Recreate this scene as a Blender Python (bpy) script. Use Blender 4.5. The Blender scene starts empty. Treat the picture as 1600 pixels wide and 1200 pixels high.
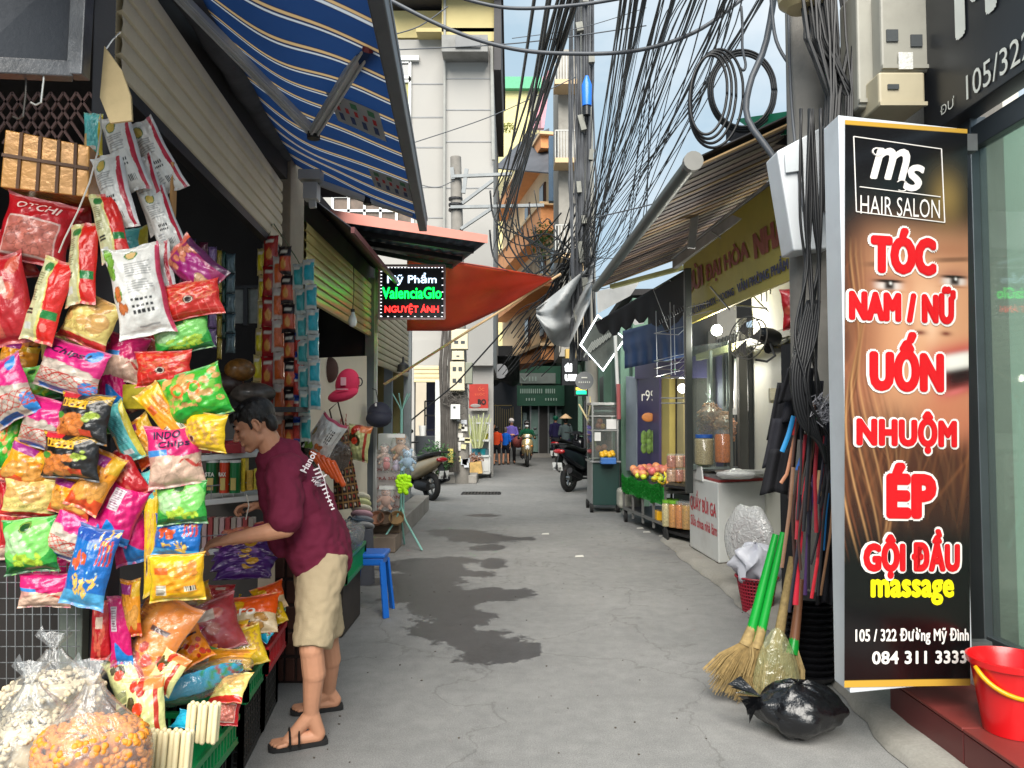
import bpy,math,random
import numpy as np
from mathutils import Vector,Matrix,Euler
random.seed(7)
R=math.radians;PI=math.pi
S=bpy.context.scene;C=S.collection
FPX=1180.0;PIT=math.atan(55/1180)
CAMZ=1.5
cd=bpy.data.cameras.new('camera');cam=bpy.data.objects.new('camera',cd);C.objects.link(cam)
cam.location=(0,0,CAMZ);cam.rotation_euler=(PI/2+PIT,0,0)
cd.sensor_width=36;cd.lens=36*FPX/1600;cd.clip_start=.05;cd.clip_end=900
S.camera=cam
w=bpy.data.worlds.new("World");S.world=w;w.use_nodes=True
nt=w.node_tree;N=nt.nodes;L=nt.links
bg=N['Background'];sky=N.new('ShaderNodeTexSky');sky.sky_type='NISHITA';sky.sun_disc=False
SUN_EL,SUN_AZ=44,186
sky.sun_elevation=R(SUN_EL);sky.sun_rotation=R(SUN_AZ);sky.air_density=1.0;sky.dust_density=1.6;sky.ozone_density=1.5
tc=N.new('ShaderNodeTexCoord');mp=N.new('ShaderNodeMapping');mp.inputs['Scale'].default_value=(1.6,1.6,3.2)
mp.inputs['Location'].default_value=(.35,.2,.4)
no=N.new('ShaderNodeTexNoise');no.inputs['Scale'].default_value=1.7;no.inputs['Detail'].default_value=9;no.inputs['Roughness'].default_value=.58
rp=N.new('ShaderNodeValToRGB');rp.color_ramp.elements[0].position=.40;rp.color_ramp.elements[1].position=.66;rp.color_ramp.elements[0].color=(.88,.88,.88,1)
rc=N.new('ShaderNodeMix');rc.data_type='RGBA';rc.inputs['A'].default_value=(3.4,4.5,5.3,1);rc.inputs['B'].default_value=(6.0,6.3,6.6,1)
r2p=N.new('ShaderNodeMapRange');r2p.inputs['From Min'].default_value=.44;r2p.inputs['From Max'].default_value=.80
mx=N.new('ShaderNodeMix');mx.data_type='RGBA'
L.new(tc.outputs['Generated'],mp.inputs['Vector']);L.new(mp.outputs['Vector'],no.inputs['Vector'])
L.new(no.outputs['Fac'],rp.inputs['Fac']);L.new(rp.outputs['Color'],mx.inputs['Factor'])
L.new(no.outputs['Fac'],r2p.inputs['Value']);L.new(r2p.outputs[0],rc.inputs['Factor']);L.new(rc.outputs['Result'],mx.inputs['B'])
L.new(sky.outputs['Color'],mx.inputs['A'])
L.new(mx.outputs['Result'],bg.inputs['Color']);bg.inputs['Strength'].default_value=.0825
sd=bpy.data.lights.new('sun','SUN');so=bpy.data.objects.new('sun',sd);C.objects.link(so)
sd.energy=4.2;sd.angle=R(50);sd.color=(1,.95,.87)
_az=R(SUN_AZ);_v=Vector((math.sin(_az)*math.cos(R(SUN_EL)),math.cos(_az)*math.cos(R(SUN_EL)),math.sin(R(SUN_EL))))
so.rotation_euler=_v.to_track_quat('Z','Y').to_euler();so.location=(0,0,30)
vs=S.view_settings;vs.view_transform='Standard';vs.look='None';vs.gamma=1;vs.use_curve_mapping=False
vs.exposure=.98
S.render.engine='CYCLES';S.cycles.max_bounces=7;S.cycles.transparent_max_bounces=12;S.cycles.diffuse_bounces=4
S.cycles.glossy_bounces=3;S.cycles.caustics_reflective=False;S.cycles.caustics_refractive=False
def W(px,py,d):
 """photo pixel (1600x1200) at depth d in metres -> world point"""
 u=(px-800)/FPX;v=(600-py)/FPX
 dy=math.cos(PIT)-v*math.sin(PIT);dz=math.sin(PIT)+v*math.cos(PIT)
 t=d/dy;return Vector((u*t,d,CAMZ+dz*t))
def G(px,py):
 v=(600-py)/FPX
 dy=math.cos(PIT)-v*math.sin(PIT);dz=math.sin(PIT)+v*math.cos(PIT)
 return W(px,py,-CAMZ*dy/dz)
def lin(c):
 c=np.asarray(c,float)/255.0
 return np.where(c<=.04045,c/12.92,((c+.055)/1.055)**2.4)
def V(*a):return Vector(a)
XF={}
def xf(o):
 return XF.get(o.name,Matrix.Identity(4))if o else Matrix.Identity(4)
def props(o,label=None,cat=None,group=None,kind=None):
 if label:o['label']=label
 if cat:o['category']=cat
 if group:o['group']=group
 if kind:o['kind']=kind
 return o
def thing(name,label,cat,loc=(0,0,0),rz=0,group=None):
 o=bpy.data.objects.new(name,None);C.objects.link(o);o.empty_display_size=.1
 o.location=loc;o.rotation_euler=(0,0,rz)
 XF[o.name]=Matrix.Translation(Vector(loc))@Matrix.Rotation(rz,4,'Z')
 return props(o,label,cat,group)
KIDS={}
def link(o,parent):
 C.objects.link(o)
 if parent:o.parent=parent;KIDS.setdefault(parent.name,[]).append(o)
 return o
def dup(root,loc=None,rz=None,label=None,group=None,scale=None,parent=None):
 r=root.copy();link(r,parent)
 if loc is not None:r.location=loc
 if rz is not None:r.rotation_euler=(0,0,rz)if not hasattr(rz,'__len__')else rz
 if scale:r.scale=(scale,)*3 if not hasattr(scale,'__len__')else scale
 if label:r['label']=label
 if group:r['group']=group
 for ch in KIDS.get(root.name,[]):dup(ch,parent=r)
 return r
def frame(d,up=(0,0,1)):
 d=Vector(d).normalized();u=Vector(up)
 if abs(d.dot(u))>.98:u=Vector((0,1,0))if abs(d.y)<.9 else Vector((1,0,0))
 x=d.cross(u).normalized();y=x.cross(d).normalized()
 return x,y,d
class MB:
 def __init__(s):s.v=[];s.f=[];s.m=[];s.c=[]
 def add(s,vs_,fs,mi=0,col=None):
  n=len(s.v);s.v.extend([tuple(p)for p in vs_]);s.f.extend([tuple(i+n for i in f)for f in fs]);s.m.extend([mi]*len(fs))
  if col is not None or s.c:
   while len(s.c)<n:s.c.append((1,1,1))
   s.c.extend([tuple(col)if col is not None else(1,1,1)]*len(vs_))
  return s
 def box(s,c,sz,rot=None,mi=0,col=None,taper=1.0):
  c=Vector(c);hx,hy,hz=sz[0]/2,sz[1]/2,sz[2]/2
  P=[Vector((x*(taper if z>0 else 1),y*(taper if z>0 else 1),z))for z in(-hz,hz)for y in(-hy,hy)for x in(-hx,hx)]
  if rot is not None:
   if not isinstance(rot,Matrix):rot=Euler(rot).to_matrix()
   P=[rot@p for p in P]
  return s.add([c+p for p in P],[(0,2,3,1),(4,5,7,6),(0,1,5,4),(2,6,7,3),(0,4,6,2),(1,3,7,5)],mi,col)
 def bar(s,a,b,w_=.03,h=.03,up=(0,0,1),mi=0,col=None):
  a=Vector(a);b=Vector(b);x,y,d=frame(b-a,up)
  P=[p+x*i*w_/2+y*j*h/2 for p in(a,b)for j in(-1,1)for i in(-1,1)]
  return s.add(P,[(0,2,3,1),(4,5,7,6),(0,1,5,4),(2,6,7,3),(0,4,6,2),(1,3,7,5)],mi,col)
 def tube(s,pts,r=.01,n=8,mi=0,col=None,closed=False,flat=1.0,up=(0,0,1),caps=True):
  pts=[Vector(p)for p in pts];k=len(pts);vv=[];ff=[]
  rs=r if hasattr(r,'__len__')else[r]*k
  px_=None
  for i,p in enumerate(pts):
   if closed:d=pts[(i+1)%k]-pts[i-1]
   else:d=pts[min(i+1,k-1)]-pts[max(i-1,0)]
   if d.length<1e-9:d=Vector((0,0,1))
   if px_ is None:x,y,d=frame(d,up)
   else:
    d=d.normalized();x=(px_-d*px_.dot(d))
    x=x.normalized()if x.length>1e-6 else frame(d)[0];y=x.cross(d)
   px_=x
   for j in range(n):
    a=2*PI*j/n;vv.append(p+x*math.cos(a)*rs[i]+y*math.sin(a)*rs[i]*flat)
  m=k if closed else k-1
  for i in range(m):
   for j in range(n):
    a=i*n+j;b=i*n+(j+1)%n;c_=((i+1)%k)*n+(j+1)%n;d_=((i+1)%k)*n+j
    ff.append((a,b,c_,d_))
  if not closed and caps:ff.append(tuple(range(n))[::-1]);ff.append(tuple((k-1)*n+j for j in range(n)))
  return s.add(vv,ff,mi,col)
 def lathe(s,c,prof,n=16,rot=None,mi=0,col=None,sq=(1,1),cap=True):
  c=Vector(c);vv=[];ff=[];k=len(prof)
  if rot is not None and not isinstance(rot,Matrix):rot=Euler(rot).to_matrix()
  for r_,z in prof:
   for j in range(n):
    a=2*PI*j/n;p=Vector((math.cos(a)*r_*sq[0],math.sin(a)*r_*sq[1],z))
    vv.append(c+(rot@p if rot else p))
  for i in range(k-1):
   for j in range(n):ff.append((i*n+j,i*n+(j+1)%n,(i+1)*n+(j+1)%n,(i+1)*n+j))
  if cap:
   if prof[0][0]>1e-5:ff.append(tuple(range(n))[::-1])
   if prof[-1][0]>1e-5:ff.append(tuple((k-1)*n+j for j in range(n)))
  return s.add(vv,ff,mi,col)
 def ball(s,c,r,n=12,m=8,mi=0,col=None,rot=None):
  r=r if hasattr(r,'__len__')else(r,r,r);c=Vector(c);vv=[];ff=[]
  if rot is not None and not isinstance(rot,Matrix):rot=Euler(rot).to_matrix()
  for i in range(m+1):
   t=PI*i/m
   for j in range(n):
    a=2*PI*j/n;p=Vector((math.sin(t)*math.cos(a)*r[0],math.sin(t)*math.sin(a)*r[1],math.cos(t)*r[2]))
    vv.append(c+(rot@p if rot else p))
  for i in range(m):
   for j in range(n):ff.append((i*n+j,(i+1)*n+j,(i+1)*n+(j+1)%n,i*n+(j+1)%n))
  return s.add(vv,ff,mi,col)
 def cap(s,a,b,r0,r1,n=12,flat=1.0,up=(0,0,1),mi=0):
  """tapered capsule"""
  a=Vector(a);b=Vector(b);d=(b-a);Ln=max(d.length,1e-6);d=d/Ln;pts=[];rs=[]
  for i in range(5):t=PI/2*(1-i/5);pts.append(a-d*r0*math.sin(t));rs.append(max(r0*math.cos(t),r0*.03))
  pts.append(a);rs.append(r0);pts.append((a+b)/2);rs.append((r0+r1)/2);pts.append(b);rs.append(r1)
  for i in range(1,6):t=PI/2*i/5;pts.append(b+d*r1*math.sin(t));rs.append(max(r1*math.cos(t),r1*.03))
  return s.tube(pts,rs,n,mi,flat=flat,up=up)
 def slab(s,a,b,c,d,th=.01,mi=0,col=None):
  a,b,c,d=map(Vector,(a,b,c,d));nn=(b-a).cross(d-a).normalized()*th
  P=[a,b,c,d,a-nn,b-nn,c-nn,d-nn]
  return s.add(P,[(0,1,2,3),(7,6,5,4),(0,4,5,1),(1,5,6,2),(2,6,7,3),(3,7,4,0)],mi,col)
 def grid(s,P,mi=0,cols=None,wrap=False):
  n,m=P.shape[:2];base=len(s.v);s.v.extend(map(tuple,P.reshape(-1,3).tolist()))
  for i in range(n-1):
   for j in range(m-1):s.f.append((base+i*m+j,base+i*m+j+1,base+(i+1)*m+j+1,base+(i+1)*m+j));s.m.append(mi)
  if cols is not None:
   while len(s.c)<base:s.c.append((1,1,1))
   s.c.extend(map(tuple,cols.reshape(-1,3).tolist()))
  return s
 def mesh(s,name,mats,smooth=False,inv=None):
  me=bpy.data.meshes.new(name);vv=s.v if inv is None else[tuple(inv@Vector(p))for p in s.v]
  me.from_pydata(vv,[],s.f)
  for m_ in(mats if isinstance(mats,(list,tuple))else[mats]):me.materials.append(m_)
  me.polygons.foreach_set('material_index',s.m)
  if smooth is not False:me.polygons.foreach_set('use_smooth',[True]*len(s.f))
  if s.c:
   while len(s.c)<len(s.v):s.c.append((1,1,1))
   at=me.color_attributes.new('Col','FLOAT_COLOR','POINT')
   a=np.ones((len(s.c),4));a[:,:3]=np.array(s.c);at.data.foreach_set('color',a.ravel())
  me.update();return me
 def build(s,name,mats,parent=None,smooth=False,bevel=0,world=True,origin=None,solid=0,label=None):
  loc=None
  if parent is not None:inv=xf(parent).inverted()if world else None
  else:
   if origin is None:
    a=np.array(s.v);lo=a.min(0);hi=a.max(0);origin=((lo[0]+hi[0])/2,(lo[1]+hi[1])/2,lo[2])
   loc=Vector(origin);inv=Matrix.Translation(-loc)
  me=s.mesh(name,mats,smooth,inv)
  o=bpy.data.objects.new(name,me)
  if loc is not None:o.location=loc;XF[o.name]=Matrix.Translation(loc)
  else:XF[o.name]=xf(parent)
  link(o,parent)
  if smooth=='auto':autosmooth(me)
  if solid:md=o.modifiers.new('solid','SOLIDIFY');md.thickness=solid;md.offset=0
  if bevel:md=o.modifiers.new('bevel','BEVEL');md.width=bevel;md.segments=2;md.limit_method='ANGLE';md.angle_limit=R(40)
  if label:o['label']=label
  return o
def autosmooth(me,ang=38):
 import bmesh
 bm=bmesh.new();bm.from_mesh(me)
 for e in bm.edges:
  if len(e.link_faces)==2:e.smooth=e.calc_face_angle(0)<R(ang)
 bm.to_mesh(me);bm.free()
def remesh(o,voxel,smooth=3,factor=.5):
 md=o.modifiers.new('remesh','REMESH');md.mode='VOXEL';md.voxel_size=voxel;md.use_smooth_shade=True
 if smooth:sm=o.modifiers.new('smooth','SMOOTH');sm.iterations=smooth;sm.factor=factor
 return o
def structure(mb,name,mat,**k):
 o=mb.build(name,mat,**k);o['kind']='structure';return o
def solo(mb,name,label,cat,mat,group=None,**k):
 o=mb.build(name,mat,**k);return props(o,label,cat,group)
_TC={}
def text_geo(s,bold=0.0,sp=1.0):
 key=(s,bold,sp)
 if key not in _TC:
  cu=bpy.data.curves.new('t','FONT');cu.body=s;cu.size=1;cu.offset=bold;cu.space_character=sp;cu.resolution_u=3;cu.align_x='CENTER'
  ob=bpy.data.objects.new('t',cu);C.objects.link(ob)
  dg=bpy.context.evaluated_depsgraph_get()
  me=ob.evaluated_get(dg).to_mesh()
  vs_=np.array([tuple(v.co)for v in me.vertices])if len(me.vertices)else np.zeros((0,3));fs=[tuple(p.vertices)for p in me.polygons]
  bpy.data.objects.remove(ob);bpy.data.curves.remove(cu)
  if len(vs_):
   lo=vs_.min(0);hi=vs_.max(0);vs_=(vs_-(lo+hi)/2);_TC[key]=(vs_[:,:2],fs,(hi-lo)[0],(hi-lo)[1])
  else:_TC[key]=(vs_,fs,1,1)
 return _TC[key]
def put_text(mb,s,c,wid,hei,right=(1,0,0),up=(0,0,1),bold=0.0,mi=0,shear=0,proj=None,col=None,off=.002,pn=(0,-1,0)):
 """flat lettering of exact width/height centred at c"""
 v2,fs,w0,h0=text_geo(s,min(0,bold),1+max(0,bold)*1.6);right=Vector(right).normalized();up=Vector(up).normalized();n=right.cross(up)
 sc=hei/h0;bs_=max(0,bold)*sc;wid-=2*bs_;hei-=2*bs_;pn=Vector(pn)
 sh_=[(0,0)]if bs_==0 else[(math.cos(k*PI/4),math.sin(k*PI/4))for k in range(8)]if bold<.05 else[(math.cos(k*PI/7),math.sin(k*PI/7))for k in range(14)]+[(.5*math.cos(k*PI/4),.5*math.sin(k*PI/4))for k in range(8)]+[(0,0)]
 for k,(dx,dz)in enumerate(sh_):
  out=[]
  for a,b in v2:
   x=a/w0*wid+shear*b/h0*hei+dx*bs_;z=b/h0*hei+dz*bs_
   out.append(Vector(c)+right*x+up*z+n*(off+k*.0001)if proj is None else proj(x,z)+pn*(k*.0001))
  mb.add(out,fs,mi,col)
 return mb
_M={}
def mat(name,col=(128,128,128),rough=.6,metal=0,var=.12,scale=5,bump=0.,bscale=60,emit=0,spec=.5,coat=0,stain=0,stcol=(60,55,48),stscale=1.5,vcol=False,transl=0,stretch=(1,1,1),fine=0.,rand=0.):
 if name in _M:return _M[name]
 m=bpy.data.materials.new(name);m.use_nodes=True;t=m.node_tree;n=t.nodes;l=t.links;b=n['Principled BSDF']
 c=lin(col);tcn=n.new('ShaderNodeTexCoord');mpn=n.new('ShaderNodeMapping');mpn.inputs['Scale'].default_value=stretch
 l.new(tcn.outputs['Object'],mpn.inputs['Vector']);vec=mpn.outputs['Vector']
 if vcol:
  a=n.new('ShaderNodeVertexColor');a.layer_name='Col';cur=a.outputs['Color']
 else:
  a=n.new('ShaderNodeRGB');a.outputs[0].default_value=(*c,1);cur=a.outputs[0]
 def noise_(sc,det=4,rg=.55):
  q=n.new('ShaderNodeTexNoise');q.inputs['Scale'].default_value=sc;q.inputs['Detail'].default_value=det;q.inputs['Roughness'].default_value=rg
  l.new(vec,q.inputs['Vector']);return q
 def mul(cur,fac_out,lo,hi):
  mr=n.new('ShaderNodeMapRange');mr.inputs['From Min'].default_value=.25;mr.inputs['From Max'].default_value=.75
  mr.inputs['To Min'].default_value=lo;mr.inputs['To Max'].default_value=hi;l.new(fac_out,mr.inputs['Value'])
  x=n.new('ShaderNodeVectorMath');x.operation='SCALE';l.new(cur,x.inputs[0]);l.new(mr.outputs[0],x.inputs['Scale']);return x.outputs[0]
 if var:cur=mul(cur,noise_(scale,5).outputs['Fac'],1-var,1+var)
 if fine:cur=mul(cur,noise_(scale*30,2).outputs['Fac'],1-fine,1+fine)
 if rand:
  oi=n.new('ShaderNodeObjectInfo');cur=mul(cur,oi.outputs['Random'],1-rand,1+rand)
 if stain:
  q=noise_(stscale,8,.65);rm=n.new('ShaderNodeValToRGB');rm.color_ramp.elements[0].position=.5;rm.color_ramp.elements[1].position=.72
  l.new(q.outputs['Fac'],rm.inputs['Fac']);ma=n.new('ShaderNodeMath');ma.operation='MULTIPLY';ma.inputs[1].default_value=stain;l.new(rm.outputs['Color'],ma.inputs[0])
  mi_=n.new('ShaderNodeMix');mi_.data_type='RGBA';l.new(ma.outputs[0],mi_.inputs['Factor']);l.new(cur,mi_.inputs['A']);mi_.inputs['B'].default_value=(*lin(stcol),1);cur=mi_.outputs['Result']
 l.new(cur,b.inputs['Base Color']);b.inputs['Roughness'].default_value=rough;b.inputs['Metallic'].default_value=metal
 b.inputs['Specular IOR Level'].default_value=spec;b.inputs['Coat Weight'].default_value=coat;b.inputs['Coat Roughness'].default_value=.15
 if emit:l.new(cur,b.inputs['Emission Color']);b.inputs['Emission Strength'].default_value=emit
 if bump:
  q=noise_(bscale,4,.6);bp=n.new('ShaderNodeBump');bp.inputs['Strength'].default_value=min(1,bump);bp.inputs['Distance'].default_value=.004*max(1,bump)
  l.new(q.outputs['Fac'],bp.inputs['Height']);l.new(bp.outputs['Normal'],b.inputs['Normal'])
 if transl:
  tr=n.new('ShaderNodeBsdfTranslucent');l.new(cur,tr.inputs['Color']);ms=n.new('ShaderNodeMixShader');ms.inputs[0].default_value=transl
  l.new(b.outputs[0],ms.inputs[1]);l.new(tr.outputs[0],ms.inputs[2]);l.new(ms.outputs[0],n['Material Output'].inputs['Surface'])
 _M[name]=m;return m
def sheen(n,l,lo,hi,pw,normal=None):
 lw=n.new('ShaderNodeLayerWeight');lw.inputs['Blend'].default_value=.5
 if normal is not None:l.new(normal,lw.inputs['Normal'])
 p_=n.new('ShaderNodeMath');p_.operation='POWER';l.new(lw.outputs['Facing'],p_.inputs[0]);p_.inputs[1].default_value=pw
 a_=n.new('ShaderNodeMath');a_.operation='MULTIPLY_ADD';l.new(p_.outputs[0],a_.inputs[0]);a_.inputs[1].default_value=hi-lo;a_.inputs[2].default_value=lo;a_.use_clamp=True
 return a_.outputs[0]
def film(name,tint=(235,238,240),opac=.12,rough=.2,bump=.6,bscale=22,milky=.12):
 """clear plastic film: mostly transparent, glossy creases"""
 if name in _M:return _M[name]
 m=bpy.data.materials.new(name);m.use_nodes=True;t=m.node_tree;n=t.nodes;l=t.links;n.remove(n['Principled BSDF'])
 tcn=n.new('ShaderNodeTexCoord');q=n.new('ShaderNodeTexNoise');q.inputs['Scale'].default_value=bscale;q.inputs['Detail'].default_value=3;q.inputs['Distortion'].default_value=1.4
 l.new(tcn.outputs['Object'],q.inputs['Vector'])
 bp=n.new('ShaderNodeBump');bp.inputs['Strength'].default_value=bump;bp.inputs['Distance'].default_value=.02;l.new(q.outputs['Fac'],bp.inputs['Height'])
 tr=n.new('ShaderNodeBsdfTransparent');tr.inputs[0].default_value=(.97,.98,.98,1)
 gl=n.new('ShaderNodeBsdfGlossy');gl.inputs['Roughness'].default_value=rough;l.new(bp.outputs['Normal'],gl.inputs['Normal'])
 df=n.new('ShaderNodeBsdfDiffuse');df.inputs[0].default_value=(*lin(tint),1);l.new(bp.outputs['Normal'],df.inputs['Normal'])
 ad=sheen(n,l,.05+opac*.1,.55,3,bp.outputs['Normal'])
 m1=n.new('ShaderNodeMixShader');m1.inputs[0].default_value=milky;l.new(tr.outputs[0],m1.inputs[1]);l.new(df.outputs[0],m1.inputs[2])
 m2=n.new('ShaderNodeMixShader');l.new(ad,m2.inputs[0]);l.new(m1.outputs[0],m2.inputs[1]);l.new(gl.outputs[0],m2.inputs[2])
 l.new(m2.outputs[0],n['Material Output'].inputs['Surface']);_M[name]=m;return m
def glow(name,col,s):
 if name in _M:return _M[name]
 m=bpy.data.materials.new(name);m.use_nodes=True;b=m.node_tree.nodes['Principled BSDF'];c=lin(col)
 b.inputs['Base Color'].default_value=(*c,1);b.inputs['Emission Color'].default_value=(*c,1);b.inputs['Emission Strength'].default_value=s;_M[name]=m;return m
def glass(name,tint=(225,235,232),refl=1.45,dirt=.06):
 if name in _M:return _M[name]
 m=bpy.data.materials.new(name);m.use_nodes=True;t=m.node_tree;n=t.nodes;l=t.links;n.remove(n['Principled BSDF'])
 tr=n.new('ShaderNodeBsdfTransparent');tr.inputs[0].default_value=(*lin(tint),1);gl=n.new('ShaderNodeBsdfGlossy');gl.inputs['Roughness'].default_value=.03
 df=n.new('ShaderNodeBsdfDiffuse');fr=sheen(n,l,.045,.7,4.5)
 m1=n.new('ShaderNodeMixShader');m1.inputs[0].default_value=dirt;l.new(tr.outputs[0],m1.inputs[1]);l.new(df.outputs[0],m1.inputs[2])
 m2=n.new('ShaderNodeMixShader');l.new(fr,m2.inputs[0]);l.new(m1.outputs[0],m2.inputs[1]);l.new(gl.outputs[0],m2.inputs[2])
 l.new(m2.outputs[0],n['Material Output'].inputs['Surface']);_M[name]=m;return m
rnd=random.Random(11)
steel=mat('steel',(150,152,152),.35,.85,.15,8,.1)
grey_paint=mat('grey_paint',(128,134,138),.45,.2,.12,5,.1,stain=.4)
white_paint=mat('white_paint',(205,207,205),.4,0,.06,4,.05,stain=.25,stcol=(120,112,100))
white_plastic=mat('white_plastic',(215,216,214),.3,0,.05,6)
black_plastic=mat('black_plastic',(22,22,24),.35,0,.2,6,.1)
black_cable=mat('black_cable',(20,21,24),.5,0,.3,3)
dark_metal=mat('dark_metal',(50,50,52),.5,.6,.25,6,.2)
rubber=mat('rubber',(24,24,25),.8,0,.2,20,.3)
clear=film('clear_film')
wire_steel=mat('wire_steel',(175,178,180),.3,.9)
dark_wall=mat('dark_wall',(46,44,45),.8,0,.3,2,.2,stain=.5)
concrete=mat('concrete',(150,146,140),.85,0,.12,2,.4,30,stain=.5,stcol=(90,86,80),fine=.1)
string_m=mat('string',(205,200,190),.7)
#the ground
def asphalt():
 m=bpy.data.materials.new('asphalt');m.use_nodes=True;t=m.node_tree;n=t.nodes;l=t.links;b=n['Principled BSDF']
 tcn=n.new('ShaderNodeTexCoord');vec=tcn.outputs['Object']
 def nz(sc,det=4,rg=.55):
  q=n.new('ShaderNodeTexNoise');q.inputs['Scale'].default_value=sc;q.inputs['Detail'].default_value=det;q.inputs['Roughness'].default_value=rg;l.new(vec,q.inputs['Vector']);return q.outputs['Fac']
 def ramp(f,p0,c0,p1,c1):
  r_=n.new('ShaderNodeValToRGB');r_.color_ramp.elements[0].position=p0;r_.color_ramp.elements[1].position=p1
  r_.color_ramp.elements[0].color=(*c0,1);r_.color_ramp.elements[1].color=(*c1,1);l.new(f,r_.inputs['Fac']);return r_.outputs['Color']
 def mulc(a,b_,f=1):
  x=n.new('ShaderNodeMix');x.data_type='RGBA';x.blend_type='MULTIPLY';x.inputs['Factor'].default_value=f;l.new(a,x.inputs['A']);l.new(b_,x.inputs['B']);return x.outputs['Result']
 base=ramp(nz(.9,8),.3,(.188,.188,.185),.7,(.248,.246,.240))
 grain=ramp(nz(160,2),.3,(.72,.72,.72),.7,(1.22,1.22,1.22))
 mid=ramp(nz(9,6,.7),.35,(.86,.86,.86),.68,(1.08,1.08,1.07))
 cur=mulc(mulc(base,grain),mid)
 vo=n.new('ShaderNodeTexVoronoi');vo.feature='DISTANCE_TO_EDGE';vo.inputs['Scale'].default_value=.55;dv_=n.new('ShaderNodeVectorMath');dv_.operation='ADD'
 qn=n.new('ShaderNodeTexNoise');qn.inputs['Scale'].default_value=2.2;qn.inputs['Detail'].default_value=6;l.new(vec,qn.inputs['Vector']);l.new(qn.outputs['Color'],dv_.inputs[0]);l.new(vec,dv_.inputs[1]);l.new(dv_.outputs[0],vo.inputs['Vector'])
 cur=mulc(cur,ramp(vo.outputs['Distance'],.0015,(.55,.54,.52),.006,(1,1,1)),.6)
 cur=mulc(cur,ramp(nz(2.6,9,.75),.28,(.74,.72,.70),.42,(1,1,1)),.8)
 at=n.new('ShaderNodeVertexColor');at.layer_name='Col'
 wet=at.outputs['Color'];sep=n.new('ShaderNodeSeparateColor');l.new(wet,sep.inputs[0])
 e0=n.new('ShaderNodeMath');e0.operation='MULTIPLY_ADD';l.new(nz(3.2,5,.65),e0.inputs[0]);e0.inputs[1].default_value=1.1;e0.inputs[2].default_value=-.80
 ed=n.new('ShaderNodeMath');ed.operation='MULTIPLY_ADD';l.new(nz(14,5,.7),ed.inputs[0]);ed.inputs[1].default_value=.5;l.new(e0.outputs[0],ed.inputs[2])
 sm=n.new('ShaderNodeMath');sm.operation='ADD';l.new(sep.outputs[0],sm.inputs[0]);l.new(ed.outputs[0],sm.inputs[1])
 wr=n.new('ShaderNodeMapRange');wr.inputs['From Min'].default_value=.46;wr.inputs['From Max'].default_value=.54;l.new(sm.outputs[0],wr.inputs['Value'])
 fin=n.new('ShaderNodeMix');fin.data_type='RGBA';l.new(wr.outputs[0],fin.inputs['Factor']);l.new(cur,fin.inputs['A'])
 dk=n.new('ShaderNodeMix');dk.data_type='RGBA';dk.blend_type='MULTIPLY';dk.inputs['Factor'].default_value=1;l.new(cur,dk.inputs['A']);dk.inputs['B'].default_value=(.30,.30,.32,1)
 l.new(dk.outputs['Result'],fin.inputs['B'])
 l.new(fin.outputs['Result'],b.inputs['Base Color'])
 rr=n.new('ShaderNodeMapRange');rr.inputs['To Min'].default_value=.85;rr.inputs['To Max'].default_value=.42;l.new(wr.outputs[0],rr.inputs['Value']);l.new(rr.outputs[0],b.inputs['Roughness'])
 bp=n.new('ShaderNodeBump');bp.inputs['Strength'].default_value=.5;bp.inputs['Distance'].default_value=.006;l.new(nz(110,3),bp.inputs['Height']);l.new(bp.outputs['Normal'],b.inputs['Normal'])
 return m
def wetmap(x,y):
 """1 inside the spilt-water patches: soft blobs laid on the road"""
 out=np.zeros_like(x)
 for(px,py,rx,ry)in[(655,885,60,12),(700,878,50,7),(640,905,70,12),(665,925,60,18),(690,945,60,22),(720,965,55,22),(700,985,60,18),(745,1000,50,20),(780,1010,60,16),(765,1025,55,13),(815,1018,28,9),(740,930,70,12),(800,928,40,7),(690,900,40,20),(745,897,45,5),(770,880,22,8),(745,842,40,7),(790,842,36,4),(760,856,28,5),(710,832,40,6),(745,836,30,5),(755,805,28,2.5),(822,842,20,3)]:
  g=G(px,py);gx=abs(G(px+rx,py).x-g.x);gy=abs(G(px,py-ry).y-g.y)
  q=((x-g.x)/gx)**2+((y-g.y)/gy)**2
  out=np.maximum(out,np.clip(1.0-.5*np.sqrt(q),0,1))
 return out
xs=np.concatenate([np.linspace(-60,-3,8),np.arange(-2.8,3,.06),np.linspace(3.2,60,8)])
ys=np.concatenate([np.linspace(-12,1.8,8),np.arange(2,9,.06),np.arange(9,16,.14),np.linspace(17,60,20),np.linspace(80,400,5)])
X,Y=np.meshgrid(xs,ys);wet=wetmap(X,Y)
P=np.stack([X,Y,np.zeros_like(X)],-1)
mb=MB();mb.grid(P,cols=np.repeat(wet[...,None],3,2));road=mb.build('road',asphalt(),origin=(0,0,0));road['kind']='structure'
mb=MB();k=46;rr_=random.Random(3);top=[]
for i in range(k):
 y=2.2+i*.16;xe=1.86+.012*math.sin(y*3)+rr_.uniform(-.02,.02)-max(0,4.6-y)*.10
 top.append((xe,y))
vv=[];ff=[]
for x,y in top:vv+=[(x-.035,y,.004),(x,y,.05+rr_.uniform(-.006,.006)),(x+.5,y,.055),(x+3.2,y,.06)]
for i in range(k-1):
 for j in range(3):a=i*4+j;ff.append((a,a+1,a+5,a+4))
mb.add(vv,ff);structure(mb,'pavement',mat('pavement_concrete',(146,143,136),.9,0,.14,2.5,.6,35,stain=.5,stcol=(95,90,80),fine=.12),smooth=True)
mb=MB();mb.box((-3.35,4.3,.03),(3.2,5.6,.06));mb.box((-3.45,10,.03),(3.4,5.6,.06));structure(mb,'shop_floor',concrete)
g=G(752,771);mh=thing('drain_grate','dark iron drain grate set in the road before the far motorbikes','drain',g);q=MB()
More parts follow.
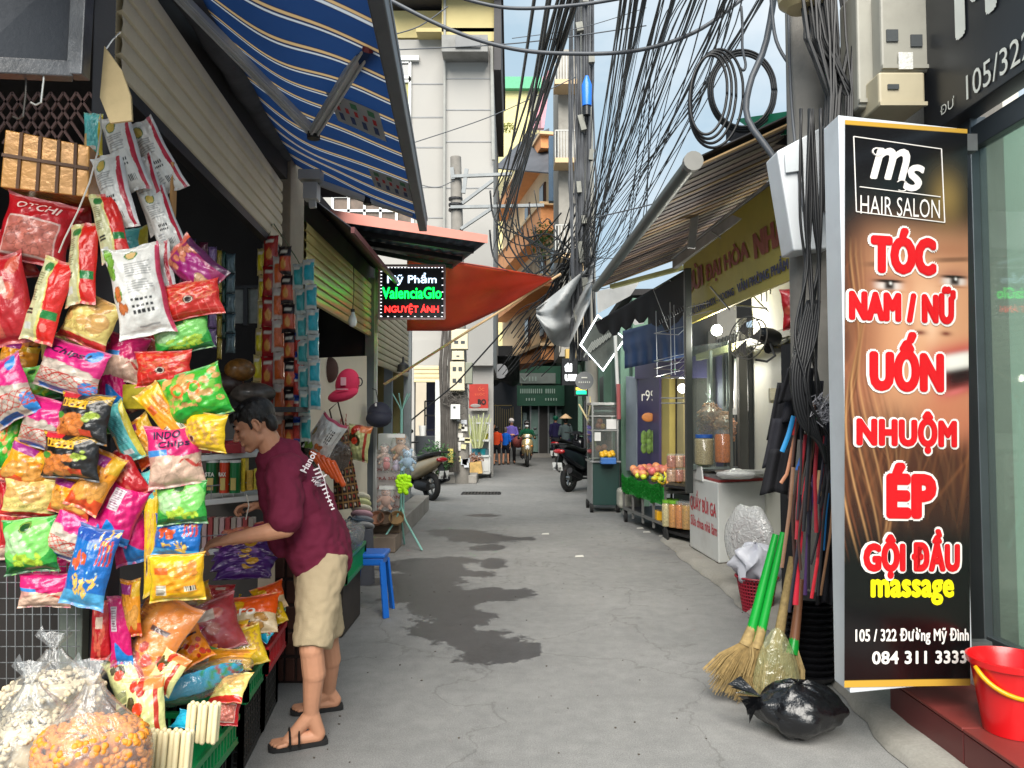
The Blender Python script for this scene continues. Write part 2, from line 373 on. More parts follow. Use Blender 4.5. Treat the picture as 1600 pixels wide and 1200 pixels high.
for i in range(11):q.box(g+V(-.33+i*.066,0,.006),(.035,.44,.008))
for y in(-.24,.24):q.box(g+V(0,y,.007),(.76,.05,.01))
o=q.build('bars',dark_metal,mh);o['kind']='stuff';q=MB();q.box(g+V(0,0,.002),(.8,.5,.004));q.build('pit',mat('pit_black',(18,18,18),.9),mh)
mb=MB()
for i in range(80):
 px=rr_.uniform(440,1180);py=rr_.uniform(790,1195);g=G(px,py)
 s_=rr_.uniform(.003,.009);mb.box(g+V(0,0,s_*.3),(s_*rr_.uniform(.7,1.8),s_,s_*.6),rot=(0,0,rr_.uniform(0,3)))
o=mb.build('litter',mat('litter',(70,64,56),.9,var=.5));o['kind']='stuff';props(o,'dark crumbs and grit scattered over the road','litter')
mb=MB()
for(px,py)in[(1010,832),(1035,838),(852,835),(1000,826),(905,870)]:
 g=G(px,py);s_=.05;mb.slab(g+V(-s_,-s_*.6,.004),g+V(s_,-s_*.8,.006),g+V(s_*.9,s_,.012),g+V(-s_*.7,s_*.8,.008),.001)
o=mb.build('paper_scrap',mat('scrap',(200,198,190),.8));o['kind']='stuff';props(o,'pale scraps of paper lying on the road by the fruit stall','litter')
#left shop (near)
def slats(root,name,p0,p1,z0,z1,n,m,depth=.02,taper=0,zt=None):
 """horizontal roller-shutter slats between ground points p0,p1"""
 p0=Vector(p0);p1=Vector(p1);h=(z1-z0)/n;d=(p1-p0).normalized();nn=Vector((-d.y,d.x,0))
 me=None
 for i in range(n):
  zc=z0+h*(i+.5);q=MB();pr=[(-h*.47,0),(-h*.38,depth*.8),(0,depth),(h*.38,depth*.8),(h*.47,0)]
  if me is None:
   vv=[];ff=[]
   for p in(p0,p1):
    for(z,o_)in pr:vv.append(p-nn*o_+V(0,0,z))
    vv.append(p+V(0,0,-h*.47)+nn*.004);vv.append(p+V(0,0,h*.47)+nn*.004)
   for j in range(4):ff.append((j,j+1,j+8,j+7))
   ff+=[(5,6,13,12),(0,5,12,7),(4,11,13,6)]
   q.add([v+V(0,0,zc)for v in vv],ff);o=q.build(name,m,root,smooth='auto');me=o;z00=zc
  else:
   o=me.copy();link(o,root);o.location=me.location+V(0,0,zc-z00)
WL=lambda y:-1.42-.09*(y-2.5)if y<6 else-1.735
beige_slat=mat('beige_slat',(206,196,172),.5,0,.12,3,.1,stain=.45,stcol=(95,85,68))
shop=thing('snack_shop','dark open-fronted snack shop with half raised beige shutter at left','shop',(WL(4),4,0))
slats(shop,'shutter_slat',(WL(2.68),2.68,0),(WL(5.4),5.4,0),2.74,3.22,6,beige_slat,.022)
q=MB();q.bar((WL(2.66)-.01,2.66,2.715),(WL(5.4)-.01,5.4,2.715),.05,.05);q.build('shutter_rail',dark_metal,shop)
q=MB();q.box((-1.62,3.0,1.78),(.11,.1,3.56));q.build('post',mat('dark_post',(52,54,60),.6,.2,.2,4,.2,stain=.4),shop,bevel=.006)
q=MB();q.box((WL(5.55)-.02,5.62,1.75),(.2,.36,3.5));q.build('pillar',mat('beige_pillar',(142,130,114),.8,0,.15,5,.3,stain=.4),shop,bevel=.008)
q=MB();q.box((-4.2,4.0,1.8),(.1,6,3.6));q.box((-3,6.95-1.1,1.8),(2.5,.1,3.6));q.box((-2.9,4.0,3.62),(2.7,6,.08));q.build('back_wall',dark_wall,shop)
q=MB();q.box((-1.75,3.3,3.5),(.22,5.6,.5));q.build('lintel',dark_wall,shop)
bd=thing('metal_board','dark metal board in a scuffed frame high above the snack display','board',W(60,120,2.3))
a,b,c_,d_=W(-60,108,2.2),W(118,116,2.35),W(128,-70,2.35),W(-60,-70,2.2)
q=MB();q.slab(a,b,c_,d_,.03);q.build('panel',mat('board_dark',(58,62,68),.45,.4,.2,3,.15,stain=.4),bd)
q=MB();q.bar(a+V(0,-.02,0),b+V(0,-.02,0),.05,.05);q.bar(b+V(.02,-.02,-.02),c_+V(.02,-.02,0),.05,.05);q.build('frame',mat('scuffed_metal',(105,106,108),.4,.7,.35,12,.3,stain=.6),bd,bevel=.004)
for j,(hx,hy,cc)in enumerate([(68,96,(205,205,200)),(40,118,(90,85,80))]):
 q=MB();q.tube([W(hx-6,hy+2,2.28),W(hx+1,hy,2.28),W(hx,hy+30,2.28),W(hx-4,hy+64,2.28),W(hx-12,hy+68,2.28),W(hx-20,hy+64,2.28)],.003,6)
 solo(q,'wire_hook',['pale bent wire hook hanging from the dark metal board','dull bent wire hook hanging further left under the board'][j],'hook',mat('hookm%d'%j,cc,.35,.6))
q=MB()
for i in range(9):
 for s_ in(-1,1):q.bar(W(-20+i*20,145,3.0),W(-20+i*20+s_*55,225,3.0),.01,.01)
solo(q,'folding_grille','dusty folding grille of crossed bars under the dark metal board','grille',mat('grille',(112,88,84),.7,.3))
q=MB();cpts=[(163,72),(156,152),(172,192),(206,188),(204,150),(190,110)]
fr_=[W(x,y,2.42)for x,y in cpts];q.add(fr_+[p+V(0,.01,0)for p in fr_],[tuple(range(6)),tuple(range(11,5,-1))]+[(i,(i+1)%6,(i+1)%6+6,i+6)for i in range(6)])
sg=solo(q,'cardboard_sign','pale tan cardboard tag hanging from a nail on the dark post','sign',mat('card',(198,176,132),.8,0,.1,20,.2))
q=MB();q.tube([W(188,50,2.43),W(176,62,2.42),W(166,76,2.415)],.0022,5);solo(q,'hanging_wire','thin wire holding the cardboard tag on the dark post','wire',wire_steel)
#the striped awning
def aw_pt(s,t):
 """s: metres along the wall (Y), t: 0 wall .. 1 front bar"""
 yw=s;xw=WL(s)+.06;zw=3.42
 xf_=-.38-.067*(s-1.0);zf=2.97
 x=xw+(xf_-xw)*t;z=zw+(zf-zw)*t-.05*math.sin(PI*t)+.012*math.sin(t*9+s*2)*(1-t)+.03*math.sin(s*5.1)*(1-t)*math.sin(PI*min(1,t*1.2))
 return(x,yw+.05*math.sin(PI*2*t)*.6+.02*math.sin(7*t),z)
aw=thing('striped_awning','blue white and tan striped fabric awning over the snack shop front','awning',(-1.1,3.5,2.9))
n_s,n_t=520,26;Pa=np.zeros((n_s,n_t,3));Ca=np.zeros((n_s,n_t,3))
blue=lin((26,54,98));tan=lin((184,156,112));whi=lin((180,188,196));nav=lin((14,30,68))
for i in range(n_s):
 s_=1.2+4.35*i/(n_s-1);ph=(s_%.235)/.235
 c=blue if ph<.54 else nav if ph<.58 else tan if ph<.67 else blue if ph<.70 else nav if ph<.74 else whi if ph<.83 else nav if ph<.87 else blue
 for j in range(n_t):Pa[i,j]=aw_pt(s_,j/(n_t-1));Ca[i,j]=c
q=MB();q.grid(Pa,cols=Ca);q.build('fabric',mat('awning_fabric',vcol=True,rough=.75,var=.1,scale=3,bump=.1,transl=.4),aw,smooth=True)
alu=mat('aluminium',(176,178,180),.42,.25,.15,4,.1,stain=.35,stcol=(80,78,75))
fa=Vector(aw_pt(1.2,1))+V(0.02,0,-.02);fb=Vector(aw_pt(5.6,1))+V(.02,0,-.02)
q=MB();q.bar(fa,fb,.06,.085);q.bar(fa+V(.02,0,.05),fb+V(.02,0,.05),.03,.03);q.build('front_bar',mat('dark_bar',(96,100,106),.4,.6,.15,5,.1),aw,bevel=.006)
q=MB();q.tube([V(WL(y)+.02,y,3.46)for y in np.linspace(1.2,5.6,30)],[.085+.008*math.sin(i*1.9)for i in range(30)],12);q.build('fabric_roll',mat('roll',(66,68,74),.8,0,.3,9,.6,25),aw,smooth=True)
def arm(a,e,b):
 for(p,r_)in((a,e),(e,b)):
  q=MB();q.bar(p,r_,.055,.03);dv=(r_-p).normalized();sd_=dv.cross(V(0,0,1)).normalized()*.016
  q.bar(p+V(0,0,-.02)+sd_,r_+V(0,0,-.02)+sd_,.012,.014);q.bar(p+V(0,0,-.02)-sd_,r_+V(0,0,-.02)-sd_,.012,.014)
  o=q.build('arm',alu,aw,bevel=.003)
 q=MB();q.lathe(e-V(0,0,.035),[(.035,0),(.035,.06)],12);q.build('elbow_joint',black_plastic,aw)
arm(V(-1.50,3.25,3.40),W(490,207,3.95)+V(0,0,0),W(579,62,2.98))
arm(W(500,285,5.35),W(575,312,5.40),W(645,332,5.42))
q=MB();q.box(W(487,300,5.3),(.1,.1,.12));q.box(W(486,275,5.3),(.16,.1,.07));q.bar(W(487,300,5.3),W(489,325,5.3),.05,.03,up=(0,1,0));q.build('bracket',alu,aw,bevel=.004)
q=MB();q.tube([W(575,80,3.0),W(578,50,2.95)],.024,8);q.build('bar_clamp',mat('clamp',(100,30,40),.5),aw)
for(sa,sb,ta,tb,lab)in[(3.62,4.0,.62,.90,'weathered red and white advert sticker on the awning, nearer the elbow of the arm'),(4.62,5.0,.72,.98,'weathered advert sticker at the far corner of the striped awning')]:
 st=thing('advert_sticker',lab,'sticker',aw_pt(sa,ta))
 g_=lambda a,b,o=.014:Vector(aw_pt(sa+(sb-sa)*a,ta+(tb-ta)*b))-V(0,0,o)
 q=MB();Pq=np.array([[tuple(g_(i/6,j/6))for j in range(7)]for i in range(7)]);q.grid(Pq);q.build('sheet',mat('sticker_paper',(178,182,186),.6,transl=.3,stain=.3),st,solid=.001)
 for mi,(a0,a1,cc)in enumerate([(.08,.26,(60,120,90)),(.34,.52,(176,40,48)),(.6,.86,(40,60,110))]):
  q=MB();put_text(q,['III','IIIII','IIII'][mi],(0,0,0),.78,(a1-a0),proj=lambda x,z:g_((a0+a1)/2-z,.5+x,.016));q.build('print',mat('stk%d'%mi,cc,.6),st)
#snack bags
def cols(*a):return[lin(c)for c in a]
def paint(rgb,mask,c):rgb[mask]=c
def ell(U,Vv,cx,cy,rx,ry,ang=0):
 x=U-cx;y=Vv-cy;ca,sa=math.cos(ang),math.sin(ang)
 return((x*ca+y*sa)/rx)**2+((-x*sa+y*ca)/ry)**2
def foods(rgb,U,Vv,box,n,r,c0,rg,edge=.55,inner=None,asp=1.0):
 for _ in range(n):
  cx=rg.uniform(box[0],box[2]);cy=rg.uniform(box[1],box[3]);k=rg.uniform(.75,1.25)
  e=ell(U,Vv,cx,cy,r*k,r*k*asp,rg.uniform(0,3));m=e<1;f=.82+.3*rg.random()
  rgb[m]=c0*f;rim=m&(e>.72);rgb[rim]=c0*f*edge
  if inner is not None:rgb[e<.3]=inner
def lines(rgb,U,Vv,x0,x1,y0,y1,n,c,rg):
 for i in range(n):
  y=y1-(y1-y0)*i/n;xe=x1-(x1-x0)*.25*rg.random()
  rgb[(U>x0)&(U<xe)&(Vv>y-(y1-y0)/n*.45)&(Vv<y)]=c
K=lambda*a:lin(a)
def design(kind,U,Vv,rg):
 rgb=np.zeros(U.shape+(3,));wob=.02*np.sin(Vv*9)+.015*np.sin(Vv*23+1)
 if kind=='white_red':
  rgb[:]=K(214,212,206);paint(rgb,U>.80+wob,K(176,26,52));paint(rgb,U>.93,K(205,205,205))
  lines(rgb,U,Vv,.12,.68,.52,.74,9,K(140,140,138),rg);e=ell(U,Vv,.34,.85,.17,.085);rgb[e<1]=K(40,110,60);rgb[e<.7]=K(206,178,90)
  for(x,y)in((.3,.40),(.3,.34)):rgb[(abs(U-x-.14)<.18)&(abs(Vv-y)<.018)&(np.sin(U*90)>-.6)]=K(25,25,25)
  rgb[(U>.42)&(U<.7)&(Vv>.12)&(Vv<.2)&(np.sin(U*260)>0)]=K(50,50,50);lines(rgb,U,Vv,.15,.4,.1,.28,5,K(150,150,150),rg)
 elif kind=='white_veg':
  rgb[:]=K(216,214,208);foods(rgb,U,Vv,(.02,.45,.2,.95),6,.07,K(120,170,60),rg);foods(rgb,U,Vv,(.05,.3,.25,.55),5,.06,K(214,120,60),rg)
  e=ell(U,Vv,.5,.90,.12,.06);rgb[e<1]=K(60,120,60);rgb[e<.6]=K(215,180,120);lines(rgb,U,Vv,.34,.85,.45,.80,12,K(150,150,148),rg)
  for y in(.38,.31,.25):rgb[(U>.36)&(U<.76)&(abs(Vv-y)<.015)&(np.sin(U*70)>-.5)]=K(25,25,25)
  lines(rgb,U,Vv,.4,.85,.07,.18,4,K(140,140,140),rg);paint(rgb,U>.93,K(190,60,90))
 elif kind=='red_green':
  rgb[:]=K(208,34,26);paint(rgb,(U<.48+.12*np.sin(Vv*4)+wob),K(212,204,120));paint(rgb,(U<.42+.12*np.sin(Vv*4))&(Vv<.95),K(198,196,150))
  lines(rgb,U,Vv,.08,.36,.45,.8,12,K(120,115,80),rg);rgb[ell(U,Vv,.3,.88,.16,.06)<1]=K(50,120,60)
  rgb[(U>.6)&(U<.98)&(Vv>.28)&(Vv<.38)]=K(20,120,50)
  for y in(.36,.31):rgb[(U>.08)&(U<.34)&(abs(Vv-y)<.014)]=K(25,25,22)
  rgb[(U>.12)&(U<.34)&(Vv>.12)&(Vv<.2)]=K(200,200,190);rgb[ell(U,Vv,.72,.18,.1,.05)<1]=K(225,120,110)
 elif kind=='red_window':
  rgb[:]=K(190,24,34);m=(U>.14)&(U<.86)&(Vv>.1)&(Vv<.62);rgb[m]=K(196,110,96);foods(rgb,U,Vv,(.18,.14,.82,.58),34,.07,K(206,120,104),rg)
  rgb[~((U>.12)&(U<.88)&(Vv>.08)&(Vv<.64))&(ell(U,Vv,.5,.36,.42,.34)<0)]=0
  bd_=((abs(U-.13)<.012)|(abs(U-.87)<.012))&(Vv>.09)&(Vv<.63)|((abs(Vv-.09)<.01)|(abs(Vv-.63)<.01))&(U>.13)&(U<.87);rgb[bd_]=K(225,190,180)
 elif kind=='magenta_chips':
  rgb[:]=K(196,28,112);m=Vv<.6-.12*U;rgb[m]=K(172,150,140);foods(rgb,U,Vv,(.02,.05,.85,.5),26,.13,K(196,182,168),rg,.75)
  rgb[ell(U,Vv,.92,.15,.14,.2)<1]=K(30,120,190);rgb[ell(U,Vv,.84,.86,.1,.14)<1]=K(40,120,190)
  for i in range(7):rgb[abs(Vv-.28-.12*np.sin((U-.3)*(6+i*.6)+i))<.008+0*U]=np.where(True,K(180,60,50),0)
  rgb[Vv>.62+.02*np.sin(U*9)]=K(196,28,112);rgb[ell(U,Vv,.84,.86,.1,.12)<1]=K(40,120,190)
  rgb[(Vv>.02)&(Vv<.1)&(U>.1)&(U<.6)]=K(24,80,150)
 elif kind=='pale_yellow':
  rgb[:]=K(210,190,110);foods(rgb,U,Vv,(.1,.45,.9,.9),12,.13,K(206,160,92),rg,.8);paint(rgb,Vv<.14+.05*U,K(190,44,36));rgb[(abs(Vv-.2)<.015)]=K(222,205,140)
  for i in range(6):rgb[abs(ell(U,Vv,.15+.14*i,.32,.05,.05)-1)<.25]=K(176,140,80)
 elif kind=='black_nuts':
  rgb[:]=K(22,20,20);foods(rgb,U,Vv,(.1,.12,.62,.5),30,.085,K(206,120,54),rg,.6);foods(rgb,U,Vv,(.66,.42,.85,.62),12,.05,K(150,170,60),rg);rgb[ell(U,Vv,.14,.5,.1,.07)<1]=K(70,130,50)
  rgb[(Vv>.70-.06*U)&(Vv<.86-.06*U)&(U>.1)&(U<.66)]=K(222,170,40);rgb[(Vv>.73-.06*U)&(Vv<.83-.06*U)&(U>.13)&(U<.63)&(np.sin(U*55)>-.2)]=K(70,24,16)
  for i in range(5):rgb[abs(Vv-.85-.1*np.sin(U*8+i*.5))<.012]=K(190,150,40)
  rgb[(U>.58)&(U<.8)&(Vv>.12)&(Vv<.25)]=K(196,60,30);rgb[(U>.05)&(U<.4)&(Vv>.87)]=K(180,26,40)
 elif kind=='green_cucumber':
  rgb[:]=K(44,150,54);rgb[ell(U,Vv,.5,.62,.5,.45)<1]=K(120,196,96);foods(rgb,U,Vv,(.08,.38,.5,.72),10,.11,K(166,208,150),rg,.75);foods(rgb,U,Vv,(.3,.14,.85,.36),16,.08,K(170,206,60),rg,.7,asp=.5)
  paint(rgb,Vv<.13+.04*np.sin(U*8),K(12,92,36));e=ell(U,Vv,.52,.84,.12,.1);rgb[e<1]=K(20,70,30);rgb[abs(e-.7)<.12]=K(130,160,60)
 elif kind=='green_orange':
  rgb[:]=K(52,168,40);foods(rgb,U,Vv,(.05,.3,.95,.95),46,.06,K(206,160,90),rg,.85);foods(rgb,U,Vv,(.05,.3,.95,.9),22,.045,K(120,190,60),rg,.9);paint(rgb,Vv<.24+.08*np.sin(U*5),K(20,150,40))
  rgb[(Vv>.52)&(Vv<.8)&(abs(ell(U,Vv,.3,.66,.1,.12)-1)<.4)]=K(226,110,40);rgb[(abs(ell(U,Vv,.58,.64,.1,.12)-1)<.4)]=K(226,110,40)
 elif kind=='yellow_corn':
  rgb[:]=K(220,180,30);foods(rgb,U,Vv,(.12,.2,.88,.8),70,.05,K(206,158,70),rg,.8,asp=.6);rgb[(U<.1)|(U>.92)]=K(214,178,20);e=ell(U,Vv,.28,.3,.08,.1);rgb[e<1]=K(196,170,130);rgb[e<.5]=K(60,30,20)
  rgb[Vv<.12]=K(208,176,24);rgb[Vv>.88]=K(210,176,24)
 elif kind=='red_noodle':
  rgb[:]=K(196,38,28);foods(rgb,U,Vv,(.08,.38,.92,.92),90,.06,K(206,96,60),rg,.8,asp=.3);rgb[((np.abs(np.sin(U*24))<.12)|(np.abs(np.sin(Vv*22))<.12))&(Vv<.36)]=K(214,90,80)
  e=ell(U,Vv,.5,.45,.09,.1);rgb[e<1]=K(40,20,16);rgb[abs(e-.6)<.15]=K(210,190,170)
 elif kind=='blue_crab':
  rgb[:]=K(16,96,170);rgb[(Vv<.2)]=K(70,150,196);rgb[Vv>.82]=K(16,70,150);foods(rgb,U,Vv,(.3,.16,.8,.4),22,.06,K(216,176,84),rg,.8,asp=.35);foods(rgb,U,Vv,(.18,.5,.5,.68),9,.08,K(206,84,40),rg,.7,asp=.6)
  foods(rgb,U,Vv,(.6,.75,.95,.95),8,.06,K(214,170,80),rg,.8,asp=.35);foods(rgb,U,Vv,(.05,.3,.95,.95),20,.014,K(170,210,230),rg,1)
  for i in range(4):rgb[abs(U-.72-.07*i-.03*np.sin(Vv*12))+(np.abs(Vv-.7)>.15)<.016]=K(190,50,36)
 elif kind=='purple_yam':
  rgb[:]=K(140,30,84);rgb[ell(U,Vv,.5,.5,.3,.4)<1]=K(150,26,110);foods(rgb,U,Vv,(.1,.66,.9,.9),14,.08,K(200,120,90),rg);foods(rgb,U,Vv,(.1,.08,.5,.3),6,.1,K(206,160,120),rg);paint(rgb,U>.85,K(70,24,60));rgb[Vv>.9]=K(206,90,60)
 elif kind=='purple_flat':
  rgb[:]=K(72,28,110);foods(rgb,U,Vv,(.1,.1,.9,.9),5,.1,K(130,90,160),rg,.8);rgb[ell(U,Vv,.6,.5,.12,.2)<1]=K(200,150,40)
 elif kind=='orange_cheese':
  rgb[:]=K(226,146,24);paint(rgb,Vv<.24,K(204,70,22));foods(rgb,U,Vv,(.15,.22,.85,.5),14,.12,K(214,150,66),rg,.75);foods(rgb,U,Vv,(.1,.6,.9,.95),12,.035,K(180,96,20),rg,.9)
  rgb[(Vv>.76)&(Vv<.92)&(U<.6)]=K(150,40,120);rgb[(U>.66)&(Vv>.7)]=K(214,170,40)
 elif kind=='cyan_back':
  rgb[:]=K(96,190,190);lines(rgb,U,Vv,.2,.7,.3,.8,18,K(60,140,150),rg);rgb[(U<.2)&(Vv<.5)]=K(214,180,120);rgb[(U>.8)]=K(206,190,60);rgb[(U>.3)&(U<.7)&(Vv>.12)&(Vv<.2)]=K(225,225,220)
 elif kind=='magenta_back':
  rgb[:]=K(200,16,104);paint(rgb,(Vv<.24+.1*np.sin(U*5))&(U>.3),K(28,120,196));rgb[(U>.18)&(U<.48)&(Vv>.5)&(Vv<.86)]=K(206,196,200);lines(rgb,U,Vv,.21,.46,.52,.84,9,K(130,90,110),rg)
 elif kind=='pink_cracker':
  rgb[:]=K(206,42,110);m=Vv<.52;rgb[m]=K(190,140,128);foods(rgb,U,Vv,(.08,.06,.92,.46),30,.13,K(214,180,158),rg,.84);paint(rgb,(Vv>.5+.03*np.sin(U*7)),K(204,34,104));paint(rgb,(Vv>.5)&(Vv<.6)&(U<.4),K(60,130,196))
  for i in range(6):rgb[(abs(Vv-.36-.06*np.sin((U-.6)*(12+i))))+(U<.6)<.009]=K(184,60,50)
 elif kind=='yellow_back':
  rgb[:]=K(222,168,22);rgb[(Vv>.22)&(Vv<.82)&(U>.1)&(U<.9)]=K(226,150,30);lines(rgb,U,Vv,.5,.8,.5,.78,8,K(190,110,20),rg);rgb[(U>.14)&(U<.34)&(Vv>.16)&(Vv<.4)]=K(210,205,190);lines(rgb,U,Vv,.15,.33,.17,.39,9,K(120,110,90),rg)
  rgb[(U>.68)&(U<.88)&(Vv>.24)&(Vv<.36)]=K(214,206,180);rgb[(U>.69)&(U<.87)&(Vv>.25)&(Vv<.35)&(np.sin(U*220)>0)]=K(40,30,20);foods(rgb,U,Vv,(.6,.6,.9,.85),18,.05,K(206,130,50),rg,.8)
  rgb[(U<.06)|(Vv<.08)]=K(206,180,20);rgb[(U>.12)&(U<.4)&(Vv>.62)&(Vv<.76)]=K(206,90,26)
 elif kind=='cream_pack':
  rgb[:]=K(206,206,140);rgb[(U>.76)&(U<.88)]=K(176,50,28);foods(rgb,U,Vv,(.1,.5,.5,.75),6,.1,K(70,60,30),rg);rgb[ell(U,Vv,.35,.55,.14,.1)<1]=K(206,60,30);foods(rgb,U,Vv,(.1,.8,.7,.95),5,.1,K(190,50,30),rg);lines(rgb,U,Vv,.1,.4,.1,.25,6,K(110,110,90),rg);rgb[(U>.5)&(Vv>.8)]=K(214,120,60)
 elif kind=='orange_pack':
  rgb[:]=K(232,130,10);rgb[ell(U,Vv,.3,.6,.3,.3)<1]=K(234,146,30);lines(rgb,U,Vv,.12,.45,.5,.9,11,K(200,96,10),rg);rgb[(abs(Vv-.44)<.012)&(U<.5)]=K(60,40,20);foods(rgb,U,Vv,(.5,.1,.95,.5),8,.06,K(200,50,20),rg);rgb[(U>.6)&(U<.9)&(Vv>.6)&(Vv<.66)]=K(70,30,20)
 elif kind=='cyan_green':
  rgb[:]=K(20,160,196);rgb[ell(U,Vv,.3,.5,.5,.4)<1]=K(30,170,206);foods(rgb,U,Vv,(.5,.2,.95,.8),7,.06,K(10,140,80),rg,1);foods(rgb,U,Vv,(.7,.3,.95,.7),8,.03,K(170,50,50),rg,1)
 elif kind=='red_plain':
  rgb[:]=K(176,26,34);foods(rgb,U,Vv,(.1,.1,.9,.9),8,.1,K(200,90,70),rg,.8);rgb[(U>.3)&(U<.7)&(Vv>.55)&(Vv<.75)]=K(206,180,160)
 elif kind=='orange_karo':
  rgb[:]=K(222,84,20);rgb[Vv<.45]=K(214,190,150);foods(rgb,U,Vv,(.1,.55,.4,.95),5,.12,K(226,170,20),rg,.9);foods(rgb,U,Vv,(.6,.1,.9,.4),7,.08,K(206,150,70),rg)
 rgb*=.92+.1*rg.random()
 return np.clip(rgb,0,.9)
foil=mat('foil_print',vcol=True,rough=.30,var=.10,scale=26,fine=.10,bump=1.5,bscale=34,coat=.3,spec=.5)
_BM={}
def bag_surface(W_,H_,T_,seed,plump=.62):
 r1=random.Random(seed);ph=[r1.uniform(0,6)for _ in range(8)]
 def f(u,v,side=1):
  vs_=min(1,abs(v)/.90);us=abs(u)
  core=max(0,1-us**2.2)**plump*max(0,1-vs_**2.6)**.62
  wr=.085*math.sin(u*7.5+ph[0]+v*1.5)*vs_**2.5+.06*math.sin(u*15+ph[1])*vs_**4+.05*math.sin(v*8+ph[2]+u*3)*us**2+.035*math.sin((u+v)*6+ph[3])+.03*math.sin((u-v)*11+ph[4])+.022*math.sin(u*17+v*9+ph[6])+.02*math.sin(v*21-u*6+ph[7])
  t=T_*(core*(1+wr*1.1)+wr*.16*(1-us**8))
  if abs(v)>.92:t=T_*.03+.0016*math.sin(u*60)*0+.004*math.sin(u*9+ph[5])
  x=W_/2*u*(1-.11*(1-abs(v)**2.5)-.02*math.sin(v*7+ph[6]));z=H_/2*v*(1-.05*(1-us**3))+.01*H_*math.sin(u*4+ph[7])*abs(v)
  return Vector((x,-t if side>0 else t*.6+.001,z))
 return f
def bag_mesh(kind,W_,H_,seed,T_=None,nu=30,nv=36,txt=()):
 key=(kind,W_,H_,seed)
 if key in _BM:return _BM[key]
 T_=T_ or min(W_,H_)*.25;f=bag_surface(W_,H_,T_,seed)
 us=np.sign(np.linspace(-1,1,nu))*np.abs(np.linspace(-1,1,nu))**.85;vvv=np.linspace(-1,1,nv)
 fine_u=np.linspace(-1,1,nu*2+1);fine_v=np.linspace(-1,1,nv*2+1)
 U,Vv=np.meshgrid((fine_u+1)/2,(fine_v+1)/2,indexing='ij');rg=random.Random(seed+5);cc=design(kind,U,Vv,rg)
 crimp=(Vv>.965)|(Vv<.035);cc[crimp]=cc[crimp]*.8+.1
 P=np.array([[tuple(f(u,v))for v in fine_v]for u in fine_u])
 q=MB();q.grid(P,cols=cc)
 Pb=np.array([[tuple(f(u,v,-1))for v in np.linspace(-1,1,13)]for u in np.linspace(-1,1,11)[::-1]])
 avg=cc.mean((0,1));q.grid(Pb,cols=np.tile(avg,(11,13,1)))
 me=q.mesh('bag',foil,True);tm=[]
 for(s,x,y,w_,h_,col,sh,b_)in txt:
  tq=MB();proj=lambda a,c,X=x,Y=y:f(max(-.98,min(.98,(X+a/W_)*2-1)),max(-.9,min(.9,(Y+c/H_)*2-1)))+V(0,-.0022,0)
  put_text(tq,s,(0,0,0),w_*W_,h_*H_,bold=b_,shear=sh,proj=proj);tm.append((tq.mesh('print',mat('ink_%d_%d_%d'%col,col,.35,var=0)),col))
 _BM[key]=(me,tm);return _BM[key]
def bag(kind,px,py,wpx,hpx,rot,d,label,group=None,seed=0,yaw=0,pitch=0,txt=(),name='snack_bag',cat='snack bag',wrap=False,T_=None):
 Wm=round(wpx*d/FPX/.95,3);Hm=round(hpx*d/FPX,3)
 me,tm=bag_mesh(kind,Wm,Hm,seed,T_,txt=txt)
 o=bpy.data.objects.new(name,me);link(o,None);o.location=W(px,py,d)
 o.rotation_euler=(Euler((R(pitch),0,R(yaw))).to_matrix()@Euler((0,-R(rot),0)).to_matrix()).to_euler()
 props(o,label,cat,group)
 for m_,c in tm:p=bpy.data.objects.new('print',m_);link(p,o)
 return o
WH=(235,235,230);DK=(40,26,60);YL=(226,180,40);RD=(190,24,30)
T_chips=(('Chips!',.5,.80,.62,.15,DK,.3,.02),)
T_indo=(('INDO',.4,.84,.5,.13,DK,.1,.02),('Chips',.52,.67,.6,.13,DK,.1,.02))
T_otti=(('OTCHI',.5,.82,.62,.12,(236,200,190),.1,.02),)
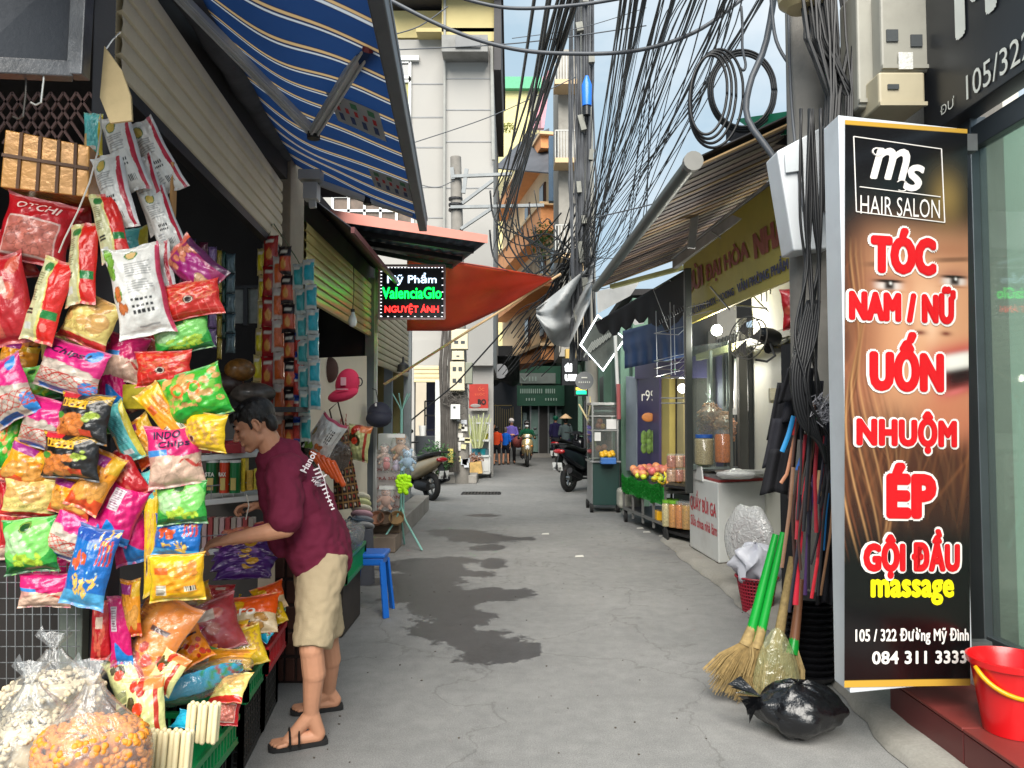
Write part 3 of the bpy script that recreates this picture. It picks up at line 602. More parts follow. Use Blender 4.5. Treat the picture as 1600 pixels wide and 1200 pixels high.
BG=[('white_red',245,245,46,128,28,.10,(),'white and red snack bag, uppermost at the right of the cluster, leaning right'),('white_red',236,305,42,130,18,.08,(),'white and red snack bag half hidden behind its neighbours below the uppermost ones'),('white_red',196,240,50,130,16,.03,(),'white and red snack bag with oval emblem, topmost right beside the rope'),('white_red',255,345,42,115,22,.07,(),'narrow white and red snack bag above the purple yam bag'),('white_red',180,300,54,132,16,0,(),'white and red snack bag with black print in front of the topmost one'),('white_red',255,428,40,110,16,.02,(),'white and red snack bag wedged beside the big white vegetable bag'),('cyan_back',146,210,28,70,0,.12,(),'small green and white pack peeking out at the top beside the rope'),('red_green',172,355,44,120,14,-.03,(),'red and cream snack bag with green patch, uppermost of the three, by the white bags'),('red_green',130,412,52,142,4,-.05,(),'red and cream snack bag with green patch, middle of the three'),('red_green',76,470,60,142,-14,-.07,(),'red and cream snack bag with green patch, lowest and leftmost of the three'),('red_window',58,362,108,112,-12,.0,T_otti,'red snack bag with pinkish window under the wrapped brown carton'),('red_plain',8,470,84,150,14,-.05,(),'dark red snack bag cut by the left edge of the picture'),('red_plain',12,400,70,90,20,.05,(),'red snack bag behind, between the carton and the left picture edge'),('white_veg',218,455,82,152,13,-.08,(),'large white snack bag with vegetable pictures in the middle of the cluster'),('pale_yellow',142,502,92,84,-22,-.02,(),'pale yellow snack bag with red lower edge beside the large white bag'),('purple_yam',305,418,62,100,48,.02,(),'purple yam snack bag at the right edge of the cluster'),('red_noodle',298,468,96,62,12,-.01,(),'red snack bag with orange noodles just under the purple yam bag'),('green_cucumber',284,524,90,60,14,.0,(),'green cucumber snack bag under the red noodle bag'),('red_noodle',256,576,90,58,2,-.04,(),'red snack bag with grid pattern above the green and orange bag'),('pink_cracker',196,560,60,80,-10,.05,(),'dim pink cracker bag behind the magenta one, left of the red grid bag'),('magenta_back',176,585,42,110,4,.03,(),'magenta pack seen from its back with white text panel beside the gold tin'),('green_cucumber',58,600,70,60,10,.04,(),'green snack bag mostly hidden under the upper magenta chips bag'),('magenta_chips',112,577,124,84,-16,-.04,T_chips,'magenta prawn chips bag, upper one beneath the red and cream bags'),('magenta_chips',14,610,78,104,24,-.05,(),'magenta prawn chips bag cut by the left picture edge'),('green_orange',4,690,50,92,-6,.0,(),'dark green and yellow snack bag at the left picture edge'),('green_orange',306,618,98,84,18,-.06,(),'bright green snack bag with orange lettering over the head of the man'),('yellow_back',262,652,42,118,38,-.05,(),'long yellow folded pack lying aslant below the green and orange bag'),('yellow_corn',321,674,74,62,-6,-.08,(),'yellow bag of corn snacks beside the head of the man'),('orange_cheese',225,690,50,80,30,.06,(),'orange snack bag behind the pink cracker bag'),('cyan_back',192,676,40,100,24,.0,(),'cyan pack seen from its back beside the black nut bags'),('magenta_chips',76,664,92,84,-14,-.02,(),'magenta prawn chips bag left of the upper black nut bag'),('black_nuts',132,652,96,80,-6,-.09,(),'black bag of coated nuts, upper one'),('pink_cracker',274,712,82,102,6,-.07,T_indo,'pink bag of round prawn crackers with dark lettering above the cucumber bag'),('orange_cheese',44,728,70,70,-24,.0,(),'orange snack bag left of the lower black nut bag'),('black_nuts',112,712,98,76,-4,-.10,(),'black bag of coated nuts, lower one'),('red_plain',196,742,46,86,32,.0,(),'red and orange pack leaning right beside the lower black nut bag'),('cyan_back',232,765,34,60,20,.04,(),'small pale cyan pack above the tall blue and green strip'),('orange_cheese',150,752,54,100,-26,-.06,(),'orange cheese snack bag leaning left under the lower black nut bag'),('pale_yellow',48,778,80,66,-8,-.02,(),'pale yellow bag of chips above the lowest green bag at left'),('orange_cheese',112,776,74,62,-12,-.05,(),'orange snack bag with lilac heading beside the pale yellow bag'),('magenta_back',188,800,62,100,-22,.0,(),'magenta pack with blue corner under the red leaning pack'),('magenta_chips',122,836,86,88,-24,-.03,(),'magenta prawn chips bag right of the lowest green bag'),('green_cucumber',48,852,84,88,6,-.06,(),'green cucumber snack bag, lowest at left'),('green_cucumber',284,786,80,68,4,-.06,(),'green cucumber snack bag under the pink cracker bag'),('blue_crab',278,838,82,66,-4,-.02,(),'blue crab snack bag hanging above the yellow bag with a barcode'),('magenta_back',200,826,54,116,12,.02,(),'tall magenta pack with blue foot beside the blue crab bag'),('blue_crab',142,886,72,128,-10,-.09,(),'large blue crab snack bag at the foot of the cluster'),('pink_cracker',70,922,76,56,-2,-.02,(),'bag of pale crackers under the lowest green bag'),('yellow_back',277,902,84,76,2,-.08,(),'yellow snack bag with barcode hanging lowest at right'),('yellow_corn',236,850,22,170,0,.02,(),'narrow strip of yellow packs at the edge of the blue crab bag'),('red_plain',20,800,40,110,4,.08,(),'dark orange pack in the gap at the left picture edge'),]
rg_=random.Random(5);nb={}
for i,(k,px,py,w_,h_,rot,dd,txt,lab)in enumerate(BG):
 nb[k]=nb.get(k,0)+1
 bag(k,px,py,w_*.98,h_*.99,rot,2.72+dd+.02*rg_.random(),lab,'snack bags hanging in front of the shop',seed=nb[k]*7+i,yaw=rg_.uniform(-14,14),pitch=rg_.uniform(-8,6),txt=txt)
for i,(px,py,w_,h_,k,lab)in enumerate([(158,985,30,95,'red_plain','small red pack, leftmost of three hanging by the grey post'),(188,985,34,110,'magenta_back','small crimson pack in the middle of three hanging by the grey post'),(205,950,30,90,'orange_cheese','small orange and white pack, rightmost of three hanging by the grey post')]):
 bag(k,px,py,w_,h_,rg_.uniform(-8,8),2.78,lab,'snack bags hanging in front of the shop',seed=90+i)
for i,(k,px,py,w_,h_,rot,lab)in enumerate([('pale_yellow',100,545,80,60,10,'pale bag showing in the gap above the upper magenta chips bag'),('black_nuts',60,520,60,50,20,'dark nut bag almost hidden behind the lowest red and cream bag'),('orange_cheese',30,560,60,60,-10,'orange bag showing behind the magenta bag at the left edge'),('green_cucumber',20,655,70,60,10,'green bag in the gap at the left above the orange one'),('red_window',235,545,60,70,8,'pinkish red bag in the gap left of the green cucumber bag'),('blue_crab',225,730,60,70,-20,'blue bag showing between the black nut bag and the pink cracker bag'),('orange_cheese',90,740,80,70,14,'orange bag behind the lower black nut bag'),('yellow_corn',250,800,50,90,0,'yellow bag hidden behind the cucumber bag at right'),('red_noodle',20,745,60,60,0,'red bag in the gap at the left over the pale yellow one'),('pink_cracker',15,830,60,90,6,'pink bag behind the lowest green bag at the left edge'),('purple_yam',215,612,60,60,20,'violet bag in the gap beside the small gold pack'),('magenta_back',90,890,80,70,0,'magenta bag behind the large blue crab bag'),('green_orange',160,640,70,80,0,'green bag behind the upper black nut bag'),('red_plain',115,350,60,80,10,'red bag showing between the carton and the white bags'),('cyan_back',205,395,60,80,10,'pale blue bag in the gap above the large white bag')]):
 bag(k,px,py,w_,h_,rot,2.9,lab,'snack bags hanging in front of the shop',seed=700+i,yaw=rg_.uniform(-14,14))
q=MB();q.tube([W(157,178,2.6),W(158,205,2.58),W(152,240,2.57),W(140,285,2.56),(W(122,330,2.56)),W(100,375,2.56),W(92,395,2.57)],.0028,5)
solo(q,'rope','grey rope the uppermost snack bags hang on','rope',string_m)
ct=thing('carton','brown carton wrapped in shiny tape and film above the red snack bags','carton',W(70,255,2.75))
a,b,c_,d_=W(0,292,2.7),W(138,308,2.75),W(140,228,2.75),W(8,202,2.7)
q=MB();q.slab(a,b,c_,d_,.22)
q.build('box',mat('carton_brown',(206,146,66),.22,.15,.35,6,.8,14,coat=.6,stain=.4,stcol=(100,62,30)),ct,bevel=.004)
q=MB()
for t_ in(.2,.42,.64,.84):p0=a.lerp(b,t_);p1=d_.lerp(c_,t_);q.bar(p0+V(0,-.003,0),p1+V(0,-.003,0),.012,.004)
p0=a.lerp(d_,.55);p1=b.lerp(c_,.55);q.bar(p0+V(0,-.004,0),p1+V(0,-.004,0),.008,.012)
q.build('strap',mat('carton_strap',(96,62,34),.5),ct)
q=MB()
for(x0,x1)in((45,55),(88,98)):q.box(W(x0+3,330,2.9),(.02,.01,.24))
solo(q,'carton_stand','pair of pale upright slats holding the wrapped carton','stand',mat('pale_slat',(190,190,175),.6))
q=MB();q.bar(W(272,255,2.84),W(268,400,2.86),.035,.01,up=(1,0,0));solo(q,'cardboard_strip','tan cardboard strip behind the uppermost white bags','board',mat('cardb',(176,130,80),.8))
q=MB();q.box(W(211,620,2.76),(.085,.02,.09));solo(q,'tea_pack','small gold pack with printed panel between the magenta pack and the green bag','pack',mat('gold_pack',(176,160,40),.3,.5,.4,30),bevel=.003)
#people
skin=mat('skin',(196,142,112),.5,0,.08,14,.15,90,spec=.35)
hair_m=mat('hair',(20,17,16),.45,0,.4,60,1.0,160,stretch=(1,1,.25))
def digits(q,wrist,dirv,palm_n,s=1.0,curl=.5,thumb_side=1,side=None):
 """palm + five bent fingers; dirv = direction of the hand, palm_n = palm normal"""
 d=Vector(dirv).normalized();n_=Vector(palm_n);n_=(n_-d*n_.dot(d)).normalized();x=d.cross(n_)*thumb_side
 kb=wrist+d*.085*s
 q.cap(wrist,wrist+d*.03*s,.026*s,.033*s,10,.6,up=n_)
 for i,(ln,off)in enumerate(((.070,-.028),(.078,-.009),(.073,.010),(.058,.028))):
  b=kb+x*off*-1*s;q.cap(wrist+x*off*-.6*s,b,.015*s,.0105*s,8)
  a=0;p=b;r_=.0095*s
  for k,f in enumerate((.45,.32,.26)):
   a+=curl*(.6+.5*k)*(.85+.12*i);v=d*math.cos(a)+n_*math.sin(a);p2=p+v*ln*f*s;q.cap(p,p2,r_,r_*.9,8);p=p2;r_*=.92
 tb=wrist+d*.022*s+x*.022*s;v=(d*.55+x*.75+n_*.35).normalized();p=tb+v*.036*s;q.cap(tb,p,.014*s,.011*s,8)
 v2=(d*.8+x*.25+n_*.5).normalized();p2=p+v2*.030*s;q.cap(p,p2,.0105*s,.009*s,8)
def head_geo(q,c,Rm,s=1.0):
 """face looks along local -Y, up +Z; c = head centre; landmarks in metres"""
 def T(x,y,z):return c+Rm@Vector((x*s,y*s,z*s))
 q.ball(T(0,.012,.030),(.075*s,.094*s,.086*s),20,14,rot=Rm)
 q.ball(T(0,-.025,-.030),(.058*s,.062*s,.078*s),18,12,rot=Rm)
 q.cap(T(-.034,.0,-.068),T(0,-.062,-.098),.026*s,.018*s);q.cap(T(.034,.0,-.068),T(0,-.062,-.098),.026*s,.018*s)
 q.ball(T(0,-.070,-.094),(.018*s,.016*s,.014*s),rot=Rm)
 q.cap(T(-.03,-.075,.018),T(.03,-.075,.018),.013*s,.013*s)
 q.cap(T(0,-.082,.006),T(0,-.104,-.030),.007*s,.011*s);q.ball(T(0,-.104,-.034),(.015*s,.011*s,.009*s),rot=Rm)
 for x in(-1,1):q.ball(T(x*.036,-.062,-.022),(.021*s,.018*s,.02*s),rot=Rm);q.ball(T(x*.011,-.097,-.037),(.008*s,)*3)
 q.cap(T(-.017,-.083,-.057),T(.017,-.083,-.057),.0065*s,.0065*s,8);q.cap(T(-.014,-.082,-.068),T(.014,-.082,-.068),.0075*s,.0075*s,8)
 for x in(-1,1):
  pts=[T(x*.074,.008+.017*math.cos(a),-.005+.028*math.sin(a))+Rm@Vector((x*.006*s*(1+math.cos(a)),0,0))for a in np.linspace(-2.0,2.6,10)]
  q.tube(pts,.0052*s,7);q.ball(T(x*.072,.006,-.008),(.007*s,.014*s,.022*s),rot=Rm)
 return T
mn=thing('person','person in maroon t-shirt, beige shorts and black sandals reaching into the snack display','person',G(478,1140))
hip=W(497,862,3.72);chest=W(462,770,3.66);neckb=W(432,705,3.63);hc=W(397,664,3.58)
hl=W(505,880,3.64);hr=W(490,878,3.83)
kn_l=W(487,1015,3.52);kn_r=W(512,1000,3.90);an_l=W(486,1113,3.56);an_r=W(513,1080,3.98)
sh_l=W(440,735,3.46);el_l=W(447,826,3.40);wr_l=W(362,842,3.38)
sh_r=W(435,735,3.80);el_r=W(452,800,3.86);wr_r=W(412,790,3.66)
Rh=(Euler((0,0,R(-72))).to_matrix()@Euler((R(24),0,0)).to_matrix())
q=MB();T_h=head_geo(q,hc,Rh,1.0)
q.cap(neckb+V(.0,0,-.04),hc+Rh@V(0,.03,-.06),.062,.054,14)
q.cap(chest,neckb,.10,.07,14);q.cap(hip,chest,.11,.12,14);q.cap(sh_l,sh_r,.05,.05)
for s_,e_,w_ in((sh_l,el_l,wr_l),(sh_r,el_r,wr_r)):
 q.cap(s_,e_,.050,.040,14);q.cap(e_,e_.lerp(w_,.35),.040,.040,14);q.cap(e_.lerp(w_,.3),w_,.040,.026,14)
digits(q,wr_l,(-.95,.03,-.18),(0,.35,-1),1.0,.55,-1);digits(q,wr_r,(-.92,-.2,.05),(0,-.1,-1),1.0,.75,1)
for a_,k_,n_ in((hl,kn_l,an_l),(hr,kn_r,an_r)):
 q.cap(a_,k_,.085,.056,14);q.cap(k_,k_.lerp(n_,.38)+V(.012,0,0),.054,.054,14);q.cap(k_.lerp(n_,.35)+V(.012,0,0),n_,.052,.036,14)
def foot(q,an,d,ln=.235):
 d=Vector((d[0],d[1],0)).normalized();s_=Vector((-d.y,d.x,0));g=Vector((an.x,an.y,.035))
 q.cap(an,g-d*.035+V(0,0,.01),.036,.032);q.cap(an+V(0,0,-.01),g+d*.10,.036,.026,12,1.0);q.cap(g-d*.03,g+d*.10+V(0,0,-.006),.032,.030,12)
 for i in range(5):o_=(i-2)*.0165;l_=(.165,.172,.168,.158,.145)[i];q.cap(g+d*.11+s_*o_+V(0,0,-.008),g+d*l_+s_*o_*1.12+V(0,0,-.012),.012,.0105 if i else.0125,8)
 return g,d,s_
fl=foot(q,an_l,(-.93,-.35));fr=foot(q,an_r,(-.9,-.3))
body=q.build('body',skin,mn,True);remesh(body,.0042,3,.5)
q=MB()
q.cap(hip+V(.012,0,.0),chest+V(.02,0,-.02),.160,.150,20,.90,up=(0,1,0));q.cap(chest,neckb+V(.02,0,-.055),.155,.118,20,.80,up=(0,1,0))
q.cap(hip+V(.022,.07,-.015),chest+V(.02,.07,0),.136,.12,16);q.cap(hip+V(.022,-.07,-.015),chest+V(.02,-.07,0),.136,.122,16)
q.cap(sh_l+V(.015,.04,.0),sh_r+V(.015,-.04,.0),.085,.085,16);q.cap(neckb+V(.035,0,-.02),neckb+V(-.004,0,.012),.088,.064,16)
for s_,e_ in((sh_l,el_l),(sh_r,el_r)):
 q.cap(s_+V(.01,0,0),s_.lerp(e_,.80)+V(.004,0,0),.078,.077,16)
q.cap(W(420,740,3.62),W(440,850,3.62),.06,.06)
shirt_m=mat('maroon_cotton',(106,32,56),.85,0,.1,8,.5,220,spec=.25)
sh=q.build('shirt',shirt_m,mn,True);remesh(sh,.008,5,.5)
tx=bpy.data.textures.new('folds','CLOUDS');tx.noise_scale=.09;tx.noise_depth=2
dm=sh.modifiers.new('folds','DISPLACE');dm.texture=tx;dm.strength=.026;dm.mid_level=.5;dm.texture_coords='LOCAL'
tx2=bpy.data.textures.new('creases','MARBLE');tx2.noise_scale=.12;tx2.turbulence=9;tx2.marble_type='SOFT'
dm=sh.modifiers.new('creases','DISPLACE');dm.texture=tx2;dm.strength=.010;dm.texture_coords='LOCAL'
q=MB();hem_l=hl.lerp(kn_l,.98)+V(.0,0,.0);hem_r=hr.lerp(kn_r,.92)
q.cap(hip+V(.01,-.05,-.05),hip+V(.015,.06,-.05),.122,.122,18);q.cap(hip+V(.005,0,-.06),hip+V(.01,0,.0),.128,.12,18,.95)
for a_,h_ in((hl,hem_l),(hr,hem_r)):q.tube([a_+V(.01,0,.05),a_.lerp(h_,.3),a_.lerp(h_,.7),h_],[.112,.108,.094,.088],20)
q.cap(hip+V(.04,0,-.07),hip+V(.03,0,-.02),.105,.10)
so_=q.build('shorts',mat('beige_cotton',(178,160,130),.85,0,.08,5,.5,240,spec=.2),mn,True);remesh(so_,.008,4,.5)
dm=so_.modifiers.new('folds','DISPLACE');dm.texture=tx;dm.strength=.020;dm.texture_coords='LOCAL'
dm=so_.modifiers.new('creases','DISPLACE');dm.texture=tx2;dm.strength=.010;dm.texture_coords='LOCAL'
for(g,d,s_)in(fl,fr):
 q=MB();out=[]
 for(a,wv)in((-.075,.028),(-.06,.038),(0,.040),(.07,.049),(.13,.052),(.168,.046),(.188,.025)):out.append((a,wv))
 L_=[g+d*a+s_*wv+V(0,0,-.035)for a,wv in out]+[g+d*a-s_*wv+V(0,0,-.035)for a,wv in out[::-1]]
 n_=len(L_);q.add([p+V(0,0,.002)for p in L_]+[p+V(0,0,.02)for p in L_],[tuple(range(n_))[::-1],tuple(range(n_,2*n_))]+[(i,(i+1)%n_,(i+1)%n_+n_,i+n_)for i in range(n_)])
 for ofs,r_ in((.055,.046),(.095,.045)):
  arc=[g+d*ofs+s_*.048*math.cos(t)+V(0,0,-.018+.052*math.sin(t))for t in np.linspace(0,PI,12)]
  q.tube(arc,.022,8,flat=.22,up=d)
 sa_=q.build('sandal',rubber,mn,'auto')
q=MB()
q.ball(hc+Rh@V(0,.022,.046),(.083,.097,.082),22,14,rot=Rh)
for i in range(70):
 a=rg_.uniform(-2.6,2.6);z=rg_.uniform(-.02,.075);sl=math.cos(z*9)
 p=hc+Rh@V(math.sin(a)*.077*sl,.02-math.cos(a)*.088*sl,.035+z*.9)
 front=math.cos(a)>.2
 if front and z<.02:continue
 q.cap(p,p+Rh@V(math.sin(a)*.004,-math.cos(a)*.012 if front else.006,-.026 if not front else-.018),.011,.003,6)
for i in range(16):
 x=-.062+.124*i/15;p=hc+Rh@V(x,-.050-.030*math.cos(x*20),.078);q.cap(p,p+Rh@V(rg_.uniform(-.008,.008),-.014,-.024-.012*rg_.random()),.012,.003,6)
for s_ in(-1,1):q.cap(hc+Rh@V(s_*.068,-.008,.03),hc+Rh@V(s_*.066,-.016,-.012),.014,.006);q.ball(hc+Rh@V(s_*.04,.075,-.02),(.03,.03,.045),rot=Rh)
q.ball(hc+Rh@V(0,.082,-.015),(.05,.025,.04),rot=Rh)
hr_=q.build('hair',hair_m,mn,True);remesh(hr_,.0045,1)
q=MB()
for s_ in(-1,1):
 q.tube([T_h(s_*.016,-.089,.024),T_h(s_*.03,-.087,.030),T_h(s_*.046,-.076,.025)],[.003,.0045,.002],6);q.tube([T_h(s_*.018,-.080,.001),T_h(s_*.031,-.081,-.001),T_h(s_*.044,-.071,.001)],.0025,6)
q.build('eyebrow',hair_m,mn)
q=MB();bk=mn
def onback(px,py):return W(px,py,3.45)
q2=MB();R0=V(.42,.25,-.62).normalized();U0=V(.75,.1,.62).normalized()
put_text(q2,'Hanoi',onback(482,722),.10,.032,right=V(.45,.0,.85),up=V(-.85,0,.45),bold=.02,off=0)
for i in range(11):
 q2.box(onback(494+i*2.6,733+i*6.2),(.027-.001*i,.002,.007),rot=(0,R(-22),0))
for i in range(8):q2.box(onback(486+i*1.4-(i%2)*6,748+i*1.0+(i%2)*4),(.014,.002,.005),rot=(0,R(-35),0))
for i in range(5):q2.box(onback(488+i*5,763-i*5+(i%2)*3),(.016,.002,.006),rot=(0,R(-35),0))
q2.tube([onback(497,725),onback(507,750),onback(513,778),onback(520,792)],.0022,5)
pr=q2.build('print',mat('shirt_print',(214,206,210),.8),mn)
sw=pr.modifiers.new('wrap','SHRINKWRAP');sw.target=sh;sw.wrap_method='PROJECT';sw.use_project_y=True;sw.use_negative_direction=True;sw.use_positive_direction=True;sw.offset=.0025;sw.wrap_mode='ABOVE_SURFACE'
q=MB();q.tube([W(385,772,3.55),W(389,790,3.55),W(384,812,3.55)],.003,5);solo(q,'string','short white string held in the far hand of the shopper','string',string_m)
def figure(name_label,base,Hm,face,top,bottom,pose='stand',skinc=skin,hairc=None,helmet=None,long_leg=True,sleeve=.5,arms='down',cat='person',hat=None,group=None):
 """base = point under the feet; face = heading in degrees (0 = towards camera -Y)"""
 rz=R(face);o=thing('person',name_label,cat,base,rz,group);s=Hm/1.65
 P_=lambda x,y,z:V(x*s,y*s,z*s)
 sit=pose=='ride'
 hipz=.60 if sit else.86
 lean=V(0,-.06 if sit else 0,0)
 q=MB();hp=P_(0,.0,hipz);ck=P_(0,lean.y*.5,hipz+.30);nk=P_(0,lean.y,hipz+.50);hd=P_(0,lean.y-.02,hipz+.67)
 q.ball(hd,(.072*s,.088*s,.11*s),14,10);q.cap(nk,hd,.05*s,.045*s);q.ball(hd+P_(0,-.088,-.02),(.012*s,.018*s,.02*s));q.cap(hp,nk-P_(0,0,.08),.1*s,.09*s)
 hands=[];knees=[]
 for sx in(-1,1):
  a=P_(sx*.17,lean.y,hipz+.44)
  if arms=='down':e=P_(sx*.22,.02,hipz+.17);w_=P_(sx*.20,-.06,hipz-.06)
  elif arms=='fold':e=P_(sx*.23,-.03,hipz+.18);w_=P_(sx*.06,-.19,hipz+.20)
  else:e=P_(sx*.27,-.12,hipz+.22);w_=P_(sx*.26,-.36,hipz+.24)
  q.cap(a,e,.043*s,.035*s,8);q.cap(e,w_,.036*s,.024*s,8);dv=(w_-e).normalized();digits(q,w_,dv,(-sx,0,-.3),s*.95,.4,sx);hands.append((a,e,w_))
  h=P_(sx*.09,0,hipz-.02)
  if sit:k=P_(sx*.15,-.40,hipz-.03);f=P_(sx*.14,-.33,.30)
  else:k=P_(sx*.10,-.02,.46);f=P_(sx*.11,.03*sx,.08)
  q.cap(h,k,.08*s,.052*s,10);q.cap(k,f,.05*s,.034*s,10);q.cap(f,f+P_(0,-.13,-.04),.036*s,.03*s,8);knees.append((h,k,f))
 b=q.build('body',skinc,o,True,world=False);remesh(b,.011*s+.002,2)
 q=MB();q.cap(hp+P_(0,0,-.02),nk-P_(0,0,.09),.15*s,.145*s,14,.72,up=(0,1,0));q.cap(P_(-.14,lean.y,hipz+.43),P_(.14,lean.y,hipz+.43),.062*s,.062*s)
 for a,e,w_ in hands:
  q.cap(a,a.lerp(e,min(1,sleeve*2)),.056*s,.052*s,8)
  if sleeve>.5:q.cap(e,e.lerp(w_,sleeve*2-1),.048*s,.036*s,8)
 t_=q.build('shirt',top,o,True,world=False);remesh(t_,.014*s,3)
 q=MB();q.cap(hp+P_(0,0,-.05),hp+P_(0,0,.03),.145*s,.13*s,14,.8,up=(0,1,0))
 for h,k,f in knees:
  q.cap(h,k if long_leg else h.lerp(k,.8),.092*s,.07*s,10)
  if long_leg:q.cap(k,f,.066*s,.056*s,10)
 t_=q.build('trousers',bottom,o,True,world=False);remesh(t_,.014*s,3)
 for h,k,f in knees:q=MB();q.cap(f+P_(0,.04,-.055),f+P_(0,-.14,-.055),.036*s,.034*s,10,.7);q.build('shoe',rubber,o,True,world=False)
 q=MB()
 if helmet:q.ball(hd+P_(0,.01,.04),(.105*s,.125*s,.105*s),14,10);q.cap(hd+P_(-.06,-.1,.05),hd+P_(.06,-.1,.05),.03*s,.03*s);hh=q.build('helmet',helmet,o,True,world=False)
 elif hat:
  q.lathe(hd+P_(0,0,.06),[(.24*s,0),(.16*s,.06*s),(.08*s,.12*s),(.005,.17*s),],20);q.build('hat',hat,o,True,world=False)
 if not helmet:q=MB();q.ball(hd+P_(0,.025,.03),(.082*s,.085*s,.1*s),12,9);q.ball(hd+P_(0,.05,-.03),(.07*s,.05*s,.08*s));q.build('hair',hairc or hair_m,o,True,world=False)
 return o,hd,s
cl=lambda n_,c:mat('cloth_'+n_,c,.85,0,.12,6,.4,120,spec=.2)
figure('person in orange t-shirt and black shorts, back turned, beside the white snack cart',G(776,727),1.28,172,cl('orange',(206,72,36)),cl('black',(24,24,28)),long_leg=False)
figure('person in bright blue t-shirt and dark shorts between the orange shirt and the purple shirt',G(790,726),1.24,160,cl('blue',(20,92,190)),cl('navyshort',(22,24,34)),long_leg=False,hairc=mat('greyhair',(96,84,76),.6))
figure('person in a brown top with dark hair half hidden behind the orange shirt',G(770,722),1.34,100,cl('brown',(96,60,52)),cl('darkp',(30,28,30)))
figure('person in lilac jacket and white cap standing with arms folded beside the gold scooter',G(799,724),1.52,8,cl('lilac',(110,96,176)),cl('darkp',(30,28,30)),arms='fold',sleeve=.9,helmet=mat('cap_white',(206,200,198),.6))
o_,hd_,s_=figure('person in dark green shirt and white face mask riding the gold scooter',G(824,730)+V(0,.85,.1),1.6,0,cl('green',(14,74,50)),cl('darkp',(30,28,30)),pose='ride',arms='reach',sleeve=.9,helmet=mat('helmet_dark',(44,42,42),.3))
q=MB();q.ball(hd_+V(0,-.045,-.045)*s_,(.062*s_,.055*s_,.058*s_),12,8);q.build('face_mask',mat('mask_white',(226,228,228),.8),o_,True,world=False)
figure('person in navy jacket and green helmet standing behind the dark motorbikes',G(868,716),1.62,176,cl('navy',(44,40,78)),cl('navyt',(28,28,46)),sleeve=.9,helmet=mat('helmet_green',(20,104,78),.3))
figure('person in grey-green jacket and pale conical hat bent over the rear motorbike',G(884,726),1.58,168,cl('greygreen',(70,82,84)),cl('navyt',(28,28,46)),pose='stand',arms='fold',sleeve=.9,hat=mat('straw',(206,172,132),.7,0,.15,40,.4))
#goods of the snack shop
def crate(name,label,p00,ex,ey,z0,h,m,group=None,bars=9,rim=.02,cat='crate'):
 """slatted plastic crate; p00 near-right bottom corner, ex/ey horizontal edge vectors"""
 p00=Vector(p00);ex=Vector(ex);ey=Vector(ey);c=p00+(ex+ey)/2;t=thing(name,label,cat,(c.x,c.y,z0),0,group)
 cs=[p00,p00+ex,p00+ex+ey,p00+ey];q=MB()
 for i in range(4):
  a,b=cs[i],cs[(i+1)%4];a=V(a.x,a.y,z0);b=V(b.x,b.y,z0)
  q.bar(a+V(0,0,h-rim*.6),b+V(0,0,h-rim*.6),rim,rim*1.2);q.bar(a+V(0,0,.015),b+V(0,0,.015),.012,.03)
 q.build('rim',m,t,bevel=.002)
 q=MB()
 for i in range(4):
  a,b=cs[i],cs[(i+1)%4];a=V(a.x,a.y,z0);b=V(b.x,b.y,z0);n=max(3,int((b-a).length/.035))
  for j in range(n+1):p=a.lerp(b,j/n);q.bar(p+V(0,0,.01),p+V(0,0,h-.01),.009 if j%n else.02,.009 if j%n else.02)
  if h>.2:
   for k in range(1,int(h/.045)):q.bar(a+V(0,0,k*.045),b+V(0,0,k*.045),.007,.007)
 o=q.build('lattice',m,t);o['kind']='stuff'
 q=MB();q.slab(*[V(p.x,p.y,z0+.012)for p in cs],.008);q.build('base',m,t)
 return t
green_pl=mat('green_plastic',(14,134,74),.35,0,.1,8);red_pl=mat('red_plastic',(196,28,38),.35,0,.1,8)
crate_black=mat('crate_black',(38,38,36),.55,0,.25,10,.2)
crate('crate','black crate under the green tray nearest the camera',(-1.13,2.35,0),(-.62,.04,0),(-.03,.80,0),0,.17,crate_black)
crate('tray','green slatted tray nearest the camera, holding the puffed snacks',(-1.10,2.33,0),(-.68,.04,0),(-.03,.84,0),.17,.12,green_pl)
crate('crate','tall black crate under the red and green trays',(-1.15,3.27,0),(-.62,.05,0),(-.05,.40,0),0,.30,crate_black)
crate('tray','green slatted tray between the nearest tray and the red tray',(-1.12,3.24,0),(-.66,.03,0),(-.03,.30,0),.30,.10,green_pl)
crate('tray','red slatted tray full of sweets beside the knee of the shopper',(-1.14,3.56,0),(-.62,.05,0),(-.05,.46,0),.31,.13,red_pl)
crate('crate','black crate at the back, behind the tall one under the sweets',(-1.2,3.70,0),(-.6,.05,0),(-.05,.36,0),0,.30,crate_black)
q=MB();q.box((-2.1,2.95,.2),(.7,1.5,.4));solo(q,'display_stand','dark low stand behind the plastic trays of snacks','stand',mat('stand_dark',(52,44,38),.7,0,.3,8,.3),bevel=.008)
gr=thing('wire_grid','black display grid of thin wires left of the grey post','grid',W(60,1050,2.78));q=MB()
for i in range(12):q.bar(W(-30+i*13.5,1085,2.82),W(-30+i*13.5,880,2.82),.003,.003)
o=q.build('upright_wires',wire_steel,gr);o['kind']='stuff';q=MB()
for i in range(9):q.bar(W(-40,885+i*25,2.83),W(125,885+i*25,2.83),.003,.003)
o=q.build('cross_wires',wire_steel,gr);o['kind']='stuff'
q=MB();q.bar(V(-1.67,2.92,.05),V(-1.67,2.92,.85),.09,.05,up=(0,1,0));solo(q,'timber_post','short grey-green post below the blue crab bag','post',mat('greygreen_post',(96,104,96),.7,0,.15,6,.2,stain=.4),bevel=.004)
q=MB();q.slab(W(-60,1200,3.1),W(125,1100,3.1),W(125,880,3.1),W(-60,880,3.1),.02);solo(q,'backboard','dark backboard behind the wire grid','board',mat('board_black',(30,26,24),.8,0,.4,6))
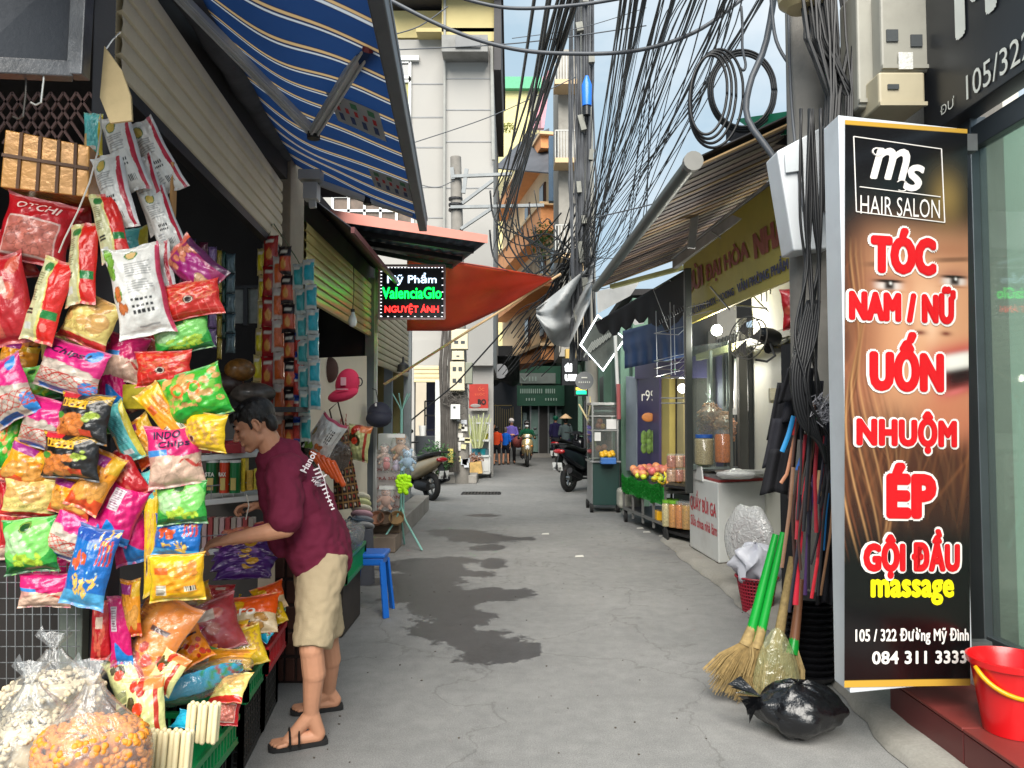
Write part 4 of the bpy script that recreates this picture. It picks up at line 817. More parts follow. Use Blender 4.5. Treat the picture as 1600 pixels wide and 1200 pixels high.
def sack_pts(c,rx,ry,rz,seed,lean=(0,0)):
 r1=random.Random(seed);ph=[r1.uniform(0,6)for _ in range(6)]
 def f(t,a):
  k_=max(0,(t-.62)/.38);w_=(math.sin(min(t,.62)*1.02*PI*.72+.42))**.5*((1-k_)**1.35*.86+.14)
  w_=max(.1,w_)*(1+.06*math.sin(3*a+ph[0])+.05*math.sin(5*a+ph[1]+6*t)+(.03+.22*k_)*math.sin(9*a+ph[2])*t)
  return V(c[0]+rx*w_*math.cos(a)+lean[0]*t,c[1]+ry*w_*math.sin(a)+lean[1]*t,c[2]+rz*2*t)
 return f
def filled_bag(name,label,cat,c,rx,ry,rz,piece,pm,n,seed,fill=.72,neck=True,lean=(0,0),fm=clear,group=None,core=None):
 """see-through bag: loose pieces packed against the film, clear film around"""
 t=thing(name,label,cat,c,0,group);f=sack_pts(c,rx,ry,rz,seed,lean);r1=random.Random(seed)
 q=MB();NP=22;MP=28
 Pp=np.array([[tuple(f(i/NP*(1.0 if neck else.85),2*PI*j/MP))for j in range(MP+1)]for i in range(NP+1)]);q.grid(Pp)
 if neck:
  tp=f(1,0);top=V(c[0]+lean[0],c[1]+lean[1],c[2]+rz*2)
  for k in range(9):a=k*.7;q.add([top+V(0,0,-.01),top+V(math.cos(a)*rx*.35,math.sin(a)*ry*.3,rz*.35+.02*math.sin(k*2)),top+V(math.cos(a+.7)*rx*.4,math.sin(a+.7)*ry*.35,rz*.3)],[(0,1,2)])
 q.build('film',fm,t,True)
 q=MB();Pp=np.array([[tuple(V(c[0]+lean[0]*i/NP*fill,c[1]+lean[1]*i/NP*fill,0)+(f(i/NP*fill,2*PI*j/14)-V(c[0]+lean[0]*i/NP*fill,c[1]+lean[1]*i/NP*fill,0))*1.0)for j in range(15)]for i in range(NP+1)])
 ctr=V(c[0],c[1],0)
 for i in range(NP+1):
  for j in range(15):p=Vector(Pp[i,j]);cc=V(c[0]+lean[0]*i/NP*fill,c[1]+lean[1]*i/NP*fill,p.z);Pp[i,j]=tuple(cc+(p-cc)*.80+V(0,0,.01))
 q.grid(Pp);topc=Pp[-1].mean(0)
 q.build('filling',core or pm,t,True)
 q=MB()
 for k in range(n):
  tt=r1.uniform(.01,fill);a=r1.uniform(0,2*PI)
  p=f(tt,a);cc=V(c[0]+lean[0]*tt,c[1]+lean[1]*tt,p.z);s_=.92
  if k%6==0:tt=fill;s_=math.sqrt(r1.random())*.9;p=f(tt,a);cc=V(c[0]+lean[0]*tt,c[1]+lean[1]*tt,p.z)
  pos=cc+(p-cc)*s_
  piece(q,pos,r1)
 o=q.build('pieces',pm,t,'auto' if len(q.f)<4000 else True);o['kind']='stuff'
 return t
def p_ball(r):return lambda q,p,g:q.ball(p,(r*g.uniform(.8,1.15),r*g.uniform(.8,1.1),r*g.uniform(.75,1)),8,5,rot=(g.uniform(0,3),g.uniform(0,3),0))
def p_puff(r):return lambda q,p,g:[q.ball(p+V(g.uniform(-1,1),g.uniform(-1,1),g.uniform(-1,1))*r*.6,r*g.uniform(.5,.8),6,4)for _ in range(2)]
orange_ball=mat('orange_puff',(214,132,34),.6,0,.2,40,.3,90);cream_puff=mat('cream_puff',(206,190,160),.75,0,.15,40,.3,90)
filled_bag('snack_sack','clear sack of round orange puffed balls in the foreground','sack',(-1.27,2.33,.30),.165,.14,.20,p_ball(.0125),orange_ball,950,1,fill=.66)
filled_bag('snack_sack','clear sack of cream popcorn left of the orange balls','sack',(-1.50,2.40,.32),.15,.13,.18,p_puff(.013),cream_puff,640,2,fill=.66)
filled_bag('snack_sack','clear sack of cream puffs behind the popcorn sack','sack',(-1.60,2.68,.38),.16,.13,.16,p_puff(.014),cream_puff,420,3,fill=.66)
filled_bag('snack_sack','bag of pale noodle snacks cut by the bottom left corner of the picture','sack',(-1.46,2.12,.22),.11,.09,.10,p_puff(.012),mat('pale_noodle',(206,184,140),.7),260,4,fill=.85)
filled_bag('plastic_bag','crumpled empty clear bag at the left picture edge','bag',(-1.62,2.30,.36),.09,.08,.2,p_puff(.01),cream_puff,8,5,fill=.1)
stick_m=mat('rice_stick',(214,200,160),.7,0,.1,20)
for j,(px,py,n,lab)in enumerate([(265,1175,8,'bundle of upright pale rice sticks at the front of the green tray'),(318,1130,6,'second bundle of pale rice sticks by the rim of the green tray')]):
 t=thing('stick_bundle',lab,'bundle',W(px,py+30,2.5+j*.16),0,'bundles of pale rice sticks');c=W(px,py,2.5+j*.16)
 for i in range(n):
  for k in range(2):
   q=MB();p=c+V((i-n/2)*.019,k*.024-.01*(i%2),0);q.cap(p+V(0,0,-.06),p+V(.004,.012,.055),.0095,.009,8);q.build('stick',stick_m,t,True)
packs=[('orange_pack',240,1000,110,130,-14,2.90,'big orange pack in clear film lying in the trays',-30,-25),('orange_karo',385,962,88,62,8,3.62,'orange and cream sweet pack with white lettering near the far hand',-40,0),('red_plain',320,985,96,84,20,3.25,'red pack in clear film between the two orange packs',-35,10),('cream_pack',203,1055,58,70,30,2.80,'cream pack with pale circles behind the standing tomato pack',-20,0),('cream_pack',228,1110,52,92,8,2.62,'cream pack with red stripe and tomato print standing between sacks and sticks',-14,10),('yellow_back',345,1030,90,34,0,3.1,'yellow pack lying flat behind the blue pack',-50,0),('yellow_corn',385,1012,48,62,20,3.30,'small yellow pack at the rim of the green tray',-40,10),('red_window',352,1108,40,44,-10,2.95,'small red pack at the rim of the nearest green tray',-30,20),]
for i,(k,px,py,w_,h_,rot,d,lab,pit,yaw)in enumerate(packs):
 o=bag(k,px,py,w_*1.1,h_*1.1,rot,d,lab,seed=200+i,yaw=yaw,pitch=pit,name='snack_pack',cat='pack',txt=(('Karo',.4,.5,.6,.22,(230,225,215),.1,.02),)if k=='orange_karo' else())
 mb_=MB();f_=bag_surface(w_*d/FPX*1.2,h_*d/FPX*1.25,min(w_,h_)*d/FPX*.36,900+i);Pq=np.array([[tuple(f_(u,v))for v in np.linspace(-1,1,20)]for u in np.linspace(-1,1,16)]);mb_.grid(Pq)
 if i in(0,2,3):c_=mb_.build('outer_film',film('thin_film',milky=.03,rough=.12),o,True,world=False)
bp_=thing('snack_pack','long sky blue roll pack in clear film lying across the green tray','pack',W(310,1075,2.85));q=MB();Pq=[];Cq=[]
for i in range(26):
 t_=i/25;c=W(245,1088,2.78).lerp(W(378,1042,3.02),t_);r_=.048*(math.sin(PI*(t_*.9+.06))**.5);Pq.append([]);Cq.append([])
 for j in range(21):
  a=2*PI*j/20;rr2=r_*(1+.07*math.sin(a*3+i*.5)+.05*math.sin(i*1.7));Pq[-1].append(tuple(c+V(.1,.35,0)*rr2*math.cos(a)*1.6+V(0,-.25,.95)*rr2*math.sin(a)))
  g_=(t_>.55 and math.sin(a*2+t_*40)>.55);r2=(t_>.68 and math.sin(a*3-t_*50)>.8);Cq[-1].append(lin((170,60,60))if r2 else lin((20,150,90))if g_ else lin((24,160,200)))
q.grid(np.array(Pq),cols=np.array(Cq));q.build('wrapper',foil,bp_,True)
q=MB();q.tube([W(238,1092,2.77),W(262,1082,2.8),W(310,1066,2.88),W(360,1048,2.98),W(392,1035,3.05)],[.02,.055,.064,.056,.02],14);q.build('outer_film',film('thin_film'),bp_,True)
cand=[lin(c)for c in((206,170,20),(190,40,40),(60,130,170),(210,200,190),(220,120,30),(60,140,60),(190,30,60))]
q=MB();r1=random.Random(8)
for i in range(420):
 x=r1.uniform(-1.72,-1.17);y=r1.uniform(3.1,3.98);z=.43+.08*math.sin((x+1.7)*5)+r1.uniform(0,.08)
 c=r1.choice(cand);p=V(x,y,z);d=V(r1.uniform(-1,1),r1.uniform(-1,1),r1.uniform(-.4,.6)).normalized();q.tube([p-d*.032,p-d*.022,p-d*.018,p+d*.018,p+d*.022,p+d*.032],[.014,.004,.013,.013,.004,.014],6,col=c,flat=.6)
o=q.build('sweet',foil,None,'auto');o['kind']='stuff';props(o,'heap of small wrapped sweets filling the red and green trays','sweets')
for i,(k,px,py,w_,h_,rot,d,lab)in enumerate([('orange_cheese',300,935,60,40,20,3.5,'dim orange pack at the back of the trays under the yellow bag'),('red_plain',345,925,40,24,0,3.7,'dark red lid-like pack beside the white shelf'),('yellow_corn',428,958,34,44,30,3.75,'small tan pack at the end of the red tray'),('cyan_green',410,985,44,26,-20,3.6,'small blue and green pack in the red tray'),('orange_cheese',362,985,60,30,15,3.4,'flat orange pack in the green tray beside the sweets'),('pink_cracker',290,1000,56,60,0,3.2,'pale pink pack tucked between the orange and the red packs')]):
 bag(k,px,py,w_,h_,rot,d,lab,seed=300+i,yaw=20-13*i,pitch=-35,name='snack_pack',cat='pack')
sf=thing('shelf_unit','white metal shelf unit with tubes and boxes beyond the hanging bags','shelf',V(-1.75,4.05,.05))
A0=W(312,716,3.95);A1=W(405,708,4.2)
for(yl,yr)in((712,704),(782,772),(860,850)):
 a,b=W(312,yl,3.9),W(415,yr,4.05);q=MB();q.slab(a,b,b+V(-.1,.35,0),a+V(-.1,.35,0),.03);q.build('shelf',white_paint,sf,bevel=.004)
 q=MB();q.tube([a+V(0,0,.07),b+V(0,0,.07)],.003,5)
 for i in range(7):p=a.lerp(b,i/6);q.tube([p,p+V(0,0,.07)],.0022,5)
 q.build('guard_rail',wire_steel,sf)
q=MB();q.slab(W(300,900,4.3),W(425,880,4.45),W(425,640,4.45),W(300,640,4.3),.02);q.build('back_panel',mat('shelf_back',(70,66,62),.6),sf)
for i,(x0,x1,c,lab,tx_)in enumerate([(322,341,(20,96,50),'dark green snack tube, leftmost on the white shelf','STA'),(343,358,(206,62,26),'orange snack tube between two green tubes on the white shelf','RAX'),(359,375,(16,116,60),'green snack tube right of the orange one on the white shelf',None)]):
 d=3.96+.01*i;b=W((x0+x1)/2,770,d);r_=(x1-x0)/2*d/FPX;h_=47*d/FPX;t=thing('snack_tube',lab,'tube',b,0,'snack tubes on the white shelf')
 q=MB();q.lathe(b,[(r_,0),(r_,h_)],18);q.build('tube',mat('tube%d'%i,c,.35,coat=.3),t,'auto')
 q=MB();q.lathe(b,[(r_*1.04,h_),(r_*1.04,h_+.012)],18);q.build('lid',white_plastic,t,'auto')
 q=MB();q.box(b+V(0,-r_*.96,h_*.3),(r_*1.0,.004,h_*.4));q.build('band',mat('tubeband',(196,176,100),.5),t)
 if tx_:q=MB();put_text(q,tx_,b+V(0,-r_-.004,h_*.62),r_*1.5,.022,bold=.03);q.build('lettering',mat('ink_w',(220,220,210),.5),t)
for i,(x0,x1,c,y0,y1)in enumerate([(377,384,(206,180,30),716,768),(386,396,(200,160,60),735,766),(397,406,(206,190,60),732,765),(407,414,(180,150,50),735,764)]):
 a=W(x0,y1,4.0);b=W(x1,y0,4.0);q=MB();q.box(((a.x+b.x)/2,4.02,(a.z+b.z)/2),(b.x-a.x,.06,b.z-a.z));solo(q,'snack_box',['slim yellow box','small ochre box','small lemon box','small mustard box'][i]+' standing right of the green tubes on the shelf','box',mat('sbox%d'%i,c,.5,0,.35,60),bevel=.003)
q=MB();q.box(W(345,700,4.0),(.26,.12,.05));q.box(W(352,690,4.02),(.18,.1,.02));solo(q,'box','flat red printed box lying on the top shelf beside the face','box',mat('redbox',(150,24,34),.4,0,.2,30),bevel=.003)
for i in range(9):
 q=MB();a=W(322+i*9,832,4.0);q.box(a,(.024,.05,.16));solo(q,'snack_box','thin upright carton under the tubes, %s from the left in its row'%['first','second','third','fourth','fifth','sixth','seventh','eighth','ninth'][i],'box',mat('carton_w%d'%(i%3),[(176,150,150),(150,60,60),(160,150,140)][i%3],.5),'thin cartons under the tubes',bevel=.002)
for i in range(7):
 o=bag('purple_yam' if i<2 else 'purple_flat',380+[4,-6,6,0,-4,8,2][i],838+i*8.5,84,40,[8,-14,6,-4,10,-6,3][i],3.98-.02*i,['purple pack with yellow print on top of the pile under the hands','purple pack second from the top of the pile'][i]if i<2 else 'shiny dark purple pack, %s of the pile under the hands'%['','','third from the top','fourth from the top','third from the bottom','second from the bottom','lowest'][i],'purple packs in a pile',seed=400+i,pitch=-50 if i else-20,name='snack_pack',cat='pack')
ch=thing('drawer_chest','brown chest of small drawers behind the shopper','chest',V(-1.62,4.55,0))
a=W(428,860,4.35);b=W(500,855,4.35)
q=MB();q.box(((a.x+b.x)/2,4.55,.37),(b.x-a.x,.36,.74));brn=mat('chest_brown',(72,42,32),.5,0,.25,6,.2);q.build('carcass',mat('chest_dark',(40,26,22),.6),ch,bevel=.005)
for r_ in range(5):
 for c in range(4):q=MB();q.box((a.x+(c+.5)*(b.x-a.x)/4,4.365,.08+r_*.145),((b.x-a.x)/4-.015,.02,.125));q.build('drawer',brn,ch,bevel=.004)
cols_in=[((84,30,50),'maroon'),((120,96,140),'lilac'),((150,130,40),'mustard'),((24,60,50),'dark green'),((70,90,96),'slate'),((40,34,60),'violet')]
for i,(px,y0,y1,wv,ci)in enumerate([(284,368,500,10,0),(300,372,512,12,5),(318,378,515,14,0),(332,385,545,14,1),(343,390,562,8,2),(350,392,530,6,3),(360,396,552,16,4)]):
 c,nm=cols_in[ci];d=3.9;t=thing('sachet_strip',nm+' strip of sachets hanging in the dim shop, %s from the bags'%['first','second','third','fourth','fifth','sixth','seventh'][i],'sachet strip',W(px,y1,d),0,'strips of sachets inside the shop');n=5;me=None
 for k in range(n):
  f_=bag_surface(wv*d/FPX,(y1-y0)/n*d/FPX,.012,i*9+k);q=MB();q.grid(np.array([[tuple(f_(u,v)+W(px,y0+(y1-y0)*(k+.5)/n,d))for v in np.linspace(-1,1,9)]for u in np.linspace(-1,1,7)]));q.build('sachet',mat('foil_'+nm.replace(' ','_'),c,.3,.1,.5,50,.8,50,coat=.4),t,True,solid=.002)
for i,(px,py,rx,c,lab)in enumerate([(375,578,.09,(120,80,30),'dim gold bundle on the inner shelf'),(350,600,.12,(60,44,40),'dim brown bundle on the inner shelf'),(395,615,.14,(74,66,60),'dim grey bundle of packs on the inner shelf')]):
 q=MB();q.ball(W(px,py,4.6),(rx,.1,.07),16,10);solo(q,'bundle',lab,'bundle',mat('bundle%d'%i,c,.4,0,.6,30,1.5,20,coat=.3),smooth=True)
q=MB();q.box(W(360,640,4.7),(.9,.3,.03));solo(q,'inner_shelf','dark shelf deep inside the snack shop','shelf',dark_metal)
ww=thing('inner_window','grimy window with two panes at the back of the snack shop','window',W(380,470,5.2))
q=MB();q.slab(W(363,505,5.2),W(402,505,5.2),W(402,450,5.2),W(363,450,5.2),.01);q.build('pane',mat('grimy',(120,124,120),.5,0,.3,20),ww)
q=MB();q.bar(W(384,508,5.18),W(384,448,5.18),.03,.02);q.bar(W(360,450,5.18),W(404,448,5.18),.03,.02);q.build('frame',dark_metal,ww)
strips=[([(408,388),(412,470),(404,560),(396,680)],15,(196,176,120),(206,190,30),'strip of yellow and cream sachets, leftmost on the pillar',7,5.05),([(424,368),(422,460),(420,560),(420,700)],25,(150,20,30),(176,50,40),'strip of deep red sachets hanging on the pillar',7,4.98),([(436,400),(434,500),(436,590),(436,700)],20,(206,190,180),(206,96,40),'strip of white-edged orange sachets in the middle of the pillar',6,4.93),([(444,385),(450,470),(454,560),(454,700)],21,(30,20,26),(206,84,50),'strip of black and orange sachets right of the middle of the pillar',7,4.90),([(468,520),(466,600),(465,690)],15,(20,70,160),(190,60,50),'strip of blue sachets right of the black ones',5,4.88),([(464,412),(470,480),(474,580),(478,690)],18,(190,196,190),(40,150,150),'strip of silver and teal sachets, second from the right',7,4.85),([(480,405),(487,480),(490,560),(492,640)],20,(200,204,200),(20,160,176),'strip of silver and cyan sachets, rightmost on the pillar',6,4.80),]
for i,(pts,wv,ca,cb,lab,n,d)in enumerate(strips):
 t=thing('sachet_strip',lab,'sachet strip',W(pts[-1][0],pts[-1][1],d),0,'strings of sachets on the pillar')
 pa=np.array(pts,float);L_=np.concatenate([[0],np.cumsum(np.hypot(*np.diff(pa,axis=0).T))])
 for k in range(n):
  s_=L_[-1]*(k+.5)/n;x=np.interp(s_,L_,pa[:,0]);y=np.interp(s_,L_,pa[:,1]);hh=L_[-1]/n*d/FPX*1.04
  f_=bag_surface(wv*d/FPX*1.1,hh,.024,i*13+k,.5);q=MB();us=np.linspace(-1,1,13);vs2=np.linspace(-1,1,19)
  cc=np.zeros((13,19,3));
  for a in range(13):
   for b in range(19):
    col=lin(ca)
    if abs(vs2[b])<.72 and(us[a]>-.45 if i in(0,2,5,6)else True):col=lin(cb)*(1.1 if(us[a]**2+(vs2[b]+.2)**2*2)<.3 else.9)
    if i in(1,3)and(us[a])**2+(vs2[b]+.25)**2*1.2<.18:col=lin((214,150,70))
    if i==3 and vs2[b]>.3:col=lin(ca)
    if vs2[b]>.55 and vs2[b]<.68 and abs(us[a])<.6:col=lin((214,206,190))
    cc[a,b]=col
  c=W(x,y,d);Mz=Euler((0,0,R(-18+5*(k%3)))).to_matrix();q.grid(np.array([[tuple(Mz@f_(u,v)+c)for v in vs2]for u in us]),cols=cc);q.build('sachet',foil,t,True,solid=.003)
q=MB();q.tube([W(428,350,5.1),W(445,375,4.95),W(464,405,4.9),W(478,430,4.85)],.004,5);q.tube([W(425,350,5.1),W(420,370,5.0)],.004,5);solo(q,'string','thin strings tying the sachet strips to the pillar','string',mat('string_green',(110,120,90),.7))
for i,(k,px,py,w_,h_,rot,d,lab,pit)in enumerate([('orange_pack',290,1010,60,70,30,2.98,'crumpled orange pack between the big orange pack and the blue roll',-30),('yellow_corn',330,960,56,40,-10,3.35,'yellow pack lying above the red film pack',-40),('orange_karo',420,935,50,44,20,3.8,'orange pack standing at the back of the red tray',-20),('cream_pack',262,1050,50,60,-20,2.75,'cream pack lying between the tomato pack and the blue roll',-30),('cyan_green',300,1125,60,30,0,2.7,'blue-green pack lying under the rice stick bundles',-50),('pale_yellow',360,1075,60,50,10,2.95,'pale pack lying at the rim of the green tray under the blue roll',-45),('red_noodle',260,950,60,46,0,3.3,'red noodle pack in the shade under the yellow barcode bag',-30),('blue_crab',215,975,40,60,10,3.0,'blue pack behind the big orange pack',-10)]):
 bag(k,px,py,w_,h_,rot,d,lab,seed=800+i,yaw=15-8*i,pitch=pit,name='snack_pack',cat='pack')
#cosmetics shop (second on the left)
X2=-1.70
s2=thing('cosmetics_shop','second shop on the left with olive slatted shutters and grey metal posts','shop',(X2,8.5,0))
ysl=mat('ochre_slat',(172,160,108),.35,.2,.1,3,.1,stain=.3,stcol=(90,84,60));gsl=mat('tan_slat',(168,158,132),.45,.1,.12,3,.1,stain=.4,stcol=(80,74,62))
slats(s2,'shutter_slat',(X2,6.1,0),(X2,8.95,0),2.48,3.12,8,ysl,.025)
slats(s2,'shutter_slat',(X2,9.15,0),(X2,12.2,0),2.18,3.10,11,gsl,.025)
for(y,w_)in((9.05,.10),(12.3,.12)):
 q=MB();q.box((X2,y,1.6),(.12,w_,3.2));q.build('post',grey_paint,s2,bevel=.005)
q=MB();q.bar((X2+.09,8.9,.1),(X2+.09,8.9,3.3),.035,.035,up=(0,1,0));q.bar((X2+.12,8.8,.4),(X2+.12,8.8,2.4),.02,.02,up=(0,1,0));q.build('rail',white_paint,s2)
q=MB();q.box((-4.2,9.2,1.8),(.1,7,3.6));q.box((-2.95,12.6,1.8),(2.5,.1,3.6));q.build('back_wall',mat('olive_wall',(140,128,84),.8,0,.12,2,.1,stain=.2),s2)
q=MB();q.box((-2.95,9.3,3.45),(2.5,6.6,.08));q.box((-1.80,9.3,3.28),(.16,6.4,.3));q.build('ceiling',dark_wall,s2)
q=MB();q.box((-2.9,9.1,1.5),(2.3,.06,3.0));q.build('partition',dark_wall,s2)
def corrugated(root,name,a,b,c,d,n,amp,m,along=True):
 """sheet a-b (edge), d-c opposite edge; ridges run from ab to dc"""
 a,b,c,d=map(Vector,(a,b,c,d));nn=(b-a).cross(d-a).normalized();k=n*4;P_=np.zeros((2,k+1,3))
 for i in range(k+1):
  t_=i/k;o_=nn*amp*math.sin(2*PI*t_*n);P_[0,i]=a.lerp(b,t_)+o_;P_[1,i]=d.lerp(c,t_)+o_
 q=MB();q.grid(P_);return q.build(name,m,root,True,solid=.003)
aw2=thing('metal_awning','dark corrugated awning sloping out over the ochre shutter','awning',(-1.5,7.6,3.0))
corrugated(aw2,'sheet',(-1.78,6.1,3.42),(-1.78,9.1,3.42),(-1.30,9.1,3.05),(-1.30,6.1,3.05),26,.012,mat('dark_sheet',(62,62,66),.5,.4,.25,4,.2,stain=.5,stcol=(90,66,50)))
q=MB();q.bar((-1.29,6.05,3.03),(-1.29,9.15,3.03),.03,.05);q.build('edge_bar',mat('maroon_bar',(96,50,52),.5,.2),aw2)
cn=thing('canopy','wide canopy with pink fascia and dark blue underside above the cosmetics sign','canopy',(-1.1,8,3.2))
ca,cb=W(462,334,6.9),W(762,377,7.3);cbk,cak=W(706,420,9.2),W(468,372,9.6)
corrugated(cn,'roof_sheet',ca,cb,cbk,cak,16,.01,mat('blue_sheet',(58,72,86),.45,.5,.2,3,.1,stain=.4,stcol=(110,84,60)))
q=MB();q.slab(ca+V(0,-.01,-.02),cb+V(0,-.01,-.02),cb+V(0,-.01,.06),ca+V(0,-.01,.09),.012);q.build('fascia',mat('pink_paint',(206,132,118),.6,0,.08,4,.05,stain=.2),cn)
for t_ in(.2,.5,.8):q=MB();q.bar(ca.lerp(cb,.05).lerp(cak.lerp(cbk,.05),t_)-V(0,0,.04),ca.lerp(cb,.97).lerp(cak.lerp(cbk,.97),t_)-V(0,0,.04),.05,.05);q.build('purlin',dark_metal,cn)
def led_sign():
 c=W(644,457,8.4);wd,h_=.735,.60;t=thing('shop_sign','lit sign with white, green and red lettering on black under the pink canopy','sign',c)
 rt=V(1,.02,.0).normalized()
 q=MB();q.box(c,(wd-.03,.05,h_-.03));q.build('panel',mat('sign_black',(16,20,24),.4),t)
 q=MB()
 for s_ in(-1,1):q.bar(c+V(s_*wd/2,-.03,-h_/2),c+V(s_*wd/2,-.03,h_/2),.02,.02,up=(0,1,0));q.bar(c+V(-wd/2,-.03,s_*h_/2),c+V(wd/2,-.03,s_*h_/2),.02,.02)
 q.build('frame',mat('sign_frame',(176,150,150),.4,.4),t)
 q=MB();dots=[]
 for i in range(19):dots+=[(-wd/2+.03+i*(wd-.06)/18,h_/2-.025),(-wd/2+.03+i*(wd-.06)/18,-h_/2+.025)]
 for i in range(15):dots+=[(-wd/2+.025,-h_/2+.03+i*(h_-.06)/14),(wd/2-.025,-h_/2+.03+i*(h_-.06)/14)]
 for i,(x,z)in enumerate(dots):
  if i%4<3:q.box(c+V(x,-.03,z),(.018,.006,.007))
 o=q.build('light_dots',glow('led_dot',(220,220,225),1.5),t);o['kind']='stuff'
 for(s,z,w_,hh,col,e,b_)in(('Mỹ Phẩm',.145,.55,.14,(200,225,245),1.6,.01),('ValenciaGlo',-.01,.66,.13,(10,250,70),3.2,.014),('NGUYỆT ÁNH',-.19,.60,.12,(255,40,36),3.0,.015)):
  q=MB();put_text(q,s,c+V(.0,-.030,z),w_,hh,bold=b_);q.build('lettering',glow('led_%d'%int(z*100+50),col,e),t);q=MB();put_text(q,s,c+V(.0,.030,z),w_,hh,right=(-1,0,0),bold=b_,pn=(0,1,0));q.build('back_lettering',glow('ledb_%d'%int(z*100+50),col,e*5),t)
 q=MB();p0=V(-1.60,8.75,c.z)
 for z in(-.2,.2):q.bar(c+V(-wd/2,.02,z),V(X2+.1,8.9,c.z+z),.025,.025)
 q.bar(V(X2+.1,8.88,c.z-.4),V(X2+.1,8.88,c.z+.45),.03,.03,up=(0,1,0));q.build('bracket',steel,t)
led_sign()
def bulb(px,py,d,label,lit,r=.034,s=8):
 c=W(px,py,d);t=thing('light_bulb',label,'bulb',c)
 q=MB();q.lathe(c,[(.004,-r*1.3),(r*.7,-r*1.0),(r,-r*.2),(r*.85,r*.7),(r*.45,r*1.5),(r*.42,r*2.0)],16);q.build('globe',glow('bulb_lit%d'%s,(255,244,225),s)if lit else mat('bulb_off',(215,218,214),.25),t,'auto')
 q=MB();q.lathe(c+V(0,0,r*2),[(r*.46,0),(r*.46,r*.7)],12);q.tube([c+V(0,0,r*2.6),c+V(.01,0,.3),c+V(0,.02,.55)],.004,6);q.build('socket',black_plastic,t)
bulb(551,502,7.4,'unlit white bulb hanging from a cord before the ochre shutter',False,.045)
bulb(583,592,9.4,'small lit bulb beside the grey post of the cosmetics shop',True,.028,14)
q=MB();q.lathe(W(630,570,11),[(.09,-.1),(.08,0),(.02,.04),(.012,.12)],12);solo(q,'hanging_lamp','small dark lantern hanging before the tan shutter','lamp',dark_metal,smooth='auto')
tp=thing('tarpaulin','orange-red tarpaulin stretched out beyond the lit sign','tarpaulin',W(750,460,9.8));n,m=14,26;Pt=np.zeros((n,m,3))
for j in range(m):
 u=j/(m-1);x=636+(862-636)*u;yt=398+36*u**1.0-2*math.sin(PI*u);yb=517 if u<.30 else 517-(517-440)*((u-.30)/.70)**1.15
 for i in range(n):v=i/(n-1);Pt[i,j]=W(x,yt+(yb-yt)*v,8.95+.9*v+.5*u+.05*math.sin(u*14+v*3)+.03*math.sin(v*11+u*5))
q=MB();q.grid(Pt);q.build('sheet',mat('tarp_red',(204,88,62),.55,0,.18,2.5,.3,14,transl=.45,stain=.3,stcol=(206,104,40)),tp,True,solid=.003)
q=MB();q.tube([W(x,y,8.93+.5*i/4)for i,(x,y)in enumerate([(636,397),(690,405),(745,415),(800,424),(862,434)])],.007,5);q.build('hem',mat('tarp_hem',(96,34,30),.6),tp)
q=MB();q.tube([W(600,601,9.2),W(740,512,9.5),W(876,428,9.9)],.016,7);solo(q,'bamboo_pole','tan bamboo pole propping up the red tarpaulin','pole',mat('bamboo',(176,146,108),.6,0,.2,12))
q=MB();q.tube([W(642,657,13.5),W(712,600,13.2),W(800,502,12.6)],.014,6);solo(q,'iron_rod','thin dark rod slanting from the grey post up towards the tarpaulin tip','rod',dark_metal)
ps=thing('poster','tall cream poster with a cut-off dark red word behind the pink cap','poster',W(540,640,7.8))
q=MB();q.slab(W(482,860,7.0),W(574,830,8.6),W(573,556,8.6),W(482,560,7.0),.02);q.build('board',mat('cream_poster',(206,198,180),.6,0,.05,3),ps)
put_text(q:=MB(),'Phẩm',W(538,664,7.85),.30,.24,right=(W(574,700,8.6)-W(500,700,7.2)),bold=.02,off=.01);q.build('lettering',mat('dark_red_ink',(150,64,56),.6),ps)
cp=thing('cap','pink-red baseball cap with a white emblem hanging in front of the cream poster','cap',W(540,610,7.2));c=W(543,600,7.2);pinkc=mat('pink_felt',(206,44,84),.8,0,.1,9,.4,90)
q=MB();q.ball(c+V(0,0,0),(.115,.10,.15),18,12,rot=(0,R(12),0));q.build('crown',pinkc,cp,True)
q=MB();q.ball(c+V(-.03,-.05,-.10),(.15,.10,.055),18,8,rot=(R(30),R(-16),0));q.build('brim',pinkc,cp,True)
q=MB();q.box(c+V(-.015,-.112,.02),(.05,.01,.075));q.box(c+V(-.02,-.135,-.055),(.11,.01,.01));q.build('emblem',mat('emblem',(226,170,180),.7),cp)
q=MB();q.tube([c+V(.115+.03*math.cos(a),-.02,.02+.04*math.sin(a))for a in np.linspace(-2,2,12)],.006,6);q.build('strap',black_plastic,cp)
for(px,py,c_,lab)in[(515,578,(80,56,50),'dim brown cap behind the pink one')]:
 q=MB();q.ball(W(px,py,7.5),(.09,.08,.13),14,9);solo(q,'cap',lab,'cap',mat('cap_brown',c_,.8),smooth=True)
bc=thing('cap','round navy cap hanging on the grey post beside the tripod stand','cap',W(592,650,8.5));c=W(593,648,8.5)
q=MB();q.ball(c,(.14,.12,.145),18,12);q.build('crown',mat('navy_felt',(30,34,52),.7,0,.1,9,.2),bc,True)
q=MB();q.ball(c+V(0,-.04,-.04),(.145,.13,.10),18,8,rot=(R(20),0,0));q.build('brim',mat('navy_felt',(30,34,52)),bc,True);q=MB();q.box(c+V(-.02,-.12,.11),(.02,.01,.035));q.build('label_tag',white_plastic,bc)
q=MB();q.tube([c+V(-.02,0,.15),c+V(-.05,.05,.28),c+V(-.10,.1,.3)],.005,5);q.build('hook',dark_metal,bc)
o=bag('white_veg',508,682,62,46,58,5.2,'white tags hanging in a bundle above the brown plastic bag',seed=500,name='tag_bundle',cat='tags')
filmbrown=film('dark_film',(80,66,56),.2,.2,.9,18,.75)
